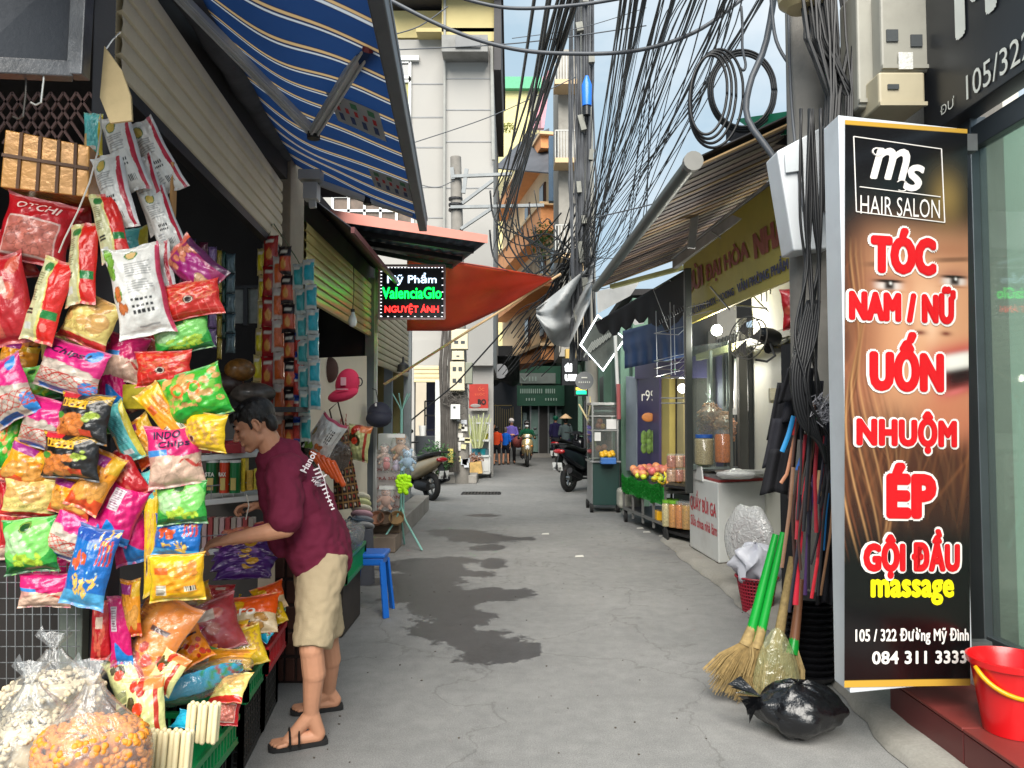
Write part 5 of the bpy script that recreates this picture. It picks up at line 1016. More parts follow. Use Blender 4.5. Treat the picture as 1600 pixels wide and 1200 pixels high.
q=MB();f_=sack_pts(tuple(W(512,735,5.3)),.16,.10,.13,31)
q.grid(np.array([[tuple(f_(i/14,2*PI*j/20))for j in range(21)]for i in range(15)]));solo(q,'plastic_bag','crumpled dark brown plastic bag of goods hanging behind the shoulder','bag',filmbrown,smooth=True)
of=thing('sausage_pack','bunch of orange wrapped sticks hanging behind the shoulder','pack',W(505,730,5.1))
for i in range(5):q=MB();p=W(488+i*8,708+i*4,5.1);q.cap(p,p+V(.07,.0,-.10-.01*i),.024,.020,10);q.build('stick',mat('orange_foil',(222,88,24),.3,0,.2,20,.8,30,coat=.4),of,True)
pt=thing('patterned_cloth','dark brown cloth bag with red, white and ochre square pattern behind the shoulder','cloth bag',W(540,730,5.6));n,m=60,34;Pq=np.zeros((n,m,3));Cq=np.zeros((n,m,3))
for i in range(n):
 for j in range(m):
  v=i/(n-1);u=j/(m-1);x0=520+2*v;x1=542+22*v;wv_=.03*math.sin(u*8+v*2)
  Pq[i,j]=W(x0+(x1-x0)*u,670+128*v-6*u,5.65+wv_-.05*math.sin(PI*u));a_=i*.8+j*.1;ii=i%6;jj=j%6
  Cq[i,j]=lin((190,170,150))if(ii in(2,3)and jj in(2,3)and(i//6+j//6)%2)else lin((150,44,34))if(ii in(2,3)and jj in(2,3))else lin((150,110,60))if ii==0 or jj==0 else lin((34,22,18))
q=MB();q.grid(Pq,cols=Cq);q.build('cloth',mat('cloth_print',vcol=True,rough=.85,var=.1,bump=.2),pt,True,solid=.006)
q=MB();q.tube([W(522,672,5.64),W(515,640,5.6),W(528,628,5.6),W(538,668,5.64)],.006,6);q.build('handle',mat('brown_strap',(60,40,30),.8),pt)
o=bag('cream_pack',560,692,36,58,-8,6.9,'cream drawstring bag with line drawing hanging low on the poster',seed=501,name='cloth_bag',cat='bag')
st=thing('stool','tall blue plastic stool beyond the shopper','stool',G(580,955));bl=mat('blue_plastic',(28,108,206),.35,0,.06,6);g=G(578,958);H_=.46
tw,bw=.11,.15;q=MB();q.box((g.x,g.y,H_),(.27,.27,.035));q.box((g.x,g.y,H_-.045),(.245,.245,.06));q.build('seat',bl,st,bevel=.012)
for sx in(-1,1):
 for sy in(-1,1):
  q=MB();q.bar(V(g.x+sx*tw,g.y+sy*tw,H_-.05),V(g.x+sx*bw,g.y+sy*bw,0),.05,.02,up=(sx,sy,0));q.build('leg',bl,st,bevel=.004)
crate('tray','green tray tilted behind the shopper, with bagged goods in it',(-1.12,5.15,.38),(-.45,.05,0),(-.02,.75,0),.38,.18,green_pl)
filled=mat('slippers',(60,72,84),.6,0,.5,30)
q=MB();r1=random.Random(4)
for i in range(60):
 p=V(r1.uniform(-1.55,-1.14),r1.uniform(5.15,5.95),.58+r1.uniform(0,.16));q.tube([p,p+V(r1.uniform(-.05,.05),r1.uniform(-.05,.05),.02),p+V(r1.uniform(-.09,.09),r1.uniform(-.09,.09),-.01)],[.012,.018,.008],6,flat=.4)
o=q.build('slippers',filled);o['kind']='stuff';props(o,'heap of slippers in plastic wrap filling the tilted green tray','slippers')
q=MB();f_=sack_pts((-1.34,5.5,.54),.27,.42,.14,41);q.grid(np.array([[tuple(f_(i/14,2*PI*j/26))for j in range(27)]for i in range(15)]));solo(q,'plastic_wrap','clear plastic wrap over the slippers in the tilted tray','wrap',clear,smooth=True)
q=MB();q.box((-1.36,5.55,.19),(.4,.6,.36));solo(q,'table','dark low table under the tilted green tray','table',mat('stand_dark',(52,44,38)),bevel=.008)
for i in range(6):
 q=MB();c=W(566-i*.3,822-i*9,7.0);q.ball(c,(.115-.006*i,.11,.035),16,8,rot=(R(-25),0,0));solo(q,'cap',['pale cap at the bottom of the nested pile by the grey post','grey cap second in the nested pile','pink-edged cap third in the nested pile','cream cap fourth in the nested pile','lime cream cap fifth in the nested pile','cream cap with upright peak on top of the nested pile'][i],'cap',mat('capc%d'%i,[(150,150,150),(120,124,130),(190,150,160),(206,200,180),(200,204,150),(206,200,180)][i],.8),'nested caps',smooth=True)
q=MB();q.lathe(V(W(566,825,7).x,7.0,0),[(.12,0),(.1,.5)],12);solo(q,'basket','dim basket under the pile of nested caps','basket',mat('dim_basket',(70,72,80),.7),smooth='auto')
tg=G(626,858);ts=thing('display_stand','mint green tripod stand with toys in clear bags by the grey post','display stand',tg);mint=mat('mint_paint',(136,190,180),.35,.2,.06,6)
q=MB();q.tube([V(tg.x,tg.y,.45),V(tg.x,tg.y,1.62)],.016,8);q.tube([V(tg.x+.03,tg.y,.42),V(tg.x+.03,tg.y,1.0)],.010,8);q.build('pole',mint,ts,'auto')
for a in(-150,-28,90):q=MB();q.tube([V(tg.x,tg.y,.50),V(tg.x+.06*math.cos(R(a)),tg.y+.06*math.sin(R(a)),.34),V(tg.x+.30*math.cos(R(a)),tg.y+.30*math.sin(R(a)),.012)],.012,8);q.build('leg',mint,ts,'auto')
for a in(-160,-100,-20,60):q=MB();q.tube([V(tg.x,tg.y,1.58),V(tg.x+.03*math.cos(R(a)),tg.y+.03*math.sin(R(a)),1.66),V(tg.x+.11*math.cos(R(a)),tg.y+.1*math.sin(R(a)),1.80)],.007,6);q.build('hook_arm',mint,ts)
def toy(px,py,d,c,lab,r,name='plush_toy',bear=True):
 t=thing(name,lab,'toy',W(px,py,d),0,'toys on the tripod stand');p=W(px,py,d);m_=mat('plush_%d_%d_%d'%c,c,.9,0,.15,30,.8,60)
 q=MB();q.ball(p-V(0,0,r*.7),(r*.8,r*.7,r),12,9);q.ball(p+V(0,0,r*.5),(r*.75,r*.65,r*.65),12,9)
 if bear:
  for s_ in(-1,1):q.ball(p+V(s_*r*.55,0,r*1.1),r*.28,8,6);q.cap(p+V(s_*r*.6,0,-r*.3),p+V(s_*r*1.2,-r*.3,-r*.8),r*.25,r*.22,8);q.cap(p+V(s_*r*.4,0,-r*1.4),p+V(s_*r*.8,-r*.5,-r*1.9),r*.3,r*.26,8)
 q.build('body',m_,t,True);q=MB()
 for s_ in(-1,1):q.ball(p+V(s_*r*.25,-r*.62,r*.6),r*.09,6,5);q.build('eye',black_plastic,t);q=MB()
 q=MB();q.ball(p-V(0,0,r*.3),(r*1.5,r*1.2,r*2.1),14,10);q.build('film',clear,t,True)
toy(601,708,8.35,(206,176,160),'pale pink plush toy at the left of the tripod stand, in a clear bag',.06)
toy(626,695,8.30,(196,158,128),'tan plush bear in the middle of the tripod stand, in a clear bag',.075)
toy(637,715,8.25,(150,180,206),'light blue plush toy at the right of the tripod stand',.07)
toy(604,722,8.22,(206,120,120),'rose and yellow cone-shaped toy low on the left of the stand',.05,bear=False)
toy(603,775,8.25,(190,148,130),'brown plush monkey hanging lowest on the tripod stand',.07)
toy(619,726,8.3,(196,180,206),'small lilac toy between the bear and the blue toy',.045,bear=False)
q=MB();r1=random.Random(6);c=W(631,756,8.15)
for i in range(46):a=r1.uniform(0,6.3);b=r1.uniform(0,1);d_=V(math.cos(a)*.085*b,-.03,math.sin(a)*.10*b);q.ball(c+d_,(.03,.03,.022),7,5,rot=(a,b,0))
solo(q,'mesh_sponge','neon yellow-green puffy ball hanging on the tripod stand','sponge',mat('neon_green',(170,230,10),.7,0,.15,30),smooth=True)
for(px,py)in((619,681),(606,762)):q=MB();q.box(W(px,py,8.2),(.19,.004,.04));solo(q,'header_card',['white header card of the upper toy bags','white header card of the lower toy bag'][px<610],'card',white_plastic)
mn_=thing('menu_board','white menu board with dark red lines of lettering low beside the grey post','menu board',W(605,790,9.15))
q=MB();q.slab(W(582,797,9.15),W(628,797,9.15),W(628,710,9.15),W(582,710,9.15),.02);q.build('board',mat('menu_white',(196,188,186),.5),mn_)
for i,s in enumerate(['CHÁO BÒ','CHÈ DƯỠNG','TRÀ SỮA','BÁNH RÁN','NEM RÁN','PHỞ CUỐN']):q=MB();put_text(q,s,W(605,718+i*14.5,9.12),.30,.05,bold=.02);q.build('lettering',mat('dark_red_ink',(150,64,56)),mn_)
q=MB();q.box((-1.62,8.8,.09),(.62,.5,.18));solo(q,'stone_block','grey-brown stone block under the menu board','block',mat('stone_step',(128,114,102),.85,0,.2,6,.6,stain=.4),bevel=.015)
q=MB();q.box((-1.55,9.0,.27),(.5,.4,.17));solo(q,'wooden_box','old wooden box on the stone block under the menu board','box',mat('old_wood',(104,88,72),.8,0,.25,8,.4,stretch=(1,6,6)),bevel=.006)
for i,(px,c_)in enumerate([(589,(176,128,104)),(602,(120,100,84)),(620,(160,130,90))]):q=MB();q.lathe(W(px,812,8.75),[(.05,-.05),(.08,0),(.09,.05),(.085,.05),(.07,0)],14,rot=(R(50),0,0));solo(q,'clay_pot',['terracotta pot lying leftmost under the menu board','dull brown pot between two lighter pots','tan pot rightmost, behind the tripod legs'][i],'pot',mat('pot%d'%i,c_,.8,0,.2,12),smooth='auto')
q=MB();q.bar((-1.5,9.4,.12),(-1.5,12.6,.12),.25,.24);solo(q,'kerb_ramp','low grey step along the third shopfront','step',concrete,bevel=.01)
q=MB();q.box(W(608,690,9.5),(.25,.2,.2));solo(q,'white_box','white box of papers on the counter behind the navy cap','box',white_plastic,bevel=.01)
q=MB();q.box((-2.0,9.8,.5),(.5,1.0,1.0));solo(q,'counter','dim counter inside the third shop','counter',mat('dim_counter',(110,100,90),.7),bevel=.01)
q=MB();q.bar(V(-1.9,11.6,0),V(-1.9,11.6,2.6),.12,.12,up=(0,1,0));solo(q,'inner_post','pale blue-grey post inside the olive room','post',mat('bluegrey',(130,140,150),.5))
#the tall white building and the recess with the scooter
wh=mat('white_render',(158,156,152),.8,0,.05,1.2,.1,stain=.3,stcol=(150,146,138),stscale=.6);crm=mat('cream_render',(182,168,118),.8,0,.06,1.2,.1,stain=.25,stcol=(150,130,90));joint=mat('joint_grey',(140,141,142),.8)
tb=thing('tall_building','tall white rendered building with cream top behind the striped awning','building',(-2.2,20.5,0))
def face(root,name,px0,px1,y0,y1,d,m,th=.3):
 a,b,c,e=W(px0,y1,d),W(px1,y1,d),W(px1,y0,d),W(px0,y0,d);q=MB();q.slab(a,b,c,e,th);return q.build(name,m,root)
def wallbox(root,name,x0,x1,y0,y1,z0,z1,m,bev=0):q=MB();q.box(((x0+x1)/2,(y0+y1)/2,(z0+z1)/2),(x1-x0,y1-y0,z1-z0));return q.build(name,m,root,bevel=bev)
D=20.0;xw=lambda px,d=D:(px-800)/FPX*d*1.0;zw=lambda py,d=D:W(800,py,d).z
wallbox(tb,'wall',xw(430),xw(693),D,27,2.9,zw(62),wh);wallbox(tb,'wall',xw(693),xw(771),D-.35,27,2.9,zw(78),wh)
wallbox(tb,'parapet',xw(430),xw(693),D-.04,27,zw(60),zw(18),crm);wallbox(tb,'parapet',xw(690),xw(773),D-.42,27,zw(76),zw(12),crm)
wallbox(tb,'roof_slab',xw(600),xw(786),D-.9,27,zw(10),zw(-16),mat('roof_dark',(56,54,56),.7));wallbox(tb,'side_fin',xw(772),xw(783),D-.6,26,zw(125),zw(-10),mat('roof_dark',(56,54,56)))
for y in(131,183,230,292,340,388):wallbox(tb,'joint_line',xw(600),xw(693)-.01,D-.012,D,zw(y)-.02,zw(y)+.012,joint)
for y in(132,180,229,300):wallbox(tb,'joint_line',xw(693)+.03,xw(770),D-.362,D-.35,zw(y)-.015,zw(y)+.015,joint)
wallbox(tb,'ledge_box',xw(693),xw(763),D-.95,D-.35,zw(107),zw(82),mat('ledge_grey',(128,128,126),.7,stain=.4));wallbox(tb,'air_conditioner',xw(714),xw(752),D-1.0,D-.95,zw(102),zw(86),mat('ac_grey',(100,102,104),.5))
wallbox(tb,'cornice',xw(650),xw(772),D-.42,D,zw(62),zw(56),crm)
q=MB();q.tube([W(695,0,D-.45),W(694,380,D-.45)],.035,8);q.tube([W(768,70,D-.5),W(771,250,D-.5)],.05,8);q.build('downpipe',mat('pipe_grey',(150,150,145),.5),tb)
def window(root,px0,px1,py0,py1,d,fm=white_paint,pm=None,nx=2,ny=2,fw=.07,depth=.1):
 a=W(px0,py1,d);b=W(px1,py0,d);x0,x1,z0,z1=a.x,b.x,a.z,b.z;q=MB()
 for i in range(nx+1):q.bar((x0+(x1-x0)*i/nx,d-.03,z0),(x0+(x1-x0)*i/nx,d-.03,z1),fw,.06,up=(0,1,0))
 for i in range(ny+1):q.bar((x0,d-.03,z0+(z1-z0)*i/ny),(x1,d-.03,z0+(z1-z0)*i/ny),.06,fw)
 w_=q.build('window',fm,root)
 for i in range(nx):
  for j in range(ny):q=MB();q.box((x0+(x1-x0)*(i+.5)/nx,d,z0+(z1-z0)*(j+.5)/ny),((x1-x0)/nx-fw,.02,(z1-z0)/ny-fw));q.build('pane',pm or mat('pane_dark',(62,70,74),.15,0,.3,2,spec=.7),w_)
 return w_
window(tb,604,641,98,128,D-.02,nx=1,ny=1);window(tb,604,641,122,196,D-.02,nx=1,ny=1,pm=mat('yellow_blind',(150,146,90),.6,0,.3,6,stretch=(.2,.2,12)))
wallbox(tb,'window_head',xw(598),xw(652),D-.12,D,zw(97),zw(90),white_paint)
window(tb,520,645,308,352,D-.02,nx=5,ny=2,fw=.07,pm=mat('curtain_brown',(96,80,68),.5,0,.5,5));wallbox(tb,'ground_wall',xw(430),xw(648),D-.1,D+.2,0,2.9,wh);wallbox(tb,'ground_wall',xw(688),xw(771),D-.1,D+.2,0,2.9,wh)
slats(tb,'shutter_slat',(xw(648),D-.15,0),(xw(690),D-.15,0),zw(598),zw(572),4,mat('cream_slat',(206,190,150),.5,0,.1,3),.03);wallbox(tb,'upper_wall',xw(646),xw(692),D-.1,D+.1,zw(572),3.6,wh)
wallbox(tb,'room_wall',xw(646),xw(690),23,23.1,0,3,mat('blue_room',(120,120,150),.8));wallbox(tb,'room_floor',xw(646),xw(700),D,23,.0,.1,concrete);wallbox(tb,'room_side',xw(690)-.0,xw(690)+.08,D+.2,23,0,2.9,wh)
wallbox(tb,'white_column',xw(683),xw(693),D-.5,D-.1,0,zw(596),white_paint)
q=MB();q.box((xw(658),20.6,.55),(.8,.5,1.0));solo(q,'counter','dark counter in the dim blue room behind the parked scooter','counter',mat('counter_dark',(36,42,48),.5),bevel=.01)
q=MB();q.lathe((xw(658),20.4,1.05),[(.08,0),(.11,.28),(.10,.28)],14);solo(q,'white_pot','white pot on the dark counter in the blue room','pot',white_plastic,smooth='auto')
q=MB();a=xw(672)
for s_ in(-.25,.25):q.bar((a+s_,21,.9),(a+s_,21,2.0),.04,.04,up=(0,1,0))
for z in(1.2,1.6,2.0):q.bar((a-.25,21,z),(a+.25,21,z),.04,.04)
solo(q,'rack','dark rack standing in the dim blue room','rack',dark_metal)
def leafy(name,label,cat,c,rx,ry,rz,n,ls,m,seed,pot=None,group=None):
 t=thing(name,label,cat,c,0,group);r1=random.Random(seed);q=MB()
 for i in range(n):
  a=r1.uniform(0,6.3);b=math.acos(r1.uniform(-1,1));k=r1.random()**.4;p=V(c[0]+rx*k*math.sin(b)*math.cos(a),c[1]+ry*k*math.sin(b)*math.sin(a),c[2]+rz*(1+k*math.cos(b)))
  d=V(r1.uniform(-1,1),r1.uniform(-1,1),r1.uniform(-.8,.8)).normalized();x,y,z=frame(d);L_=ls*r1.uniform(.6,1.3);q.add([p,p+d*L_*.5+x*L_*.2,p+d*L_-V(0,0,L_*.2),p+d*L_*.5-x*L_*.2],[(0,1,2,3)])
 o=q.build('leaves',m,t);o['kind']='stuff';q=MB()
 for i in range(6):a=i;q.tube([V(*c),V(*c)+V(rx*.4*math.cos(a),ry*.4*math.sin(a),rz)],.008,5)
 o=q.build('stems',mat('stem',(70,80,50),.8),t);o['kind']='stuff'
 if pot:q=MB();q.lathe(V(*c)-V(0,0,pot),[(pot*.4,0),(pot*.55,pot)],14);q.build('pot',mat('pot_grey',(120,116,110),.8),t,'auto')
leafm=mat('leaf',(66,104,62),.55,0,.35,9,transl=.3)
leafy('shrub','leafy green shrub in front of the white column near the parked scooter','plant',(xw(682,17.2),17.2,.25),.42,.35,.38,620,.11,leafm,2,pot=.25)
#utility pole with meters
pg=G(722,755);up=thing('utility_pole','concrete utility pole carrying meter boxes, stickers and crossarms','pole',(pg.x,pg.y,0));px0=W(712,265,pg.y)
q=MB();q.tube([V(pg.x,pg.y,0),V(px0.x,pg.y,px0.z+.3)],[.19,.13],12);q.build('shaft',mat('pole_concrete',(130,126,120),.85,0,.2,4,.4,stain=.5),up,'auto')
Dp=pg.y
for(x0,y0,x1,y1)in((706,276,800,272),(704,324,850,321),(722,318,770,282),(720,358,768,326),(706,262,708,280),(729,264,724,302)):q=MB();q.bar(W(x0,y0,Dp-.16),W(x1,y1,Dp-.16),.09,.07);q.build('crossarm',mat('galv',(120,124,126),.5,.4,.2,4),up)
for y in(313,322,330):q=MB();z=W(712,y,Dp).z;q.lathe((px0.x,Dp,z),[(.17,0),(.17,.05)],12);q.build('band',dark_metal,up)
cream_box=mat('cream_box',(196,188,162),.5,0,.08,5,.05,stain=.35,stcol=(120,108,84))
def meter(label,px_0,px_1,py_0,py_1,d,wins=((.3,.75),(.7,.75),(.3,.35),(.7,.35)),m=cream_box,dp=.22):
 a,b=W(px_0,py_1,d),W(px_1,py_0,d);t=thing('meter_box',label,'meter box',((a.x+b.x)/2,d,a.z));q=MB();q.box(((a.x+b.x)/2,d+dp/2,(a.z+b.z)/2),(b.x-a.x,dp,b.z-a.z));q.build('case',m,t,bevel=.012)
 for(u,v)in wins:q=MB();q.box((a.x+(b.x-a.x)*u,d-.004,a.z+(b.z-a.z)*v),((b.x-a.x)*.24,.01,(b.z-a.z)*.14));q.build('viewing_window',mat('meter_win',(70,74,76),.2),t)
 q=MB();q.box(((a.x+b.x)/2,d-.006,a.z+(b.z-a.z)*.05),((b.x-a.x)*1.02,.02,.02));q.build('sill',m,t)
Dm=Dp-.45
meter('upper cream meter box on the utility pole beneath the tarpaulin',705,731,514,546,Dm,((.3,.35),(.7,.35)));meter('narrow cream box between the upper and lower meter boxes',706,725,548,562,Dm,((.5,.4),));meter('large cream meter box with four windows on the utility pole',703,726,565,611,Dm);meter('grey-green side box right of the large meter box',727,738,566,600,Dm,(),mat('sidebox',(120,124,110),.6))
meter('small white box with scrawled marks low on the utility pole',704,719,632,655,Dm,((.4,.8),),white_paint,.12)
rs=random.Random(3)
for i in range(22):
 x=rs.uniform(712,731);y=rs.uniform(655,727);q=MB();a=W(x,y,Dp-.215);q.box(a,(rs.uniform(.06,.16),.004,rs.uniform(.05,.14)),rot=(0,rs.uniform(-.1,.1),0));q.build('sticker',mat('pst%d'%(i%3),[(200,198,192),(186,190,196),(196,190,150)][i%3],.7,0,.25,90),up)
q=MB()
for i in range(34):
 x0=rs.uniform(692,716);q.tube([W(x0+rs.uniform(-2,2),500,Dp-.3),W(x0-3+rs.uniform(-4,4),570,Dp-.3),W(x0-3,650,Dp-.3),W(x0+rs.uniform(-6,4),738,Dp-.25)],rs.uniform(.012,.028),5)
o=q.build('cable_bundle',mat('cable_grey',(70,66,62),.7,0,.4,6),up);o['kind']='stuff'
q=MB()
for i in range(10):c=W(rs.uniform(700,724),rs.uniform(612,640),Dp-.4);r_=rs.uniform(.1,.24);q.tube([c+V(r_*math.cos(a),rs.uniform(-.02,.02),r_*.8*math.sin(a))for a in np.linspace(0,5.5,16)],.01,5)
o=q.build('cable_loops',mat('cable_grey',(70,66,62)),up);o['kind']='stuff'
q=MB();q.box(W(704,712,Dp-.3),(.12,.06,.32));q.build('yellow_plate',mat('yplate',(190,176,90),.6,0,.3,20),up)
q=MB();q.box((pg.x-.45,pg.y+.3,.1),(1.6,.8,.2));solo(q,'kerb_block','low concrete block at the foot of the utility pole','block',concrete,bevel=.02)
cg=G(747,748);sc=thing('cane_stall','small white-framed stall with sugar cane bundle right of the utility pole','stall',(cg.x,cg.y,0));Dc=cg.y+.2
fx0,fx1=W(735,700,Dc).x,W(765,700,Dc).x
q=MB()
for x in(fx0,fx1):
 for y in(Dc,Dc+.6):q.bar((x,y,.12),(x,y,1.42),.035,.035,up=(0,1,0))
for z in(.12,.55,.95,1.40):
 for y in(Dc,Dc+.6):q.bar((fx0,y,z),(fx1,y,z),.035,.035)
q.build('frame',white_paint,sc)
for z in(.14,.57,.97):q=MB();q.box(((fx0+fx1)/2,Dc+.3,z),(fx1-fx0,.6,.02));q.build('shelf',white_paint,sc)
q=MB();q.box((fx1-.12,Dc+.3,.36),(.28,.55,.4));q.build('side_cabinet',white_plastic,sc,bevel=.01);q=MB();q.tube([(fx1-.02,Dc+.1,.07),(fx1+.04,Dc+.1,.07)],.07,12);q.build('wheel',rubber,sc)
for i,(u,z,c,r_)in enumerate([(.25,.68,(70,140,160),.11),(.62,.68,(20,130,140),.12),(.3,1.08,(210,200,190),.09),(.75,1.07,(180,170,30),.09),(.85,.66,(90,110,120),.09)]):q=MB();q.lathe((fx0+(fx1-fx0)*u,Dc+.2,z-.1),[(r_*.7,0),(r_,.16),(r_*.95,.16)],14);solo(q,'basin',['pale blue basin','teal basin','white basin','yellow-green bowl of limes','grey-blue basin'][i]+' on a shelf of the sugar cane stall','basin',mat('basin%d'%i,c,.4),smooth='auto')
bn=thing('cane_bundle','sheaf of pale green sugar cane sticks standing on the stall','bundle',W(746,672,Dc))
for i in range(16):x=-.22+.44*(i+.5)/16;q=MB();q.tube([W(746,700,Dc-.05)+V(x*.5,.1*math.sin(i),0),W(746,645+9*abs(math.sin(i*2)),Dc-.05)+V(x*1.7,.12*math.sin(i),0)],.016,6);q.build('cane',mat('cane%d'%(i%2),[(176,184,120),(200,204,160)][i%2],.6),bn)
q=MB();bx=W(742,737,Dc-.35);q.box((bx.x,Dc-.3,.28),(.36,.3,.30),rot=(0,R(-7),0));solo(q,'cardboard_box','tilted yellow and white box of dried flowers before the cane stall','box',mat('ybox',(214,176,110),.6,0,.35,7),bevel=.01)
leafy('dried_flowers','dried brown and pink stems sticking out of the tilted box','flowers',(bx.x,Dc-.3,.40),.22,.14,.14,200,.09,mat('dried',(176,130,110),.8,0,.4,30),5)
bs=thing('menu_sign','red signboard with black BÒ lettering above the sugar cane','sign',W(749,640,Dc+.5));a,b=W(733,641,Dc+.4),W(763,600,Dc+.4)
q=MB();q.box(((a.x+b.x)/2,Dc+.42,(a.z+b.z)/2),(b.x-a.x,.04,b.z-a.z));q.build('panel',mat('sign_red',(176,50,40),.5),bs)
q=MB();q.box(((a.x+b.x)/2,Dc+.40,a.z+.02),(b.x-a.x,.03,.06));q.build('footer',mat('sgr',(160,156,150),.5),bs)
q=MB();put_text(q,'BO',W(753,628,Dc+.39),.22,.15,bold=.04);q.build('lettering',mat('ink_black',(20,18,18),.5),bs)
q=MB();put_text(q,'ỐC',W(752,607,Dc+.39),.16,.12);put_text(q,'LUỘC',W(750,616,Dc+.39),.26,.09);q.build('lettering',mat('ink_orange',(226,110,70),.5),bs)
q=MB();q.ball(W(743,634,Dc+.39),(.14,.01,.05),12,6);q.build('bowl_print',mat('bowl',(150,140,136),.5),bs)
#motorbikes
def loft(q,rings,n=16,pw=2.6,mi=0):
 """rings: (x, y, z, half_w, half_h, pitch) superellipse sections across the X axis"""
 vv=[];ff=[]
 for(x,y,z,hw,hh,pt_)in rings:
  for j in range(n):
   a=2*PI*j/n;cx=math.copysign(abs(math.cos(a))**(2/pw),math.cos(a))*hw;cz=math.copysign(abs(math.sin(a))**(2/pw),math.sin(a))*hh
   vv.append(V(x+cx,y+cz*math.sin(pt_),z+cz*math.cos(pt_)))
 k=len(rings)
 for i in range(k-1):
  for j in range(n):ff.append((i*n+j,i*n+(j+1)%n,(i+1)*n+(j+1)%n,(i+1)*n+j))
 ff.append(tuple(range(n))[::-1]);ff.append(tuple((k-1)*n+j for j in range(n)));q.add(vv,ff,mi);return q
def scooter(label,loc,rz,paint_,group='motorbikes in the alley',plate=None,lamp=True,size=1.0,top_box=False,seatc=None,trim=None):
 t=thing('motorbike',label,'motorbike',loc,rz,group);W_=dict(world=False);s=size;trim=trim or black_plastic
 for(y,nm)in((-.64*s,'front_wheel'),(.60*s,'rear_wheel')):
  r_=.245*s;q=MB();ring=[V(0,y+r_*.82*math.cos(a),r_+r_*.82*math.sin(a))for a in np.linspace(0,2*PI,28,endpoint=False)];q.tube(ring,.052*s,10,closed=True);wh_=q.build(nm,rubber,t,'auto',**W_)
  q=MB();q.tube([V(0,y+r_*.62*math.cos(a),r_+r_*.62*math.sin(a))for a in np.linspace(0,2*PI,24,endpoint=False)],.018*s,6,closed=True);q.tube([V(-.05,y,r_),V(.05,y,r_)],.045*s,10)
  for a in np.linspace(0,2*PI,5,endpoint=False):q.bar(V(0,y,r_),V(0,y+r_*.62*math.cos(a),r_+r_*.62*math.sin(a)),.03*s,.02*s,up=(1,0,0))
  q.build('rim',steel,wh_,'auto',**W_)
 q=MB();ft=[V(0,-.64*s+.285*s*math.cos(a),.245*s+.285*s*math.sin(a))for a in np.linspace(.3,2.7,12)];q.tube(ft,[.05*s]+[.085*s]*10+[.05*s],10,flat=.35,up=(1,0,0));q.build('front_fender',paint_,t,'auto',**W_)
 q=MB()
 for sx in(-1,1):q.tube([V(sx*.07*s,-.64*s,.245*s),V(sx*.06*s,-.52*s,.55*s)],.018*s,8)
 q.build('fork',steel,t,'auto',**W_)
 q=MB();loft(q,[(0,-.60*s,.50*s,.10*s,.10*s,-.5),(0,-.57*s,.60*s,.17*s,.16*s,-.4),(0,-.50*s,.70*s,.19*s,.20*s,-.35),(0,-.42*s,.64*s,.19*s,.24*s,-.25),(0,-.34*s,.55*s,.17*s,.22*s,-.2)]);q.build('front_shield',paint_,t,'auto',**W_)
 q=MB();loft(q,[(0,-.36*s,.30*s,.15*s,.05*s,0),(0,.02*s,.29*s,.17*s,.05*s,0),(0,.15*s,.34*s,.16*s,.08*s,0)]);q.build('floorboard',trim,t,'auto',**W_)
 q=MB();loft(q,[(0,.02*s,.48*s,.10*s,.14*s,0),(0,.18*s,.50*s,.16*s,.18*s,0),(0,.48*s,.58*s,.165*s,.15*s,0),(0,.78*s,.68*s,.12*s,.10*s,0),(0,.95*s,.74*s,.05*s,.05*s,0)]);q.build('body_panel',paint_,t,'auto',**W_)
 q=MB();loft(q,[(0,-.02*s,.68*s,.10*s,.03*s,0),(0,.12*s,.71*s,.15*s,.055*s,0),(0,.40*s,.74*s,.15*s,.05*s,0),(0,.60*s,.80*s,.13*s,.045*s,0),(0,.80*s,.82*s,.08*s,.03*s,0)]);q.build('seat',seatc or mat('seat_black',(26,26,27),.55,0,.1,20,.2),t,'auto',**W_)
 q=MB();q.tube([V(-.16*s,.80*s,.84*s),V(-.13*s,.96*s,.86*s),V(.13*s,.96*s,.86*s),V(.16*s,.80*s,.84*s)],.014*s,8);q.build('grab_rail',trim,t,'auto',**W_)
 q=MB();loft(q,[(0,-.52*s,.92*s,.05*s,.05*s,-.4),(0,-.48*s,.96*s,.17*s,.065*s,-.4),(0,-.40*s,.99*s,.14*s,.05*s,-.4)]);q.tube([V(0,-.42*s,.78*s),V(0,-.45*s,.94*s)],.07*s,10);q.build('handlebar_cover',paint_,t,'auto',**W_)
 for sx in(-1,1):
  q=MB();q.tube([V(sx*.14*s,-.43*s,.98*s),V(sx*.34*s,-.36*s,1.0*s)],.017*s,8);q.tube([V(sx*.18*s,-.47*s,.98*s),V(sx*.33*s,-.42*s,.99*s)],.006*s,6);q.build('handlebar',rubber,t,'auto',**W_)
  q=MB();q.tube([V(sx*.17*s,-.44*s,1.0*s),V(sx*.23*s,-.47*s,1.16*s)],.006*s,6);q.ball(V(sx*.25*s,-.47*s,1.20*s),(.06*s,.018*s,.04*s),12,8);q.build('mirror',black_plastic,t,True,**W_)
  q=MB();q.ball(V(sx*.13*s,-.61*s,.66*s),(.045*s,.02*s,.03*s),10,6);q.build('indicator',mat('amber',(206,120,40),.2),t,True,**W_)
 q=MB();q.ball(V(0,-.53*s,.95*s),(.085*s,.03*s,.045*s),14,8,rot=(-.4,0,0));q.ball(V(0,-.64*s,.62*s),(.07*s,.03*s,.10*s),12,8,rot=(-.35,0,0));q.build('headlight',mat('lamp_glass',(206,208,204),.12,coat=.6),t,True,**W_)
 q=MB();q.ball(V(0,.93*s,.73*s),(.12*s,.05*s,.045*s),14,8);q.build('tail_light',mat('tail_red',(150,16,22),.18,coat=.6),t,True,**W_)
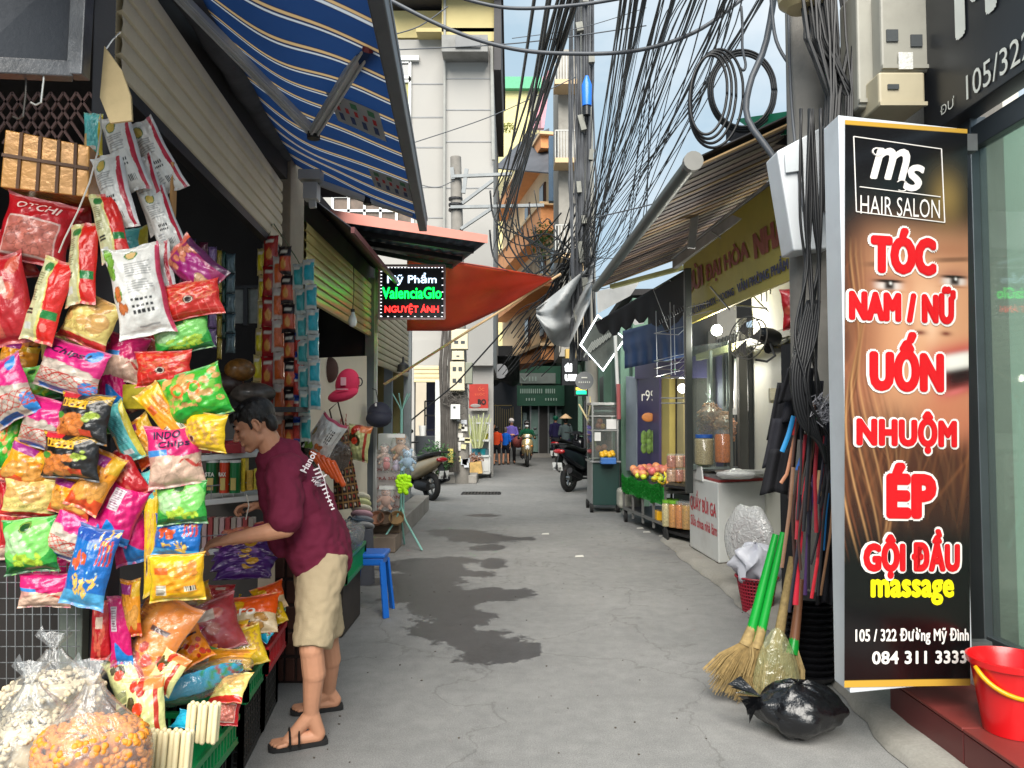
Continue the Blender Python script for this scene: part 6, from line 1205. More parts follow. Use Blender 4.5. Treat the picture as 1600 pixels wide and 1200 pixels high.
 q=MB();q.bar(V(0,.86*s,.64*s),V(0,.99*s,.40*s),.16*s,.02*s,up=(1,0,0));q.build('rear_mudguard',black_plastic,t,**W_)
 rt_=V(-1,0,0);pn=V(0,1,.25).normalized();c=V(0,.985*s,.47*s);up_=V(0,-.25,1).normalized()
 q=MB();q.box(c,(.19*s,.006,.14*s),rot=(R(-14),0,0));pl_=q.build('number_plate',mat('plate_white',(206,208,206),.5),t,**W_)
 if plate:
  for k,s_ in enumerate(plate):q=MB();put_text(q,s_,c+up_*(.034-.068*k)*s+pn*.006,.15*s,.045*s,right=(-1,0,0),up=up_,bold=.02,off=.001);q.build('lettering',mat('ink_black',(20,18,18)),t,**W_)
 q=MB();q.tube([V(-.14*s,.15*s,.22*s),V(-.15*s,.40*s,.24*s),V(-.16*s,.50*s,.28*s),V(-.17*s,.86*s,.40*s)],[.02,.025,.05*s,.055*s],12);q.build('exhaust',dark_metal,t,'auto',**W_)
 q=MB();loft(q,[(.03,.20*s,.26*s,.09*s,.09*s,0),(.06,.45*s,.25*s,.10*s,.10*s,0),(.07,.62*s,.25*s,.06*s,.07*s,0)]);q.build('engine',dark_metal,t,'auto',**W_)
 return t
gold=mat('gold_paint',(176,156,112),.22,.4,.05,5,coat=.7);darkp=mat('dark_paint',(34,38,48),.2,.3,.1,5,coat=.8);blackp=mat('black_paint',(24,25,30),.25,.2,.1,5,coat=.6);creamp=mat('champagne_paint',(176,158,128),.25,.3,.06,5,coat=.6)
g=G(824,730);scooter('gold scooter coming towards the camera down the alley',(g.x,g.y+.7,0),0,gold)
g=G(672,782);scooter('parked champagne scooter at the left, seen from its plated tail',(g.x-.386,g.y+.50,0),R(220),creamp,plate=('29Z1','653.51'),size=1.05)
g=G(896,768);scooter('large dark motorbike parked behind the glass fruit cart',(g.x+.30,g.y+.50,0),R(145),darkp,size=1.16,plate=('29T1','043.10'))
g=G(874,735);scooter('second dark motorbike parked beyond the large one',(g.x+.36,g.y+.55,0),R(150),blackp,size=1.1)
g=G(908,745);scooter('black motorbike wedged at the wall between the two dark ones',(g.x+.55,g.y+.3,0),R(-170),blackp,size=1.1)
g=G(812,726);q=MB();q.ball(V(g.x-.05,g.y-.1,.75),(.2,.18,.2),10,7);solo(q,'bag','rust red bag hanging at the side of the gold scooter','bag',mat('rust_bag',(128,60,56),.7,0,.2,14),smooth=True,origin=(g.x,g.y,.6))
#far buildings
def quadwall(root,name,A,B,z0,z1,m,th=.25):
 """vertical wall over ground line A-B facing the camera side"""
 A=V(A[0],A[1],0);B=V(B[0],B[1],0);d=(B-A).normalized();n=V(d.y,-d.x,0)
 q=MB();P=[A,B,B-n*th,A-n*th];q.add([p+V(0,0,z0)for p in P]+[p+V(0,0,z1)for p in P],[(3,2,1,0),(4,5,6,7),(0,1,5,4),(1,2,6,5),(2,3,7,6),(3,0,4,7)]);return q.build(name,m,root)
A_=(-.55,43.0);B_=(2.55,27.0)
def on(px):
 k=(px-800)/FPX;t_=(k*A_[1]-A_[0])/((B_[0]-A_[0])-k*(B_[1]-A_[1]));return V(A_[0]+(B_[0]-A_[0])*t_,A_[1]+(B_[1]-A_[1])*t_,0)
def zat(py,d):return W(800,py,d).z
ob=thing('orange_building','orange and cream house with balconies above the green shop, beyond the hanging cables','building',(1.0,35,0))
orr=mat('orange_render',(206,142,92),.8,0,.1,1,.1,stain=.3,stcol=(130,96,70));crw=mat('cream_wall',(206,178,140),.8,0,.08,1,.1,stain=.3,stcol=(140,120,96))
quadwall(ob,'wall',A_,B_,3.9,13.4,crw);quadwall(ob,'wall',on(815),B_,0,3.9,mat('green_wall',(60,84,76),.7,0,.15,1.5))
nn_=V(-(B_[1]-A_[1]),(B_[0]-A_[0]),0).normalized()*-1
dd_=V(B_[0]-A_[0],B_[1]-A_[1],0).normalized();out_=V(dd_.y,-dd_.x,0)
if out_.y>0:out_=-out_
def band(px0,px1,z0,z1,o_,m,name):a,b=on(px0),on(px1);q=MB();P=[a+out_*o_,b+out_*o_,b-out_*.05,a-out_*.05];q.add([p+V(0,0,z0)for p in P]+[p+V(0,0,z1)for p in P],[(3,2,1,0),(4,5,6,7),(0,1,5,4),(1,2,6,5),(2,3,7,6),(3,0,4,7)]);return q.build(name,m,ob)
for(z,hh)in((3.9,.55),(6.9,.35),(9.2,1.0),(12.6,.5)):band(790,872,z,z+hh,.7,orr,'balcony');band(788,874,z+hh,z+hh+.12,.78,crw,'coping')
for z in(5.1,7.4,10.6):
 for px in(826,850,868):a=on(px);q=MB();q.box(a+out_*.02+V(0,0,z+.6),(.12,.9,1.3),rot=(0,0,math.atan2(dd_.y,dd_.x)-PI/2));w_=q.build('window',mat('brown_frame',(96,66,50),.6),ob);q=MB();q.box(a+out_*.09+V(0,0,z+.6),(.05,.7,1.1),rot=(0,0,math.atan2(dd_.y,dd_.x)-PI/2));q.build('pane',mat('pane_dark',(62,70,74)),w_)
q=MB()
for i in range(46):a=on(792).lerp(on(872),i/45)+out_*.7;q.bar(a+V(0,0,7.35),a+V(0,0,8.2),.03,.03,up=(0,1,0));q.bar(a+V(0,0,13.2),a+V(0,0,14.1),.03,.03,up=(0,1,0))
for z in(8.2,14.1):q.bar(on(792)+out_*.7+V(0,0,z),on(872)+out_*.7+V(0,0,z),.05,.05)
o=q.build('railing',dark_metal,ob);o['kind']='stuff'
q=MB();a=on(884);q.box(V(a.x-.3,a.y-2.2,10.6),(.9,.3,2.4));bb=q.build('blue_shutter',mat('blue_shutter',(60,92,120),.5),ob)
q=MB();q.slab(W(772,262,31),W(862,270,29),W(858,200,33),W(812,222,35),.05);q.build('dark_awning',mat('dark_tarp',(72,74,80),.6,0,.25,2),ob)
leafy('climbing_plant','trailing green plant on the balcony of the orange house','plant',tuple(W(850,405,29)),.5,.3,.8,260,.2,leafm,9);leafy('climbing_plant','small green plant on the upper ledge left of the orange house','plant',tuple(W(784,207,38)),.7,.3,.3,160,.2,mat('leaf_yellow',(130,140,50),.6,transl=.3),10)
yb=thing('yellow_building','distant yellow house with green roof edge left of the cables','building',V(.5,48,0));wallbox(yb,'wall',W(765,0,48).x,W(842,0,48).x,48,54,0,zat(142,48),mat('yellow_render',(206,196,140),.8));wallbox(yb,'roof_edge',W(765,0,47.8).x,W(846,0,48).x,47.6,54,zat(142,48),zat(124,48),mat('green_edge',(80,160,120),.6))
for x in(834,):a=W(x,160,47.8);q=MB();q.box(a,(.5,.1,1.2));q.build('window',mat('vent_grey',(130,130,110),.6),yb)
pw=thing('pink_wall','faded pink gable rising behind the cables','wall',W(846,200,40));q=MB();q.slab(W(832,200,40),W(850,200,40),W(862,105,40),W(848,120,40),.3);q.build('wall',mat('pink_render',(196,140,150),.8),pw)
nb_=thing('grey_building','narrow grey house with stacked railings between the cables and the pole','building',W(885,700,24));wallbox(nb_,'wall',W(872,0,24).x,W(905,0,24).x,24,27,3.5,13.5,mat('grey_render',(150,146,138),.8,stain=.4))
for z in(6.5,9.5,12):wallbox(nb_,'balcony_slab',W(866,0,23.4).x,W(905,0,23.4).x,23.2,24,z,z+.15,crw)
q=MB()
for z in(6.65,9.65,12.15):
 for i in range(9):x=W(867+i*4.5,0,23.3).x;q.bar((x,23.3,z),(x,23.3,z+.9),.03,.03,up=(0,1,0))
 q.bar((W(867,0,23.3).x,23.3,z+.9),(W(904,0,23.3).x,23.3,z+.9),.04,.04)
o=q.build('railing',mat('rail_white',(176,176,172),.5),nb_);o['kind']='stuff'
gs=thing('green_shop','shop with dark green signboards and glass front at the end of the alley','shop',V(1.1,31.0,0))
def fb(px0,px1,py0,py1,d,m,name,dp=.12,root=None):a,b=W(px0,py1,d),W(px1,py0,d);q=MB();q.box(((a.x+b.x)/2,d+dp/2,(a.z+b.z)/2),(b.x-a.x,dp,b.z-a.z));return q.build(name,m,root or gs,bevel=0)
gdk=mat('dark_green_board',(14,74,52),.45,0,.15,2);fb(806,876,572,600,29.6,gdk,'signboard',.3);fb(808,882,602,634,29.4,gdk,'signboard',.3);fb(812,868,583,599,29.3,mat('signgrey',(118,126,122),.6),'panel')
q=MB();put_text(q,'IIIIIIIIIII IIIII',W(840,611,29.35),1.35,.18,bold=.02);put_text(q,'IIII   IIIII',W(846,624,29.35),1.2,.10);put_text(q,'VIII',W(826,592,29.25),.6,.18,bold=.01);o=q.build('lettering',mat('ink_pale',(150,170,160),.6),gs);o['kind']='stuff'
fb(815,905,634,716,30.2,mat('shop_dark',(52,66,64),.6),'front_wall',.2);fb(829,842,640,706,30.0,mat('pale_glass',(120,146,138),.2),'glass_panel',.05);fb(842,856,636,709,30.0,mat('door_dark',(38,34,32),.5),'door',.06);fb(870,892,640,680,30.0,mat('pale_glass2',(130,156,150),.15,coat=.4),'shop_window',.05)
for(x0,x1)in((841,842.5),(856,858),(828,830),(868,870),(892,894)):fb(x0,x1,634,710,29.9,steel,'mullion',.06)
for px in(820,862):fb(px-3,px+3,645,700,29.95,mat('poster_strip',(110,130,130),.6,0,.7,40),'poster_strip',.03)
fb(820,908,709,716,29.6,concrete,'door_step',.6);fb(874,906,700,712,29.0,mat('base_grey',(120,118,112),.8),'base',.3)
da=thing('dark_awning','dark sagging awning over the far end of the alley','awning',W(770,600,27));q=MB();n,m=8,16;Pq=np.array([[tuple(W(733+(812-733)*j/15,556+44*i/7+(4*math.sin(j*1.1)if i==7 else 0),25+.5*i+.2*math.sin(j)))for j in range(m)]for i in range(n)]);q.grid(Pq);q.build('sheet',mat('black_tarp',(26,26,28),.6,0,.4,2),da,True,solid=.02)
q=MB();q.slab(W(795,590,28.5),W(815,578,28.5),W(872,562,27.5),W(800,570,28.5),.05);q.build('sheet',mat('rust_tarp',(110,76,58),.7,0,.4,3),da)
q=MB();q.lathe(W(782,580,24.6),[(.24,-.03),(.24,.03)],18,rot=(R(90),0,0));solo(q,'satellite_dish','pale round disc hanging under the dark awning','dish',mat('disc_grey',(150,150,152),.6),smooth='auto')
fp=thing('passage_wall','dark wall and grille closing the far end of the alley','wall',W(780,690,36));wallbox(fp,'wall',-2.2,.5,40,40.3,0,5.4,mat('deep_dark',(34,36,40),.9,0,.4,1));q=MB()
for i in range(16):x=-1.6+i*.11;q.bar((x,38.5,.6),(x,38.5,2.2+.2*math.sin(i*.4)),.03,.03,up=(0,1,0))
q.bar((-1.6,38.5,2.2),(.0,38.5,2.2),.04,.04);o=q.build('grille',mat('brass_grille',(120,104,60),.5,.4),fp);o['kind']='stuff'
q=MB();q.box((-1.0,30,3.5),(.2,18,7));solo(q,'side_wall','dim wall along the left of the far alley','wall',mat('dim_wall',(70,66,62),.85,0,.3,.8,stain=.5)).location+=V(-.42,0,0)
hz=thing('far_houses','pale houses closing the view beyond the alley','building',(0,60,0));wallbox(hz,'wall',-14,2.6,60,66,0,8.5,mat('far_render',(170,160,144),.8,0,.1,.5))
#right side, far part (d 12.5 - 28)
XR=lambda y:1.98+(y-12)*.03
tr=thing('teal_shophouse','low grey-green shophouse along the right side with dark sagging awnings','shop',(2.4,18,0))
gren=mat('sage_wall',(108,140,122),.75,0,.12,2,.1,stain=.35,stcol=(90,96,88));quadwall(tr,'wall',(XR(27),27),(XR(12.4),12.4),0,3.5,gren)
for(y0,y1,c)in((13.2,15.0,(44,60,56)),(16.2,18.5,(52,56,52)),(20,24,(60,66,60))):quadwall(tr,'doorway',(XR(y1)-.03,y1),(XR(y0)-.03,y0),.1,2.5,mat('door%d'%c[0],c,.5,0,.3,3),.05)
for y in(12.6,15.6,19.2,25):q=MB();q.bar((XR(y)-.12,y,0),(XR(y)-.12,y,3.3),.14,.14,up=(0,1,0));q.build('pilaster',gren,tr)
q=MB();q.slab((XR(12.4)-.1,12.4,3.55),(XR(27)-.1,27,3.55),(XR(27)+3,27,3.6),(XR(12.4)+3,12.4,3.6),.1);q.build('roof',dark_wall,tr)
dka=thing('black_awning','ragged black shade cloth hanging in front of the grey-green shophouse','awning',W(960,480,12));n,m=12,22;Pq=np.zeros((n,m,3));r1=random.Random(2)
for j in range(m):
 u=j/(m-1);y_top=510-85*u;y_bot=512-4*u+(10 if j%3 else 0)
 for i in range(n):v=i/(n-1);Pq[i,j]=W(930+145*u,y_top-6+(y_bot+10*math.sin(u*9)-y_top)*v*(1 if u>.0 else 1),11.8-2.6*u+.3*v)
q=MB();q.grid(Pq);q.build('cloth',mat('black_cloth',(22,22,28),.9,0,.3,3),dka,True,solid=.01)
wt=thing('white_tarpaulin','torn pale grey plastic sheet hanging over the alley beside the cable bundle','tarpaulin',W(890,480,14));Pq=np.zeros((16,16,3))
for i in range(16):
 for j in range(16):
  u=j/15;v=i/15;x=838+90*u+0*v;top=482-72*u;bot=543-10*abs(u-.55)*2-(60*max(0,u-.6)/.4)-(38*max(0,.3-u)/.3)
  Pq[i,j]=W(x-6*v*u,top+(bot-top)*v,14+.35*math.sin(u*9+v*4)+.2*math.sin(v*13+u*5))
q=MB();q.grid(Pq);q.build('sheet',mat('grey_sheet',(186,188,188),.6,0,.12,3,.6,8,transl=.25,stain=.3),wt,True,solid=.004)
for(pts,d,c,lab)in[([(932,455),(1000,440),(985,462),(955,478),(934,490)],12.4,(206,206,204),'torn white sheet catching the light under the blind roof'),([(985,500),(1008,493),(1006,505),(992,508)],11.8,(206,208,206),'small white scrap of sheet in the black cloth')]:
 q=MB();P=[W(x,y,d)for x,y in pts];k=len(P);q.add(P+[p+V(0,.01,0)for p in P],[tuple(range(k)),tuple(range(2*k-1,k-1,-1))]+[(i,(i+1)%k,(i+1)%k+k,i+k)for i in range(k)]);solo(q,'torn_sheet',lab,'sheet',mat('white_sheet',c,.7,transl=.4))
ls_=thing('shop_sign','dark lozenge-shaped sign outlined by a white light tube on the right','sign',W(945,540,12.6));P=[W(x,y,12.5)for x,y in((907,539),(934,493),(976,530),(942,579))]
q=MB();q.add(P+[p+V(0,.08,0)for p in P],[(3,2,1,0),(4,5,6,7)]+[(i,(i+1)%4,(i+1)%4+4,i+4)for i in range(4)]);q.build('panel',mat('sign_dark',(52,58,54),.4,0,.3,6),ls_)
q=MB();q.tube([p+V(0,-.02,0)for p in P],.018,6,closed=True);q.build('light_tube',glow('tube_white',(235,242,245),2.6),ls_)
for i in range(9):q=MB();a=W(919+i*4.5,546-i*3,12.45);q.box(a,(.02,.01,.30-.02*i),rot=(0,R(30),0));q.build('stroke',mat('stroke_grey',(120,124,120),.5),ls_)
q=MB();q.lathe(W(913,595,13.2),[(.16,-.03),(.16,.03)],22,rot=(R(90),0,0));rs_=solo(q,'round_sign','round grey sign hanging below the lozenge sign','sign',mat('round_grey',(110,112,114),.5),smooth='auto')
q=MB();put_text(q,'iiiiii',W(913,597,13.15),.2,.03);q.box(W(913,590,13.16),(.1,.01,.02));q.build('lettering',mat('ink_w',(220,220,210)),rs_)
cs=thing('lit_sign','small lit yellow and green cup sign with dotted border','sign',W(908,610,14));a=W(908,611,14);q=MB();q.box(a,(.25,.05,.19));q.build('panel',mat('sign_black',(16,20,24)),cs)
q=MB();q.box(a+V(0,-.03,.04),(.2,.02,.05));q.build('top_band',glow('g_yel',(220,190,70),.9),cs);q=MB();q.box(a+V(0,-.03,-.03),(.19,.02,.06));q.ball(a+V(0,-.03,0),(.08,.01,.04),10,6);q.build('cup',glow('g_grn',(20,190,130),1.2),cs)
q=MB();q.tube([W(914+0,y,14)for y in(626,650,700)],.02,6);solo(q,'striped_pole','thin dark pole with white squares beside the glass fruit cart','pole',mat('pole_sq',(60,60,64),.6))
ws_=thing('shop_sign','black signboard with broken white lettering left of the dark wall','sign',W(889,580,20));a,b=W(878,602,20),W(902,560,20);q=MB();q.box(((a.x+b.x)/2,20,(a.z+b.z)/2),(b.x-a.x,.08,b.z-a.z));q.build('panel',mat('sign_black',(16,20,24)),ws_)
q=MB();put_text(q,'thi',W(888,574,19.93),.20,.24,bold=.06);put_text(q,'UIIII',W(892,590,19.93),.32,.18,bold=.06);q.build('lettering',glow('ink_lit',(225,228,230),.8),ws_)
fb(884,900,545,560,21,mat('ochre_box',(190,160,90),.6),'balcony_box',.4,root=ws_)
rw=thing('pipe_post','white and red painted pipe standing before the grey-green wall','post',W(963,620,12.3));q=MB();q.tube([W(961,517,12.1),W(963,560,12.1),W(966,625,12.1)],.028,8);q.build('white_part',white_paint,rw,'auto');q=MB();q.tube([W(966,600,12.08),W(967,655,12.08)],.034,8);q.build('red_part',mat('dull_red',(150,80,80),.6),rw,'auto')
q=MB();q.tube([W(905,632,13.3),W(925,668,12.6),W(932,700,12.4)],.016,6);q.tube([W(922,620,13),W(925,665,12.7)],.014,6);solo(q,'wooden_pole','two thin pale sticks leaning at the glass fruit cart','pole',mat('pale_wood',(190,174,130),.7))
tpn=thing('cable_pole','tall pole thickly wrapped in grey cables and boxes rising in the middle distance','pole',(1.30,14.4,0));q=MB();q.tube([V(1.62,14.9,0),V(1.56,14.9,3.2),V(1.42,14.4,10.6)],[.13,.12,.11],10);q.build('shaft',mat('pole_pale',(176,172,162),.8,0,.15,3),tpn,'auto');q=MB();r1=random.Random(12)
for i in range(30):
 x=1.36+r1.uniform(-.24,.22);q.tube([V(x+r1.uniform(-.06,.06),14.2+r1.uniform(-.1,.1),z)for z in(2.6,4.2,6,8,10.8)],r1.uniform(.008,.022),5)
o=q.build('cables',mat('cable_grey2',(72,74,78),.6,0,.5,3),tpn);o['kind']='stuff';q=MB()
for i in range(12):z=3.4+i*.62;q.box((1.36+r1.uniform(-.16,.16),14.1,z),(r1.uniform(.06,.14),.1,r1.uniform(.1,.4)),rot=(0,r1.uniform(-.3,.3),0))
o=q.build('junction_boxes',mat('jbox',(120,120,112),.6,0,.5,3),tpn);o['kind']='stuff'
q=MB();c=W(917,143,14.0);q.lathe(c,[(.09,-.28),(.10,.12),(.03,.3)],12);q.build('blue_closure',mat('blue_plastic',(28,108,206)),tpn,'auto')
q=MB();c=W(917,172,14.0);q.lathe(c,[(.07,-.1),(.07,.08)],12);q.build('black_closure',black_plastic,tpn,'auto')
#right side stalls (d 5 - 12.5)
hs=thing('hardware_shop','open stall under the striped blind roof on the right, with pale inner wall','shop',(2.6,8,0))
pale=mat('pale_wall',(206,206,196),.8,0,.06,1.5,.1,stain=.3,stcol=(140,134,120))
quadwall(hs,'wall',(2.62,8.2),(2.62,4.2),0,3.9,pale);quadwall(hs,'wall',(2.62,12.3),(2.62,9.6),0,3.7,mat('stall_grey',(120,118,112),.8,0,.15,2,stain=.4))
q=MB();q.box((2.66,10,2.25),(.06,3.4,.5));q.build('light_panel',mat('panel_pale',(176,190,176),.6),hs)
q=MB()
for i in range(9):q.bar((2.60,8.22+i*.16,.05),(2.60,8.22+i*.16,2.5),.07,.05,up=(0,1,0))
q.build('folding_door',mat('fold_dark',(58,60,60),.45,.3,.15,4),hs,bevel=.004)
for(y,z)in((9.45,2.6),(8.2,2.6)):q=MB();q.bar((2.5,y,0),(2.5,y,z),.09,.09,up=(0,1,0));q.build('post',mat('post_dark2',(66,66,62),.5),hs)
q=MB();q.bar((2.35,9.5,2.28),(2.55,5.6,2.28),.06,.08);q.build('lintel',mat('lintel_khaki',(120,118,84),.6),hs)
rf=thing('blind_roof','sloping striped slatted roof over the right-hand stall','roof',(1.9,7.8,3.3))
ro=[V(1.30,5.35,3.30),V(1.16,10.2,3.26),V(2.40,10.2,3.72),V(2.42,5.0,3.74)];cr=[(104,90,84),(120,112,100),(84,78,80),(150,124,84),(92,84,88),(128,112,108)]
r1=random.Random(9);k=56;base=[mat('rf%d'%i,c,.6,.2,.3,5,.1)for i,c in enumerate(cr)]
for i in range(k):
 t0,t1=i/k,(i+.84)/k;q=MB();o_=V(0,0,.008*(i%2));q.slab(ro[0].lerp(ro[1],t1)+o_,ro[0].lerp(ro[1],t0)+o_,ro[3].lerp(ro[2],t0)+o_,ro[3].lerp(ro[2],t1)+o_,-.012);q.build('slat',base[r1.randrange(6)],rf)
q=MB();e3=[p+V(0,0,.06)for p in ro];q.slab(e3[1],e3[0],e3[3],e3[2],-.01);q.build('backing_sheet',mat('backing',(52,52,54),.8),rf)
q=MB();q.tube([ro[0]+V(-.02,-.05,.02),ro[1]+V(-.02,0,.02)],.055,12);q.build('edge_pipe',mat('pipe_dark',(66,76,76),.45,.5,.2,3),rf,'auto')
q=MB();q.lathe(ro[0]+V(-.02,-.08,.02),[(.07,-.03),(.07,.03)],14,rot=(R(90),0,0));q.build('pipe_cap',mat('cap_grey',(120,120,116),.6),rf)
q=MB();q.bar(V(2.22,5.05,3.36),V(2.02,9.3,3.42),.06,.11);q.bar(V(2.19,5.05,3.44),V(1.99,9.3,3.50),.03,.03);q.build('rail',alu,rf,bevel=.004)
q=MB();q.bar(W(1087,322,7.4),W(1080,388,7.4),.075,.04,up=(0,1,0));q.build('arm',alu,rf,bevel=.004);q=MB();q.bar(W(955,448,10),W(1068,418,9.4),.08,.05);q.build('fluorescent_bar',mat('khaki_bar',(168,170,120),.5),rf)
q=MB();P=[W(1150,186,6.0),W(1242,172,5.2),W(1242,208,5.2),W(1190,215,5.6)];q.slab(P[3],P[2],P[1],P[0],.01);solo(q,'green_tarpaulin','bright green tarpaulin corner above the blind roof','tarpaulin',mat('tarp_green',(20,130,96),.6,0,.15,3,transl=.3))
q=MB();Pq=np.array([[tuple(W(1135+108*j/14,200-12*j/14+(40*i/4)*(.5+.5*j/14)+5*math.sin(j*1.7)*(i%2),6.2-j*.06))for j in range(15)]for i in range(5)]);q.grid(Pq);solo(q,'dark_sheet','tattered dark sheet between the green tarpaulin and the blind roof','sheet',mat('black_cloth',(22,22,28)),smooth=True,solid=.01)
ys=thing('shop_sign','faded yellow signboard with red and blue lettering under the blind roof','sign',W(1155,400,7));TL,TR,BR,BL=W(1066,395,9.0),W(1230,268,5.75),W(1246,432,5.75),W(1074,508,9.0)
q=MB();q.slab(BL,BR,TR,TL,.03);q.build('panel',mat('sign_yellow',(186,170,66),.5,0,.08,2,stain=.3,stcol=(120,108,60)),ys,bevel=.004)
rt=(BR-BL).normalized();uv_=((TL-BL)/2+(TR-BR)/2).normalized();red_i=mat('sign_red_ink',(150,70,50),.6,0,.2,12)
def on_s(u,v):return(BL.lerp(BR,u)).lerp(TL.lerp(TR,u),v)
for(s,u0,u1,v0,v1,m_)in(('BÙI',.05,.25,.40,.74,red_i),('ĐẠI HÒA',.28,.70,.36,.66,red_i),('NHÀ',.74,.97,.36,.70,red_i),('ĐỒ DÙNG INOX - XOONG',.07,.55,.10,.24,mat('ink_blue',(50,56,90),.6)),('VĂN PHÒNG PHẨM',.58,.96,.10,.26,mat('ink_blue',(50,56,90)))):
 q=MB();put_text(q,s,(0,0,0),u1-u0,v1-v0,bold=.02,proj=lambda x,z:on_s((u0+u1)/2+x,(v0+v1)/2+z)+V(-.012,-.012,0));q.build('lettering',m_,ys)
hk=thing('hanging_rack','thin chrome racks hanging in front of the yellow signboard','rack',W(1150,450,7));q=MB();r1=random.Random(3)
for x in(1110,1122,1139,1146,1180,1188,1196,1202):d=8.6-(x-1100)*.02;q.tube([W(x,365+r1.uniform(-15,15),d),W(x+2,472+r1.uniform(-18,18),d)],.005,5)
for(a,b)in(((1112,362),(1155,390)),((1165,343),(1208,384)),((1110,448),(1140,484)),((1155,440),(1200,487)),((1140,476),(1198,482))):q.tube([W(*a,7.6),W(*b,7.3)],.009,6)
for y in(462,476):q.tube([W(1075,y+18,8.2),W(1110,y+10,8),W(1150,y,7.6)],.005,5)
o=q.build('wires',wire_steel,hk);o['kind']='stuff'
r2=thing('wire_rack','empty chrome display rack hanging in front of the blue tarpaulin','rack',W(1045,540,9.4));q=MB()
for x in(1025,1047,1053,1068):q.tube([W(x,470+abs(x-1045)*.8,9.5),W(x+2,585,9.4)],.006,5)
for y in(517,560,572,585):q.tube([W(1022,y+4,9.2),W(1050,y-3,9.6),W(1075,y-8,9.2),W(1060,y+6,8.9),W(1022,y+4,9.2)],.006,5)
for i in range(12):q.tube([W(1030+i*3.4,500-i*2,9.5),W(1032+i*3.4,506-i*2,9.2)],.004,4)
q.tube([W(1021,453,9.6),W(1045,438,9.7),W(1070,446,9.6)],.008,5);q.tube([W(1021,453,9.6),W(1045,515,9.5)],.005,5)
for y in(590,622,630):c=W(1055,y,9.2);q.tube([c+V(.17*math.cos(a),.1*math.sin(a),0)for a in np.linspace(0,2*PI,20,endpoint=False)],.006,5,closed=True)
o=q.build('wires',wire_steel,r2);o['kind']='stuff'
bt=thing('blue_tarpaulin','dark blue hanging tarpaulin valance above the purple shopfront','tarpaulin',W(1020,530,11));Pq=np.zeros((10,30,3))
for i in range(10):
 for j in range(30):u=j/29;v=i/9;Pq[i,j]=W(973+101*u+(3 if v>.5 else 0),(517-26*u)+((576-20*u)-(517-26*u))*v,11.6-2.2*u+.06*math.sin(u*40)*v)
q=MB();q.grid(Pq);q.build('cloth',mat('tarp_blue',(50,72,112),.6,0,.15,3,transl=.2),bt,True,solid=.005)
pf=thing('purple_shopfront','purple shopfront with tall painted banner beside the fruit table','shopfront',W(1010,700,11.4));pur=mat('purple_panel',(62,54,96),.5,0,.1,3)
def sl(px0,px1,d0,d1,y0a,y0b,y1a,y1b,m,name,th=.05,root=pf):q=MB();q.slab(W(px0,y1a,d0),W(px1,y1b,d1),W(px1,y0b,d1),W(px0,y0a,d0),th);return q.build(name,m,root)
sl(992,1150,12.0,8.9,572,545,592,590,pur,'fascia',.1);sl(996,1030,12.0,11.0,592,585,728,730,pur,'banner');sl(1118,1146,9.4,9.0,585,580,760,770,pur,'pilaster');sl(1030,1046,11.1,10.7,588,586,730,735,mat('khaki_pillar',(176,160,90),.7,0,.1,4),'pillar',.1)
sl(978,994,12.4,12.0,588,590,735,735,mat('bluegrey',(130,140,150)),'drain_pipe',.1);sl(1046,1118,10.9,9.6,590,588,770,780,mat('inner_dark',(66,62,58),.8,0,.3,2),'inner_wall');sl(1058,1068,10.5,10.3,590,588,750,755,mat('door_cream',(150,140,100),.7),'door_edge',.1);sl(996,1004,11.9,11.7,579,577,586,585,mat('pink_label',(170,120,120),.6),'label_panel',.12)
q=MB();q.ball(W(1013,652,11.3),(.10,.02,.07),12,7);q.build('printed_ribbon',mat('ribbon_orange',(190,120,60),.6),pf);q=MB()
for i in range(16):q.ball(W(1014+9*math.sin(i*2.1),690+12*math.cos(i*1.3),11.28),(.045,.015,.07),8,5)
q.build('printed_fruit',mat('fruit_print',(90,120,50),.6,0,.7,14),pf);put_text(q:=MB(),'r99',W(1013,618,11.3),.20,.16);q.build('lettering',mat('ink_w',(220,220,210)),pf)
q=MB();q.ball(W(1066,607,9.9),(.06,.05,.06),12,8);solo(q,'lamp','bright round lamp in the purple shopfront left of the dark post','lamp',glow('bulb_lit3',(255,246,225),9),smooth=True)
q=MB();c=W(1120,516,8.4);q.ball(c,(.062,.055,.062),14,10);solo(q,'lamp','brightest lit bulb beneath the yellow signboard','lamp',glow('bulb_lit4',(245,255,235),14),smooth=True)
for(nm,p_,e_)in(('stall_bulb_light',W(1120,520,8.25),26),('shop_lamp_light',W(1066,609,9.7),14)):
 ld=bpy.data.lights.new(nm,'POINT');ld.energy=e_;ld.color=(1,.95,.84);ld.shadow_soft_size=.07;lo=bpy.data.objects.new(nm,ld);C.objects.link(lo);lo.location=p_+V(-.05,-.12,-.05)
q=MB();q.bar(W(1077,770,8.35),W(1074,420,8.3),.07,.09,up=(0,1,0));solo(q,'steel_post','dark steel post standing at the corner of the glass cabinet','post',mat('post_dark3',(52,56,54),.45,.3),bevel=.005)
wf=thing('wall_fan','black wall fan with grey cage mounted under the yellow signboard','fan',W(1180,535,6.9));c=W(1168,528,6.8);rm=Euler((R(78),0,R(-62))).to_matrix();q=MB()
for z in(-.04,.04):q.tube([c+rm@V(.19*math.cos(a),.19*math.sin(a),z)for a in np.linspace(0,2*PI,30,endpoint=False)],.006,6,closed=True)
for i in range(26):a=i*2*PI/26;q.tube([c+rm@V(.03*math.cos(a),.03*math.sin(a),.055),c+rm@V(.15*math.cos(a),.15*math.sin(a),.055),c+rm@V(.19*math.cos(a),.19*math.sin(a),0)],.0028,4)
o=q.build('cage',mat('cage_grey',(120,116,110),.5,.4),wf);o['kind']='stuff';q=MB()
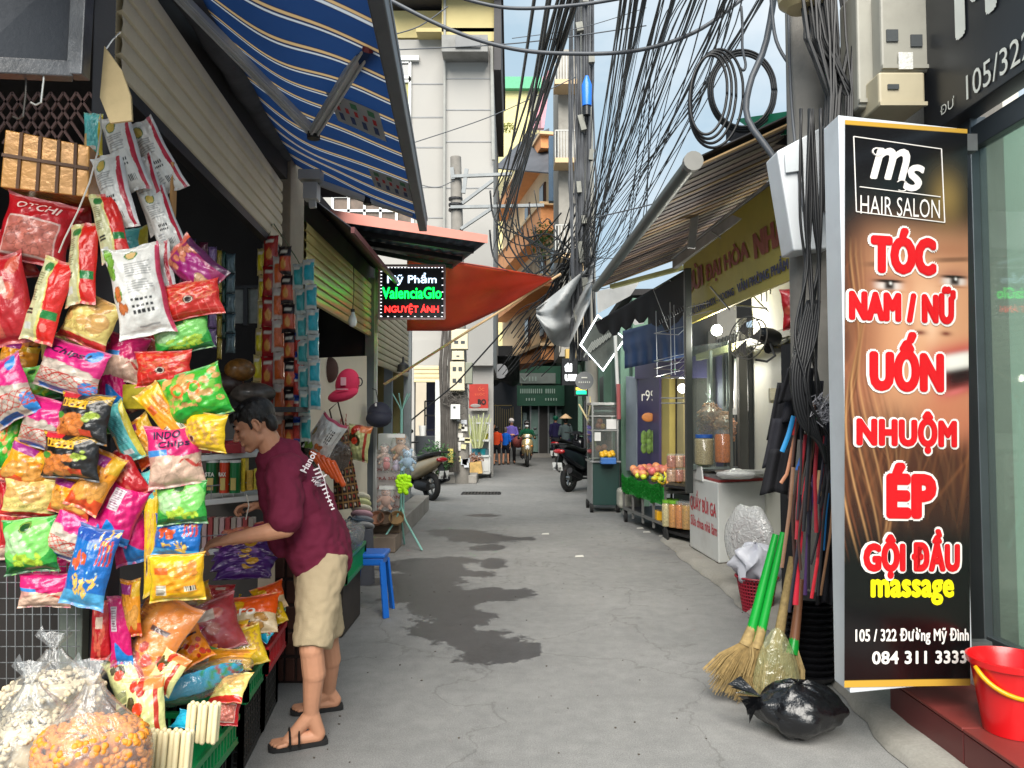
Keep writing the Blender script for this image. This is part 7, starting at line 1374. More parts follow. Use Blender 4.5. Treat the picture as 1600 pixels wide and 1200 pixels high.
for i in range(3):a=i*2.09;q.add([c+rm@V(.02*math.cos(a),.02*math.sin(a),0),c+rm@V(.15*math.cos(a-.3),.15*math.sin(a-.3),.015),c+rm@V(.16*math.cos(a+.5),.16*math.sin(a+.5),-.015)],[(0,1,2)])
q.build('blades',mat('blade_grey',(96,92,88),.5),wf,solid=.003);q=MB();q.lathe(W(1203,527,6.8),[(.001,-.1),(.07,-.08),(.085,0),(.07,.1),(.001,.12)],14,rot=(R(80),0,R(-62)));q.tube([W(1200,545,6.8),W(1215,545,6.9),W(1232,535,7.2)],.045,8);q.tube([W(1203,535,6.75),W(1211,556,6.7),W(1198,565,6.7),W(1180,562,6.7)],.012,6);q.build('motor',black_plastic,wf,'auto')
q=MB();q.box(W(1210,618,6.6),(.09,.05,.13));q.box(W(1207,619,6.55),(.05,.03,.07));solo(q,'socket','cream socket box on the pale wall beside the hanging bags','socket',mat('socket_cream',(196,188,160),.5),bevel=.006)
q=MB();q.tube([W(1150,560,8.5),W(1149,640,8.5)],.02,5);q.box(W(1149,643,8.45),(.05,.03,.07));solo(q,'pull_switch','small white switch on a cord by the dark folding door','switch',white_plastic)
o=bag('red_plain',1252,482,62,66,4,5.3,'red packet in clear film hanging under the white electrical box',seed=611,name='red_packet',cat='packet')
gc=thing('glass_cabinet','tall glass cabinet with bags of snacks standing on the freezer','cabinet',W(1112,730,8.4));ca_,cb_=W(1080,733,8.35),W(1143,733,7.95);q=MB()
for p in(ca_,cb_,ca_+V(.35,.45,0),cb_+V(.25,.45,0)):q.bar(p,p+V(0,0,1.35),.03,.03,up=(0,1,0))
q.build('frame',mat('cab_frame',(110,112,106),.4,.5),gc);q=MB();q.slab(ca_,cb_,cb_+V(0,0,1.35),ca_+V(0,0,1.35),.004);q.build('pane',glass('cab_glass'),gc);q=MB();q.slab(cb_+V(.25,.45,0),ca_+V(.35,.45,0),ca_,cb_,.02);q.build('shelf',steel,gc)
def jar(name,label,px,py,d,r_,h_,cm,capc,group=None,solid_=True):
 b=W(px,py,d);t=thing(name,label,'jar',b,0,group);q=MB();q.lathe(b,[(r_*.9,0),(r_,.02),(r_,h_*.86),(r_*.85,h_*.92)],16);q.build('contents',cm,t,'auto');q=MB();q.lathe(b,[(r_*1.02,.005),(r_*1.04,h_*.88),(r_*.85,h_*.95)],16,cap=False);q.build('glass',glass('jar_glass',(240,242,240),1.45,.05),t,True)
 q=MB();q.lathe(b,[(r_*.92,h_*.94),(r_*.92,h_*1.06)],16);q.build('lid',capc,t,'auto');return t
def grain(name,c,sc=70):return mat(name,c,.6,0,.5,sc,1.5,sc)
jar('jar','jar of pale nuts with blue lid in the glass cabinet',1101,725,8.2,.105,.30,grain('nuts_pale',(176,160,120)),mat('lid_blue',(40,90,170),.4));jar('jar','tall jar of orange sticks beside the pale nuts in the glass cabinet',1130,722,8.0,.085,.32,grain('nuts_orange',(196,110,50)),clear)
filled_bag('snack_sack','big clear bag of tan snacks tied at the top in the glass cabinet','sack',tuple(W(1110,680,8.35)),.15,.12,.20,p_puff(.016),mat('tan_snack',(186,130,96),.7,0,.3,60),260,71,fill=.85,core=grain('tan_fill',(176,120,86)))
filled_bag('snack_sack','clear bag of peach snacks at the right of the glass cabinet','sack',tuple(W(1134,690,8.15)),.12,.12,.17,p_puff(.016),mat('peach_snack',(206,150,116),.7,0,.3,60),200,72,fill=.9,core=grain('peach_fill',(196,136,100)))
fz=thing('freezer','white chest freezer with red lettering standing at the road edge','freezer',G(1122,892));whf=mat('freezer_white',(206,208,206),.35,0,.05,2,.05,stain=.35,stcol=(140,130,116));a,b=G(1078,862),G(1123,890);a=V(a.x,a.y,.06);b=V(b.x,b.y,.06);c2=b+V(.60,.28,0);d2=a+V(.60,.28,0);hF=.80
q=MB();P=[a,b,c2,d2];q.add(P+[p+V(0,0,hF)for p in P],[(3,2,1,0),(4,5,6,7),(0,1,5,4),(1,2,6,5),(2,3,7,6),(3,0,4,7)]);q.build('body',whf,fz,bevel=.012)
q=MB();ri=[b+V(.02,.02,hF),c2+V(-.02,-.0,hF),d2+V(-.02,-.03,hF),a+V(.02,.0,hF)];q.add([p+V(0,0,.002)for p in ri]+[p+V(0,0,.03)for p in ri],[(0,1,2,3),(7,6,5,4),(0,4,5,1),(1,5,6,2),(2,6,7,3),(3,7,4,0)]);q.build('red_gasket',mat('gasket_red',(150,50,50),.6),fz)
q=MB();q.add([p+V(0,0,.03)for p in ri]+[p+V(0,0,.055)for p in ri],[(3,2,1,0),(4,5,6,7),(0,1,5,4),(1,2,6,5),(2,3,7,6),(3,0,4,7)]);q.build('lid',glass('lid_glass',(190,200,196),1.5,.25),fz)
q=MB();dn=(b-a).normalized();q.slab(a+V(-.015,0,hF-.02),a.lerp(b,.55)+V(-.015,0,hF-.02),a.lerp(b,.5)+V(-.015,0,hF+.13),a+V(-.015,0,hF+.15),.015);q.build('side_panel',whf,fz)
fr_=mat('freezer_red',(196,44,60),.5)
for(s,u0,u1,z0,z1,bb)in(('QUẦY BÙI GA',.04,.95,.42,.66,.02),('Sữa chua nhà làm',.06,.97,.26,.38,.012)):q=MB();L_=(b-a).length;ud=V(0,0,1);put_text(q,s,a.lerp(b,(u0+u1)/2)+V(0,0,(z0+z1)/2),L_*(u1-u0),z1-z0,right=dn,bold=bb,off=.004);q.build('lettering',fr_,fz)
for p in(a+V(.05,0,0),b+V(.03,.03,0),b+V(.1,.04,0)):q=MB();q.box(p+V(.05,.06,-.025),(.16,.09,.06));q.build('foot_brick',mat('foot_brick',(70,50,46),.8),fz)
q=MB();q.lathe(W(1165,742,7.6),[(.001,0),(.26,.005),(.30,.03),(.29,.035),(.25,.012)],28);solo(q,'metal_tray','round metal tray lying on the freezer lid','tray',steel,smooth='auto')
q=MB();f_=sack_pts(tuple(W(1150,748,7.35)),.19,.12,.05,61);q.grid(np.array([[tuple(f_(i/12,2*PI*j/24))for j in range(25)]for i in range(13)]));solo(q,'plastic_bag','crumpled clear plastic bag on the freezer lid','bag',film('milky_film',(215,216,216),.4,.2,1,20,.55),smooth=True)
ff_=thing('floor_fan','fan wrapped in clear plastic leaning on the white freezer','fan',G(1165,900));c=W(1170,843,6.5);rm=Euler((R(88),0,R(-55))).to_matrix();q=MB()
for r_ in(.24,.17,.1):q.tube([c+rm@V(r_*.8*math.cos(a),r_*math.sin(a),.03)for a in np.linspace(0,2*PI,30,endpoint=False)],.006,5,closed=True)
for i in range(24):a=i*PI/12;q.tube([c+rm@V(.04*math.cos(a),.04*math.sin(a),.06),c+rm@V(.19*math.cos(a),.24*math.sin(a),.03)],.003,4)
o=q.build('cage',mat('cage_white',(190,190,190),.4),ff_);o['kind']='stuff';q=MB();q.lathe(c,[(.001,-.05),(.17,-.03),(.19,.0)],20,rot=rm);q.build('fan_box',mat('fan_red',(120,50,60),.5,0,.6,14),ff_,'auto')
q=MB();Pq=np.array([[tuple(c+rm@V(.25*math.sin(t)*math.cos(a),(.30+.02*math.sin(a*7))*math.sin(t)*math.sin(a),.1*math.cos(t)))for a in np.linspace(0,2*PI,30)]for t in np.linspace(0,PI,14)]);q.grid(Pq);q.build('film',film('milky_film'),ff_,True)
bk_=thing('laundry_basket','dark red slotted basket between the freezer and the brooms','basket',G(1180,962));g=G(1183,955);rb=mat('basket_red',(140,24,44),.5,0,.1,6);r0,r1_,hB=.105,.15,.27;q=MB()
for z,r_ in((.01,r0),(hB,r1_+.01)):q.tube([V(g.x+r_*math.cos(a),g.y+r_*math.sin(a),z)for a in np.linspace(0,2*PI,30,endpoint=False)],.009,6,closed=True)
for i in range(9):z=.03+i*.027;rr2=r0+(r1_-r0)*z/hB;q.tube([V(g.x+rr2*math.cos(a),g.y+rr2*math.sin(a),z)for a in np.linspace(0,2*PI,30,endpoint=False)],.006,4,closed=True)
for i in range(36):a=i*PI/18;q.bar(V(g.x+r0*math.cos(a),g.y+r0*math.sin(a),.01),V(g.x+r1_*math.cos(a),g.y+r1_*math.sin(a),hB),.009,.009)
o=q.build('lattice',rb,bk_);o['kind']='stuff';q=MB();q.lathe((g.x,g.y,.008),[(r0-.01,0),(r0-.01,.01)],20);q.lathe((g.x,g.y,.02),[(r0-.012,0),(r1_-.015,hB-.04)],20,cap=False);q.build('liner',mat('liner',(70,24,36),.7),bk_)
q=MB();r1=random.Random(5);c=V(g.x,g.y,.36);n,m=18,30;Pq=np.array([[tuple(c+V(.18*math.sin(t)*math.cos(a)*(1+.22*math.sin(3*a+4*t)+.14*math.sin(7*a-5*t)),.15*math.sin(t)*math.sin(a)*(1+.2*math.sin(4*a+t*3)),.14*math.cos(t)*(1+.25*math.sin(5*a+2))+.03*math.sin(6*a)*math.sin(t)))for a in np.linspace(0,2*PI,m)]for t in np.linspace(0,PI,n)]);q.grid(Pq);solo(q,'plastic_bag','bunched white plastic bags piled on the dark red basket','bag',mat('white_bag',(206,208,218),.35,0,.08,9,1.6,16,transl=.2),smooth=True)
ft_=thing('fruit_table','fruit table on wheels with green grass skirt and lower rack','table',G(1000,830));fa_,fb_=G(975,815),G(1040,846);dv=V(fa_.x-fb_.x,fa_.y-fb_.y,0);Fp=lambda u,v,z:V(fb_.x+dv.x*u+.72*v,fb_.y+dv.y*u+.10*v,z);q=MB()
for z in(.60,.20):
 for(a0,b0)in(((0,0),(1,0)),((1,0),(1,1)),((0,0),(0,1))):q.bar(Fp(*a0,z),Fp(*b0,z),.035,.035)
for(u,v)in((0,0),(1,0),(.5,0),(.25,0),(.75,0),(0,1),(1,1)):q.bar(Fp(u,v,.1),Fp(u,v,.6),.03,.03,up=(0,1,0))
q.build('frame',mat('stall_steel',(110,110,108),.5,.5,.2,6),ft_);q=MB();q.slab(Fp(0,0,.62),Fp(0,1,.62),Fp(1,1,.62),Fp(1,0,.62),.02);q.slab(Fp(0,0,.215),Fp(0,1,.215),Fp(1,1,.215),Fp(1,0,.215),.02);q.build('shelf',dark_metal,ft_)
for(u,v)in((0.02,0.02),(.98,.02)):q=MB();p=Fp(u,v,.085);q.tube([p-V(.02,0,0),p+V(.02,0,0)],.085,16);q.build('wheel',rubber,ft_,'auto')
q=MB();r1=random.Random(1)
for i in range(1500):u=r1.random();z=r1.uniform(.44,.66)+.03*math.sin(u*20);p=Fp(u,-.03-r1.uniform(0,.03),z);q.add([p,p+V(r1.uniform(-.02,.02),-.02,.035),p+V(.012,0,.012)],[(0,1,2)])
q.slab(Fp(0,-.02,.44),Fp(1,-.02,.44),Fp(1,-.02,.66),Fp(0,-.02,.66),.01);o=q.build('grass_skirt',mat('grass_green',(22,128,40),.7,0,.4,30),ft_);o['kind']='stuff'
fruits=[('mango',(196,120,96),.055,(.55,1.0),'rosy mango in the heap at the far end of the fruit table'),('banana',(196,170,40),.03,(.05,.5),'banana in the heap at the near end of the fruit table'),('apple',(176,186,60),.04,(.3,.75),'green-yellow fruit in the middle heap of the fruit table')]
for nm,c,r_,(u0,u1),lab in fruits:
 me={}
 for i in range(26):
  u=r1.uniform(u0,u1);v=r1.uniform(.06,.9);z=.66+.11*v+r1.uniform(0,.05)+(.06 if nm=='mango' else 0);cc=[c,(c[0],int(c[1]*.8),c[2]),(min(255,c[0]+20),min(255,c[1]+24),c[2])][i%3];k_=i%3
  if k_ not in me:
   q=MB()
   if nm=='banana':q.tube([V(-.07,0,.02),V(-.035,0,0),V(.03,0,0),V(.07,0,.025)],[.006,.017,.017,.005],8)
   else:q.ball((0,0,0),(r_*1.15,r_,r_),12,8)
   me[k_]=q.mesh(nm,mat('%s%d'%(nm,k_),cc,.4,0,.3,14),True)
  o=bpy.data.objects.new(nm,me[k_]);link(o,None);o.location=Fp(u,v,z);o.rotation_euler=(r1.uniform(-1,1),r1.uniform(-1,1),r1.uniform(0,6));props(o,lab,'fruit',nm+' heap on the fruit table')
for i in range(8):jar('jar','snack jar in the front row under the fruit table' if i<4 else 'jar of snacks in the back row of the lower rack',1042+(i%4)*10.5+(i//4)*4,822-(i%4)*-1.5-(i//4)*4,9.3-(i%4)*.1+(i//4)*.3,.058,.30,grain('rj%d'%(i%4),[(206,190,140),(206,140,60),(210,130,60),(200,150,80)][i%4],50),mat('lid_green',(110,170,50),.4)if i%4<2 else clear,'snack jars front row' if i<4 else 'snack jars back row')
for i in range(6):jar('jar','jar of pink rings in the lower layer on the fruit table end' if i<3 else 'jar of rings stacked on the lower layer at the fruit table end',1049+(i%3)*12,752-(i//3)*22,9.15,.055,.15,grain('pk%d'%(i%2),[(206,160,130),(190,120,100)][i%2],50),clear,'ring jars, lower' if i<3 else 'ring jars, upper')
q=MB();p=Fp(.0,.1,.40);q.slab(W(1040,757,9.2),W(1078,762,9.0),W(1090,757,9.5),W(1045,752,9.9),.03);solo(q,'board','dark board carrying the jars at the near end of the fruit table','board',dark_metal)
q=MB();q.slab(W(1035,826,9.4),W(1078,838,8.9),W(1090,830,9.4),W(1045,820,9.9),.03);q.tube([W(1040,838,9.25),W(1042,838,9.25)],.10,14);solo(q,'trolley','dark low trolley under the snack jars','trolley',rubber)
q=MB();q.box(Fp(.22,.12,.27),(.16,.22,.12));solo(q,'yellow_basket','small yellow basket on the lower rack of the fruit table','basket',mat('yellow_pl',(214,160,20),.4),bevel=.01)
jc=thing('fruit_cart','glass fruit cart on wheels with dark green base','cart',G(945,797));ja=G(921,797);X0,X1,Y0,Y1=ja.x,W(967,700,12.2).x,12.2,12.9;gcm=mat('cart_green',(24,56,52),.45,0,.12,4);wallbox(jc,'base',X0+.02,X1,Y0,Y1,.12,.80,gcm,.01);wallbox(jc,'side_sheet',X0,X0+.02,Y0,Y1,.14,.84,steel);wallbox(jc,'counter',X0-.03,X1+.03,Y0-.03,Y1,.80,.83,steel,.004)
q=MB()
for x in(X0+.02,X1-.02):
 for y in(Y0,Y1):q.bar((x,y,.83),(x,y,1.75),.025,.025,up=(0,1,0))
for z in(1.32,1.55,1.74):q.bar((X0,Y0,z),(X1,Y0,z),.02,.02);q.bar((X0,Y0,z),(X0,Y1,z),.02,.02)
q.build('frame',steel,jc);wallbox(jc,'glass_pane',X0+.03,X1-.03,Y0,Y0+.005,.86,1.73,glass('cab_glass'));wallbox(jc,'glass_pane',X0,X0+.005,Y0,Y1,.86,1.73,glass('cab_glass'));wallbox(jc,'top',X0,X1,Y0,Y1,1.74,1.77,steel);wallbox(jc,'back_panel',X0+.03,X1-.03,Y1-.03,Y1,.85,1.73,mat('cart_back',(120,108,104),.6,0,.4,6));wallbox(jc,'upper_shelf',X0+.03,X1-.02,Y0+.03,Y1,1.30,1.33,steel)
for(x,y)in((X0,Y0+.05),(X1-.02,Y0+.05),(X0,Y1)):q=MB();q.tube([(x-.02,y,.075),(x+.03,y,.075)],.075,14);q.build('wheel',rubber,jc,'auto')
q=MB();q.box(((X0+X1)/2+.03,Y0-.12,.84),(.24,.2,.10));solo(q,'blue_basin','blue basin of yellow fruit on the front of the glass fruit cart','basin',mat('basin_blue',(60,110,180),.4),bevel=.01)
for i in range(12):q=MB();q.ball(((X0+X1)/2-.06+.055*(i%4),Y0-.14+.05*(i//4),.92+.02*(i%2)+.03*(i//8)),(.042,.036,.036),10,7);solo(q,'mango','yellow mango in the blue basin of the glass fruit cart','fruit',mat('mango_y',(214,166,30),.4,0,.2,9),'mangoes in the blue basin',smooth=True)
for i,(u,z,c)in enumerate([(.3,1.39,(190,100,70)),(.45,1.38,(206,140,50)),(.35,1.46,(176,90,60)),(.3,1.02,(196,120,100)),(.5,1.04,(196,120,100))]):q=MB();q.ball((X0+(X1-X0)*u,Y0+.15,z),.055,12,8);solo(q,'fruit',['red fruit at left','orange fruit at right','topmost red fruit','pink fruit low at left','pink fruit low at right'][i]+' inside the glass fruit cart','fruit',mat('jf%d'%i,c,.4),smooth=True)
q=MB();q.box((X1-.12,Y0-.01,1.42),(.16,.02,.16));q.box((X0+.1,Y0-.01,1.22),(.1,.01,.14));solo(q,'price_card','two white cards stuck to the glass fruit cart','card',white_plastic)
q=MB();q.tube([(X0+.06,Y0+.2,1.63),(X1-.04,Y0+.2,1.63)],.07,12);solo(q,'film_roll','silver roll lying at the top of the glass fruit cart','roll',steel,smooth='auto')
q=MB();q.box(W(983,778,11.5),(.35,.3,.3));solo(q,'foam_box','dim bundle of bags between the glass cart and the fruit table','bundle',mat('bundle_dim',(150,150,140),.7,0,.5,9),bevel=.05)
#hair salon
sal=thing('salon_shopfront','glass salon front in grey metal frame at the right edge','shopfront',(2.32,3.0,0));fm=mat('frame_grey',(92,98,102),.35,.7,.12,5,.1)
wallbox(sal,'glass_pane',2.31,2.316,1.2,3.68,.46,2.84,glass('salon_glass',(205,222,214),1.5,.10));wallbox(sal,'frame',2.27,2.35,3.68,3.78,.2,3.0,fm,.004);wallbox(sal,'frame',2.28,2.34,1.2,3.68,2.84,2.95,fm,.004);wallbox(sal,'frame',2.28,2.34,1.2,3.68,.38,.46,fm,.004);wallbox(sal,'frame',2.18,2.30,3.80,3.86,2.55,2.85,fm)
wallbox(sal,'sill',2.25,2.36,1.2,3.8,.2,.38,white_paint);wallbox(sal,'inner_wall',4.4,4.5,.5,5,0,3.2,mat('salon_wall',(176,186,178),.7,0,.05,1));wallbox(sal,'inner_wall',2.5,4.5,4.1,4.2,0,3.2,mat('salon_wall',(176,186,178)));wallbox(sal,'floor',2.36,4.5,.5,4.2,.1,.2,mat('salon_floor',(140,130,120),.3))
wallbox(sal,'side_wall',2.4,2.58,3.9,5.4,0,3.9,concrete);q=MB();q.box((3.3,3.95,1.45),(.45,.06,1.5));solo(q,'mirror_panel','dark tall panel standing inside the salon','panel',mat('mirror_dark',(70,80,84),.3));q=MB();q.tube([(2.65,3.6,.25),(2.45,3.3,1.6)],.014,8);q.tube([(2.6,3.3,.9),(2.9,3.6,.55)],.03,8);solo(q,'mop','mop handle leaning behind the salon glass','mop',mat('mop_wood',(150,136,110),.6),smooth='auto');q=MB();q.box((2.75,3.4,.42),(.4,.5,.35));solo(q,'bin','dim green bin low behind the salon glass','bin',mat('bin_green',(80,130,110),.5),bevel=.03)
bs2=thing('fascia_sign','black fascia signboard with white street number above the salon glass','sign',(2.25,3,3.0));q=MB();q.box((2.25,2.6,3.72),(.12,2.7,1.46));q.build('panel',mat('fascia_black',(30,32,36),.35,0,.1,3),bs2,bevel=.005);inkw=mat('ink_w',(220,220,210))
q=MB();put_text(q,'105/322',(2.185,3.33,3.09),.46,.12,right=(0,-1,0),pn=(-1,0,0));put_text(q,'ĐƯ',(2.185,3.72,3.07),.12,.055,right=(0,-1,0));put_text(q,'MS',(2.185,3.36,3.52),.55,.34,right=(0,-1,0),bold=.04,pn=(-1,0,0));o=q.build('lettering',inkw,bs2);o['kind']='stuff'
til=mat('maroon_tile',(120,52,48),.35,0,.14,4,.1,stain=.35,stcol=(90,70,64));sp=thing('tiled_step','maroon tiled step in front of the salon glass','step',(2.1,3,0));wallbox(sp,'core',1.91,2.4,.8,3.84,0,.19,mat('grout',(110,90,84),.8))
for i in range(5):y1=3.85-i*.62;wallbox(sp,'tile',1.89,2.4,y1-.614,y1,.19,.205,til,.003);wallbox(sp,'tile',1.893,1.91,y1-.614,y1,.004,.184,mat('maroon_tile_side',(96,42,42),.4,0,.14,4,stain=.3,stcol=(80,64,60)),.003)
SA,SB=V(1.452,3.30,0),V(2.07,3.45,0);z0,z1=.325,2.852;sx_=(SB-SA).normalized();sn=V(sx_.y,-sx_.x,0)
lb=thing('salon_sign','tall light-box sign with red salon lettering over a smiling woman photograph','sign',(1.76,3.45,z0));q=MB();bk_=V(-.0,.16,0);P=[SA,SB,SB+bk_,SA+bk_];q.add([p+V(0,0,z0)for p in P]+[p+V(0,0,z1)for p in P],[(3,2,1,0),(4,5,6,7),(0,1,5,4),(1,2,6,5),(2,3,7,6),(3,0,4,7)]);q.build('box',mat('sign_white',(206,212,218),.4,.1,.05,4,stain=.2),lb,bevel=.004)
def onp(px,py,off=.004):
 v=(1075-14*(px-1328)/190*1.1-py)/(897-22*(px-1320)/190);xl=1310+18*(py-178)/897;xr=1497+21*(py-190)/865;u=(px-xl)/(xr-xl);u=u*1.045/(1+.045*u)
 return SA.lerp(SB,u)+V(0,0,z0+(z1-z0)*v)+sn*off
fu,fv=np.meshgrid(np.linspace(1319,1513,150),np.linspace(186,1066,560));
def gz(cx,cy,rx,ry,p=2,a=0):ca,sa=math.cos(a),math.sin(a);x=fu-cx;y=fv-cy;return np.exp(-((np.abs(x*ca+y*sa)/rx)**p+(np.abs(-x*sa+y*ca)/ry)**p))[...,None]
def mixc(img,c,m):return img*(1-m)+lin(c)*m
rn=np.random.RandomState(3);im=np.zeros(fu.shape+(3,))+lin((20,20,22));hairf=np.clip((fv-335)/110,0,1)[...,None]*np.clip((860-fv)/110,0,1)[...,None];im=mixc(im,(74,42,30),hairf*.95)
for i in range(150):
 x0=rn.uniform(1300,1520);y0=rn.uniform(400,800);am=rn.uniform(-60,60);L_=rn.uniform(60,220);t_=(fv-y0)/L_;cx=x0+am*np.sin(t_*1.6);m=(np.exp(-((fu-cx)/rn.uniform(1.2,4))**2)*np.exp(-(t_*1.6)**2))[...,None]*hairf
 im=mixc(im,[(150,96,60),(40,22,18),(120,82,54)][i%3],m*.34)
fc=gz(1452,505,108,150,6);im=mixc(im,(206,150,112),fc);im=mixc(im,(226,182,146),gz(1440,480,40,70)*.7);im=mixc(im,(196,120,90),gz(1490,650,60,42,3)*.8);im=mixc(im,(150,92,66),gz(1350,520,26,120)*.6+gz(1470,385,90,16)*.5);im=mixc(im,(176,112,84),gz(1340,600,30,40)*.5)
for i in range(26):
 cx=1322+i*2.6+22*np.sin((fv-380)/90+i*.2)*np.clip((fv-400)/200,0,1);m=(np.exp(-((fu-cx)/1.6)**2)*np.clip((fv-370)/60,0,1)*(np.clip(1-(fu-1320)/(34+80*np.clip((fv-580)/90,0,1)),0,1)))[...,None];im=mixc(im,[(120,70,44),(60,34,24),(206,156,104)][i%3],m*.75)
for(ex,ey)in((1384,446),(1489,434)):
 im=mixc(im,(150,96,80),gz(ex,ey-8,30,13)*.7);im=mixc(im,(60,34,26),gz(ex,ey-34,34,4,4,-.08)*.6);im=mixc(im,(216,206,200),gz(ex,ey+1,20,6,4));im=mixc(im,(40,26,22),gz(ex+1,ey,8,7.5,4));im=mixc(im,(26,16,14),gz(ex,ey-6.5,22,2.6,4));im=mixc(im,(240,240,236),gz(ex+3,ey-3,2,2));im=mixc(im,(110,64,52),gz(ex,ey+10,20,1.5)*.6)
im=mixc(im,(176,110,84),gz(1418,490,7,40)*.6);im=mixc(im,(120,62,48),gz(1433,519,11,4)+gz(1475,519,9,4));im=mixc(im,(236,196,166),gz(1452,495,10,34)*.7)
mo=gz(1496,574,46,40,4,-.25);im=mixc(im,(186,62,66),mo);im=mixc(im,(36,14,16),gz(1499,580,36,27,4,-.25));im=mixc(im,(236,232,224),gz(1494,562,34,13,4,-.2));im=mixc(im,(214,110,110),gz(1490,611,22,5,2,-.3)*.7);im=mixc(im,(214,176,96),gz(1478,300,26,40)*.35)
im*=.84;im=mixc(im,(12,12,13),np.clip((fv-820)/60,0,1)[...,None]);im=mixc(im,(190,150,60),((fv<193)|(fv>1055))[...,None]*1.0)
Pq=np.array([[tuple(onp(fu[i,j],fv[i,j],.003))for j in range(0,150)]for i in range(0,560)]);q=MB();q.grid(Pq,cols=im);q.build('printed_panel',mat('sign_print',vcol=True,rough=.22,var=.02,spec=.5,coat=.3),lb)
sred=mat('sign_red_print',(200,22,30),.25,0,0);swh=mat('sign_white_print',(226,222,218),.3,0,0);syl=mat('sign_yellow_print',(226,214,20),.3,0,0)
def st_(s,cx,cy,w_,h_,m,bold,off,sh=0):q=MB();put_text(q,s,(0,0,0),w_,h_,bold=bold,shear=sh,proj=lambda x,z:onp(cx+x,cy-z,off));q.build('lettering',m,lb)
for(s,cx,cy,w_,h_)in(('TÓC',1407,391,104,76),('NAM / NỮ',1407,474,168,62),('UỐN',1412,566,118,96),('NHUỘM',1413,676,158,68),('ÉP',1418,767,80,88),('GỘI ĐẦU',1420,864,152,78)):st_(s,cx,cy,w_+7,h_+6,swh,.085,.0052);st_(s,cx,cy,w_-1,h_-1,sred,.052,.0080)
st_('massage',1421,923,130,40,syl,.035,.0055);st_('105 / 322 Đường Mỹ Đình',1422,990,176,26,swh,.02,.0055);st_('084 311 3333',1432,1022,148,20,swh,.03,.0055);st_('m',1388,252,54,52,swh,.018,.0055,.25);st_('s',1424,272,28,44,swh,.018,.0055,.25);st_('HAIR SALON',1403,320,124,30,swh,-.004,.0055)
q=MB()
for(a,b)in(((1331,212),(1468,222)),((1468,222),(1473,341)),((1473,341),(1335,332)),((1335,332),(1331,212)),((1340,292),(1466,300))):q.bar(onp(*a,.005),onp(*b,.005),.004,.004)
q.tube([onp(1366+7*math.cos(a),234+6*math.sin(a),.006)for a in np.linspace(0,5,10)],.004,5);q.tube([onp(1404+9*math.cos(a),286+9*math.sin(a),.006)for a in np.linspace(-2.5,2.2,12)],.003,5);o=q.build('printed_outline',swh,lb)
q=MB()
for z in(z1-.05,z0+.12):q.box((2.13,3.52,z),(.12,.05,.08))
q.build('hinge_bracket',steel,lb)
bu=thing('bucket','bright red bucket with yellow handle on the maroon tiled step','bucket',(2.08,3.2,.205));rdp=mat('bucket_red',(206,20,26),.28,0,.04,5,coat=.2);c=V(2.08,3.2,.207);q=MB();q.lathe(c,[(.108,0),(.148,.27),(.162,.275),(.165,.30),(.156,.302),(.143,.275),(.10,.01)],36);q.build('body',rdp,bu,'auto');q=MB();q.tube([c+V(.16*math.cos(a),-.02-.11*math.sin(a),.27-.10*math.sin(a))for a in np.linspace(0,PI,20)],.010,8);q.build('handle',mat('handle_yellow',(226,160,16),.35),bu,True)
straw=mat('broom_straw',(150,128,84),.8,0,.35,40);grh=mat('handle_green',(18,150,52),.35,0,.08,6);brs=mat('handle_brown',(130,86,60),.5)
r1=random.Random(20)
for i,(tp_,nk,bt,wd,hm,lab)in enumerate([((1212,835),(1170,1000),(1132,1058),42,grh,'leftmost straw broom with green handle'),((1224,832),(1186,1000),(1150,1085),52,grh,'second straw broom with green handle, spread wider'),((1238,870),(1216,1000),(1176,1098),44,straw,'pale straw broom with straw-wrapped neck'),((1252,905),(1240,1010),(1222,1092),40,brs,'straw broom with brown handle and green collar')]):
 d0=4.22;t=thing('broom',lab+', leaning among the brooms','broom',W(bt[0],bt[1],4.18),0,'brooms beside the salon sign');a,b,c=W(*tp_,d0),W(*nk,4.16),W(bt[0],bt[1],4.10);q=MB();q.tube([a,b],[.018,.028],10);q.build('handle',hm,t,'auto');q=MB();q.tube([b.lerp(a,.12),b.lerp(c,.15)],[.026,.034],12);q.build('collar',straw if i<3 else grh,t,'auto');q=MB();wx=wd*4.2/FPX
 for k in range(230):u=r1.uniform(-1,1);v=r1.uniform(-1,1);e=c+V(u*wx*.74,v*.07,abs(u)*.03-.01+r1.uniform(0,.03));s0=b.lerp(c,.05)+V(u*.022,v*.02,0);q.tube([s0,s0.lerp(e,.5)+V(u*.020,0,.01),e],[.003,.0026,.0014],3,caps=False)
 o=q.build('bristles',straw,t);o['kind']='stuff'
q=MB();c=W(1215,1062,4.05);Pq=np.array([[tuple(c+V(.17*math.sin(t)**.7*math.cos(a)*(1+.12*math.sin(5*a))*(.22+.85*t/PI),.08*math.sin(t)*math.sin(a)*(.3+.7*t/PI),.22*math.cos(t)+.05))for a in np.linspace(0,2*PI,30)]for t in np.linspace(.05,PI,18)]);q.grid(Pq);solo(q,'plastic_bag','yellowish clear plastic bag tied over a broom head','bag',film('yellow_film',(206,206,150),.3,.2,.9,18,.22),smooth=True)
gb=MB();c=W(1249,1108,3.66);c.z=.125;Pq=np.array([[tuple(V(c.x+.208*math.sin(t)*math.cos(a)*(1+.07*math.sin(5*a+3*t)+.05*math.sin(11*a)),c.y+.16*math.sin(t)*math.sin(a)*(1+.08*math.sin(4*a+t)),max(.008,c.z+.122*math.cos(t)*(1+.12*math.sin(3*a+1)+.05*math.sin(9*a+4*t)))))for a in np.linspace(0,2*PI,60)]for t in np.linspace(0,PI,34)]);gb.grid(Pq)
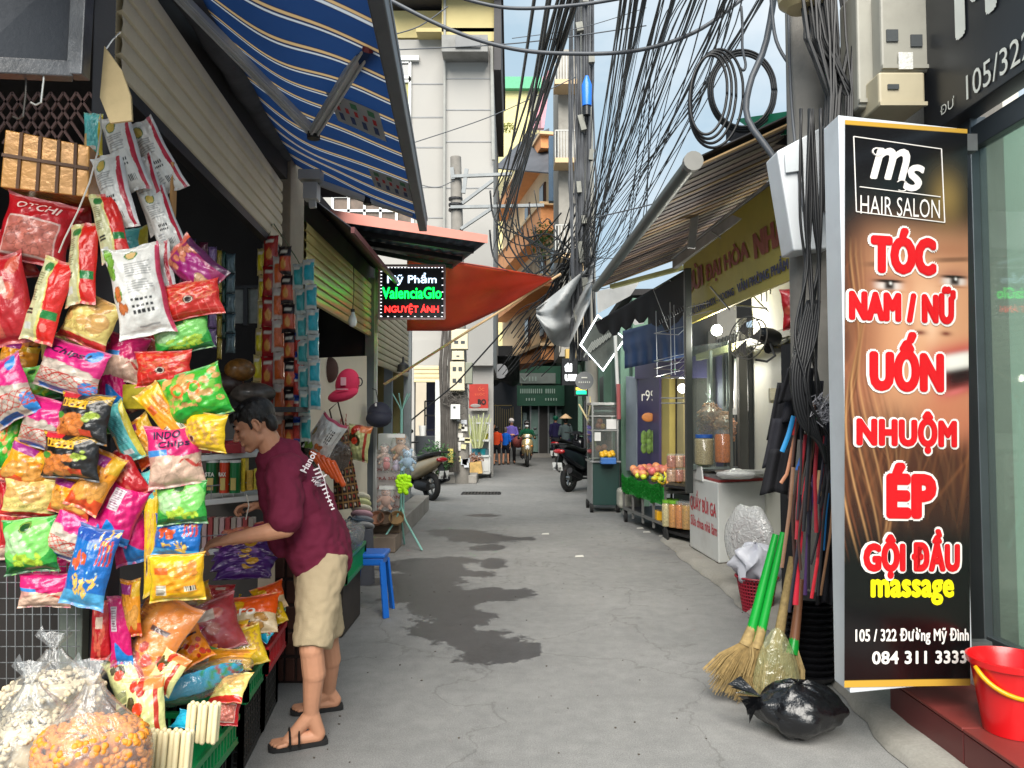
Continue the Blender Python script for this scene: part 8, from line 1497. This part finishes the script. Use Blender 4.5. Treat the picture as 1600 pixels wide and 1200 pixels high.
for k in range(7):gb.add([c+V(-.18,0,.06),c+V(-.26-.01*k,-.05+.02*k,.02+.012*k),c+V(-.25,-.02+.02*k,-.06+.03*k)],[(0,1,2)])
solo(gb,'rubbish_bag','black rubbish bag lying at the foot of the salon sign','bag',mat('bag_black',(14,15,18),.25,0,.1,9,3.5,16,coat=.3),smooth=True)
gbo=bpy.data.objects['rubbish_bag'];dm=gbo.modifiers.new('crumple','DISPLACE');txc=bpy.data.textures.new('crumple','VORONOI');txc.noise_scale=.05;dm.texture=txc;dm.strength=.02;dm.mid_level=.35;dm.texture_coords='LOCAL'
def strap(pts,d,wpx,c,lab,name='strap'):
 q=MB();P=[W(x,y,d)for x,y in pts];k=14;pa=np.array(P);tt=np.linspace(0,len(P)-1,k);S_=[Vector([np.interp(t,range(len(P)),pa[:,j])for j in range(3)])for t in tt];q.tube(S_,wpx/2.9*d/FPX,6,flat=.4,up=(0,1,0));solo(q,name,lab,name,mat('strap_%d_%d_%d'%c,c,.6,0,.15,20,.3),'things hanging beside the salon sign',smooth='auto')
for i in range(22):
 x=r1.uniform(1236,1302);y=r1.uniform(600,780);c_=[(20,20,26),(34,30,36),(60,36,30),(24,24,40),(120,90,70),(150,30,44)][i%6];strap([(x,y),(x-6+r1.uniform(-6,6),y+70),(x-10+r1.uniform(-10,8),y+r1.uniform(120,200))],3.9+.01*(i%9),r1.uniform(5,9),c_,'thin %s cord hanging in the mass of straps'%['black','charcoal','dark brown','midnight blue','tan','crimson'][i%6])
q=MB();bk=W(1272,1000,4.05)
for i in range(13):q.lathe((bk.x+.12,4.42,.02+i*.036),[(.125-.001*i,0),(.15,.028),(.155,.034),(.14,.034)],22)
solo(q,'basket_stack','stack of ribbed black baskets behind the brooms','baskets',mat('basket_black',(26,26,30),.4,0,.2,12),smooth='auto')
q=MB();q.box((2.06,5.0,1.0),(.46,.25,2.0));q.box((1.9,4.8,.55),(.34,.2,1.1));solo(q,'dark_cloths','mass of dark cloths hanging behind the coloured straps','cloths',mat('dark_cloths',(18,18,24),.9,0,.5,9,1,14))
for i,(pts,w_,c,lab)in enumerate([([(1262,745),(1254,800),(1246,880),(1243,945)],13,(196,34,56),'long red strap, leftmost of the lower red ones'),([(1272,742),(1263,830),(1258,930)],9,(60,30,84),'purple strap right of the leftmost red one'),([(1283,745),(1284,800),(1280,860),(1268,935)],8,(206,40,56),'bent red strap in the middle of the lower row'),([(1296,750),(1290,800),(1286,860)],8,(30,120,190),'blue strap beside the bent red one'),([(1304,742),(1298,830),(1286,905),(1282,930)],6,(150,110,80),'tan cord at the right of the lower row'),([(1250,645),(1240,690),(1230,740),(1220,755)],8,(176,120,90),'rust brown strap in the upper row'),([(1240,650),(1232,680),(1222,706)],11,(30,130,190),'short sky blue strap in the upper row'),([(1247,648),(1240,680)],8,(206,40,44),'short red strap in the upper row'),([(1256,706),(1246,735)],10,(30,100,190),'short royal blue strap under the upper row'),([(1282,735),(1280,755),(1282,775)],12,(170,136,96),'tan wooden hanger hook in the lower row'),([(1267,760),(1263,850),(1262,920)],10,(30,26,34),'black strap between the purple and bent red ones'),([(1276,640),(1262,690),(1252,740)],9,(60,24,34),'dark maroon strap behind the upper row')]):strap(pts,3.95+.02*(i%3),w_,c,lab)
for i,(x,y,w_,h_)in enumerate([(1238,640,44,84),(1228,690,40,72),(1222,735,36,66),(1262,625,50,60),(1290,690,36,120),(1300,840,20,200),(1252,600,40,50)]):
 q=MB();d=4.2-.02*i;Pq=np.array([[tuple(W(x+w_*(u-.5)*(1+.25*v)-12*v,y-h_/2+h_*v+6*abs(u-.5)*2*v,d+.02*math.sin(u*12+i)+.03*v))for u in np.linspace(0,1,16)]for v in np.linspace(0,1,10)]);q.grid(Pq);solo(q,'hanging_cloth',['black cloth, uppermost of the stepped row','black cloth, second of the stepped row','black cloth, third of the stepped row','black folded cloth by the cables','black cloth directly left of the sign edge','long black cloth low beside the sign edge','small black cloth on top by the cables'][i]+' beside the salon sign','cloth',mat('hc%d'%(i%2),[(22,22,28),(32,32,40)][i%2],.85,0,.3,9,.6,40),'cloths hanging beside the salon sign',smooth=True,solid=.01)
rp_=thing('service_pole','pole hidden under black cables behind the salon sign','pole',(1.86,4.45,0));q=MB();q.tube([V(1.86,4.6,0),V(1.84,4.6,6)],[.15,.13],12);q.build('shaft',mat('pole_concrete',(130,126,120)),rp_,'auto');r1=random.Random(31);q=MB()
for i in range(60):x0=r1.uniform(1246,1342);x1=r1.uniform(1292,1340);d=r1.uniform(4.05,4.4);q.tube([W(x0,-40,d),W(x0*.8+x1*.2+r1.uniform(-10,10),60,d),W(x1,150,d),W(x1+r1.uniform(-16,0),330,d)],r1.uniform(.004,.011),5)
o=q.build('cables',black_cable,rp_);o['kind']='stuff'
meter('large grey-cream meter box under the salon fascia',1378,1450,-20,112,3.9,((.22,.42),(.72,.36)),mat('box_dim',(150,148,138),.5,0,.1,5,stain=.4));meter('small cream breaker box below the large meter box',1374,1445,112,166,3.86,((.3,.55),),mat('box_dim2',(176,166,140),.5,0,.1,5,stain=.4));meter('narrow side box left of the large meter box',1342,1376,-20,168,4.0,(),mat('box_dim',(150,148,138)))
q=MB();q.box(W(1415,95,3.885),(.075,.006,.09));solo(q,'paper_label','small white printed label on the large meter box','label',mat('plabel',(206,206,200),.7,0,.4,120))
eb=thing('electrical_box','white electrical box tilted between the cables and the salon sign','electrical box',W(1245,390,4.9));q=MB();q.slab(W(1240,392,4.35),W(1298,388,4.35),W(1290,195,4.35),W(1214,236,4.35),.2);q.build('case',mat('ebox',(206,210,214),.4,0,.05,4,stain=.2),eb,bevel=.01);q=MB();q.slab(W(1228,270,4.33),W(1256,266,4.33),W(1254,218,4.33),W(1226,240,4.33),.01);q.build('door',mat('ebox_door',(190,196,200),.4),eb,bevel=.003);q=MB();q.bar(W(1249,190,4.9),W(1256,100,4.95),.055,.05,up=(0,1,0));q.bar(W(1262,450,4.8),W(1264,395,4.8),.10,.08,up=(0,1,0));q.build('duct',white_paint,eb)
def cable(name,label,pts,r_,m=black_cable,group='cables strung over the alley',n=5,cat='cable',sm=24):
 P=np.array([tuple(W(*p))for p in pts]);k=len(P);ts=np.linspace(0,k-1,max(sm,2));out=[]
 for t in ts:
  i=min(int(t),k-2);f=t-i;p0,p1,p2,p3=P[max(i-1,0)],P[i],P[i+1],P[min(i+2,k-1)];out.append(.5*(2*p1+(p2-p0)*f+(2*p0-5*p1+4*p2-p3)*f*f+(3*p1-p0-3*p2+p3)*f**3))
 q=MB();q.tube(out,r_,n);return solo(q,name,label,cat,m,group,smooth=True)
gcab=mat('grey_cable',(72,76,82),.5,0,.15,4);GL='cables hanging down beside the salon sign'
for i in range(10):x0=r1.uniform(1246,1275);d=r1.uniform(3.9,4.1);cable('cable','black cable dropping down beside the white electrical box',[(x0+r1.uniform(-6,14),170,d),(x0+r1.uniform(-4,10),330,d),(x0+6+r1.uniform(-6,6),420,d),(x0-4+r1.uniform(-10,14),520,d-.1),(x0-12+r1.uniform(-8,20),600,d-.15),(x0+r1.uniform(0,26),680,d-.1)],r1.uniform(.005,.011),group=GL)
for i in range(7):cable('cable','looped black cable bulging left of the sign edge',[(1262+i*3,470,3.9),(1246+i*4,540,3.8),(1238+i*4,600,3.78),(1250+i*4,660,3.8),(1290,700+i*4,3.85)],.009,group='cable loops left of the sign')
q=MB()
for i in range(60):p=W(r1.uniform(1272,1300),r1.uniform(620,660),3.8);q.tube([p,p+V(r1.uniform(-.05,.05),r1.uniform(-.03,.03),r1.uniform(-.04,.04)),p+V(r1.uniform(-.05,.05),0,r1.uniform(-.04,.04))],.0025,4)
solo(q,'wire_tangle','tangle of thin grey wires beside the salon sign','wires',mat('tangle',(130,130,136),.5))['kind']='stuff'
cable('conduit','thick grey conduit curving down from the top beside the coils',[(1212,-20,5),(1196,70,5),(1172,130,5),(1168,185,5),(1205,240,4.9),(1240,300,4.8),(1254,370,4.7),(1262,440,4.6)],.022,gcab,None,8,'conduit');cable('cable','dark cable arching at the left of the round lamp',[(1204,-20,4.8),(1212,60,4.8),(1240,110,4.7),(1262,140,4.6),(1270,260,4.5)],.012,gcab,None);cable('cable','thin cable running straight down left of the pole',[(1232,0,4.5),(1234,100,4.5),(1240,200,4.4),(1256,330,4.3)],.009,gcab,None)
cable('cable','thick grey cable sagging right across the top of the alley',[(590,-10,6),(700,45,6),(800,76,6),(900,84,6),(1000,78,6),(1090,48,6),(1170,-10,6)],.017,gcab,None,8,sm=40);cable('cable','upper grey cable cutting the top edge of the view',[(690,-12,6.5),(790,12,6.5),(900,8,6.5),(1000,-8,6.5)],.016,gcab,None,8)
for j in range(4):
 rx,ry,cx,cy=(29+3*j+(j>2)*4,62+5*j,1107+j*4,148+2*j);cable('cable_coil','narrow coil of black cable, left one of the hanging pair',[(cx+rx*math.cos(a)+.25*ry*math.sin(a)*-.3,cy+ry*math.sin(a),5.2+.03*j)for a in np.linspace(0,2*PI,18)],.0105,group='left hanging coil',cat='cable coil',sm=60)
for j in range(3):rx,ry=47+3*j,56+4*j;cable('cable_coil','wide coil of black cable, right one of the hanging pair',[(1160+rx*math.cos(a),142+ry*math.sin(a),5.5+.02*j)for a in np.linspace(0,2*PI,18)],.0100,group='right hanging coil',cat='cable coil',sm=60)
cable('hook','chain with an open hook hanging inside the wide coil',[(1158,10,5.3),(1160,40,5.3),(1160,75,5.3),(1165,100,5.3),(1162,110,5.3),(1156,106,5.3)],.010,gcab,None,6,'hook')
GA='black cable fanning from the alley pole up to the top right'
for i in range(54):
 bb=(.06,.13,.2,.30,.36,.52,.7,.92)[i%8];x0=r1.uniform(900,930);y0=r1.uniform(350,440);t=bb+r1.gauss(0,.018);x1=960+270*t;y1=-30;sg=(i*37%8)/8*.3 if i%8<5 else r1.uniform(0,.3);mx_,my=x0+(x1-x0)*.45,y0+(y1-y0)*.45;dd=14.2;cable('cable',GA,[(x0,y0,dd),(mx_-0,my+90*sg+8,10),(x0+(x1-x0)*.75,y0+(y1-y0)*.72+40*sg,7),(x1,y1,4.8)],r1.uniform(.003,.009),group='cables fanning to the top right',n=4,sm=16)
for i in range(16):
 x1=r1.uniform(1010,1120);y1=r1.uniform(40,200);x0=r1.uniform(905,930);y0=r1.uniform(390,450);cable('cable','thin slack cable drooping beside the alley pole',[(x0,y0,14),(x0+30+r1.uniform(0,50),y0-r1.uniform(10,60),11.5),(x1,y1,8),(x1+60,-30,5)],.006,group='slack cables by the alley pole',n=4,sm=18)
for i in range(15):
 x1=r1.uniform(832,925);x0=r1.uniform(770,800);y0=r1.uniform(300,400);cable('cable','cable climbing from the crossarms of the utility pole to the top',[(x0,y0,17.5),(x0+(x1-x0)*.3+4,y0*.66,13),(x0+(x1-x0)*.65+2,y0*.3,9),(x1,-30,6.5)],r1.uniform(.008,.020),group='cables from the crossarms',n=4,sm=14)
for i in range(18):
 x0=r1.uniform(765,840);y0=r1.uniform(330,400);x1=r1.uniform(870,925);cable('cable','slack cable swagged between the two poles',[(x0,y0-40,17),(x0+10,y0+10,17),(x0+(x1-x0)*.5,y0+r1.uniform(0,60),16),(x1,r1.uniform(300,430),14.4)],r1.uniform(.010,.022),group='swags between the poles',n=4,sm=16)
for i in range(26):
 x0=r1.uniform(776,850);y0=r1.uniform(490,560);cable('cable','dark cable in the bundle slanting below the bamboo pole',[(x0,y0+30,17),(x0+30,y0-10,16.5),(870+r1.uniform(-10,10),450+r1.uniform(-16,16),15.5),(912+r1.uniform(-12,12),r1.uniform(330,400),14.4)],r1.uniform(.008,.02),group='bundle below the bamboo pole',n=4,sm=16)
for i,(a,b,d)in enumerate([((640,225),(900,120),12),((612,55),(700,10),9),((615,78),(1010,40),9),((655,288),(710,282),15),((930,340),(1150,270),9),((800,60),(1010,12),14)]):cable('cable',['thin cable slanting across the tall white building','short thin cable at the top of the cream parapet','thin cable running from the cream parapet across the sky','cable reaching the crossarm from the left','thin cable dipping towards the blind roof','hair-thin cable high across the clouds'][i],[(*a,d),((a[0]+b[0])/2,(a[1]+b[1])/2+8,d),(*b,d)],.008,gcab,None,4)
q=MB();c=W(1252,-12,4.2);q.lathe(c,[(.001,-.105),(.08,-.10),(.125,-.06),(.135,0),(.12,.06),(.001,.08)],26);solo(q,'street_lamp','round lamp hanging at the top edge above the cables','lamp',mat('lamp_cream',(176,160,120),.3,0,.1,6),smooth='auto')
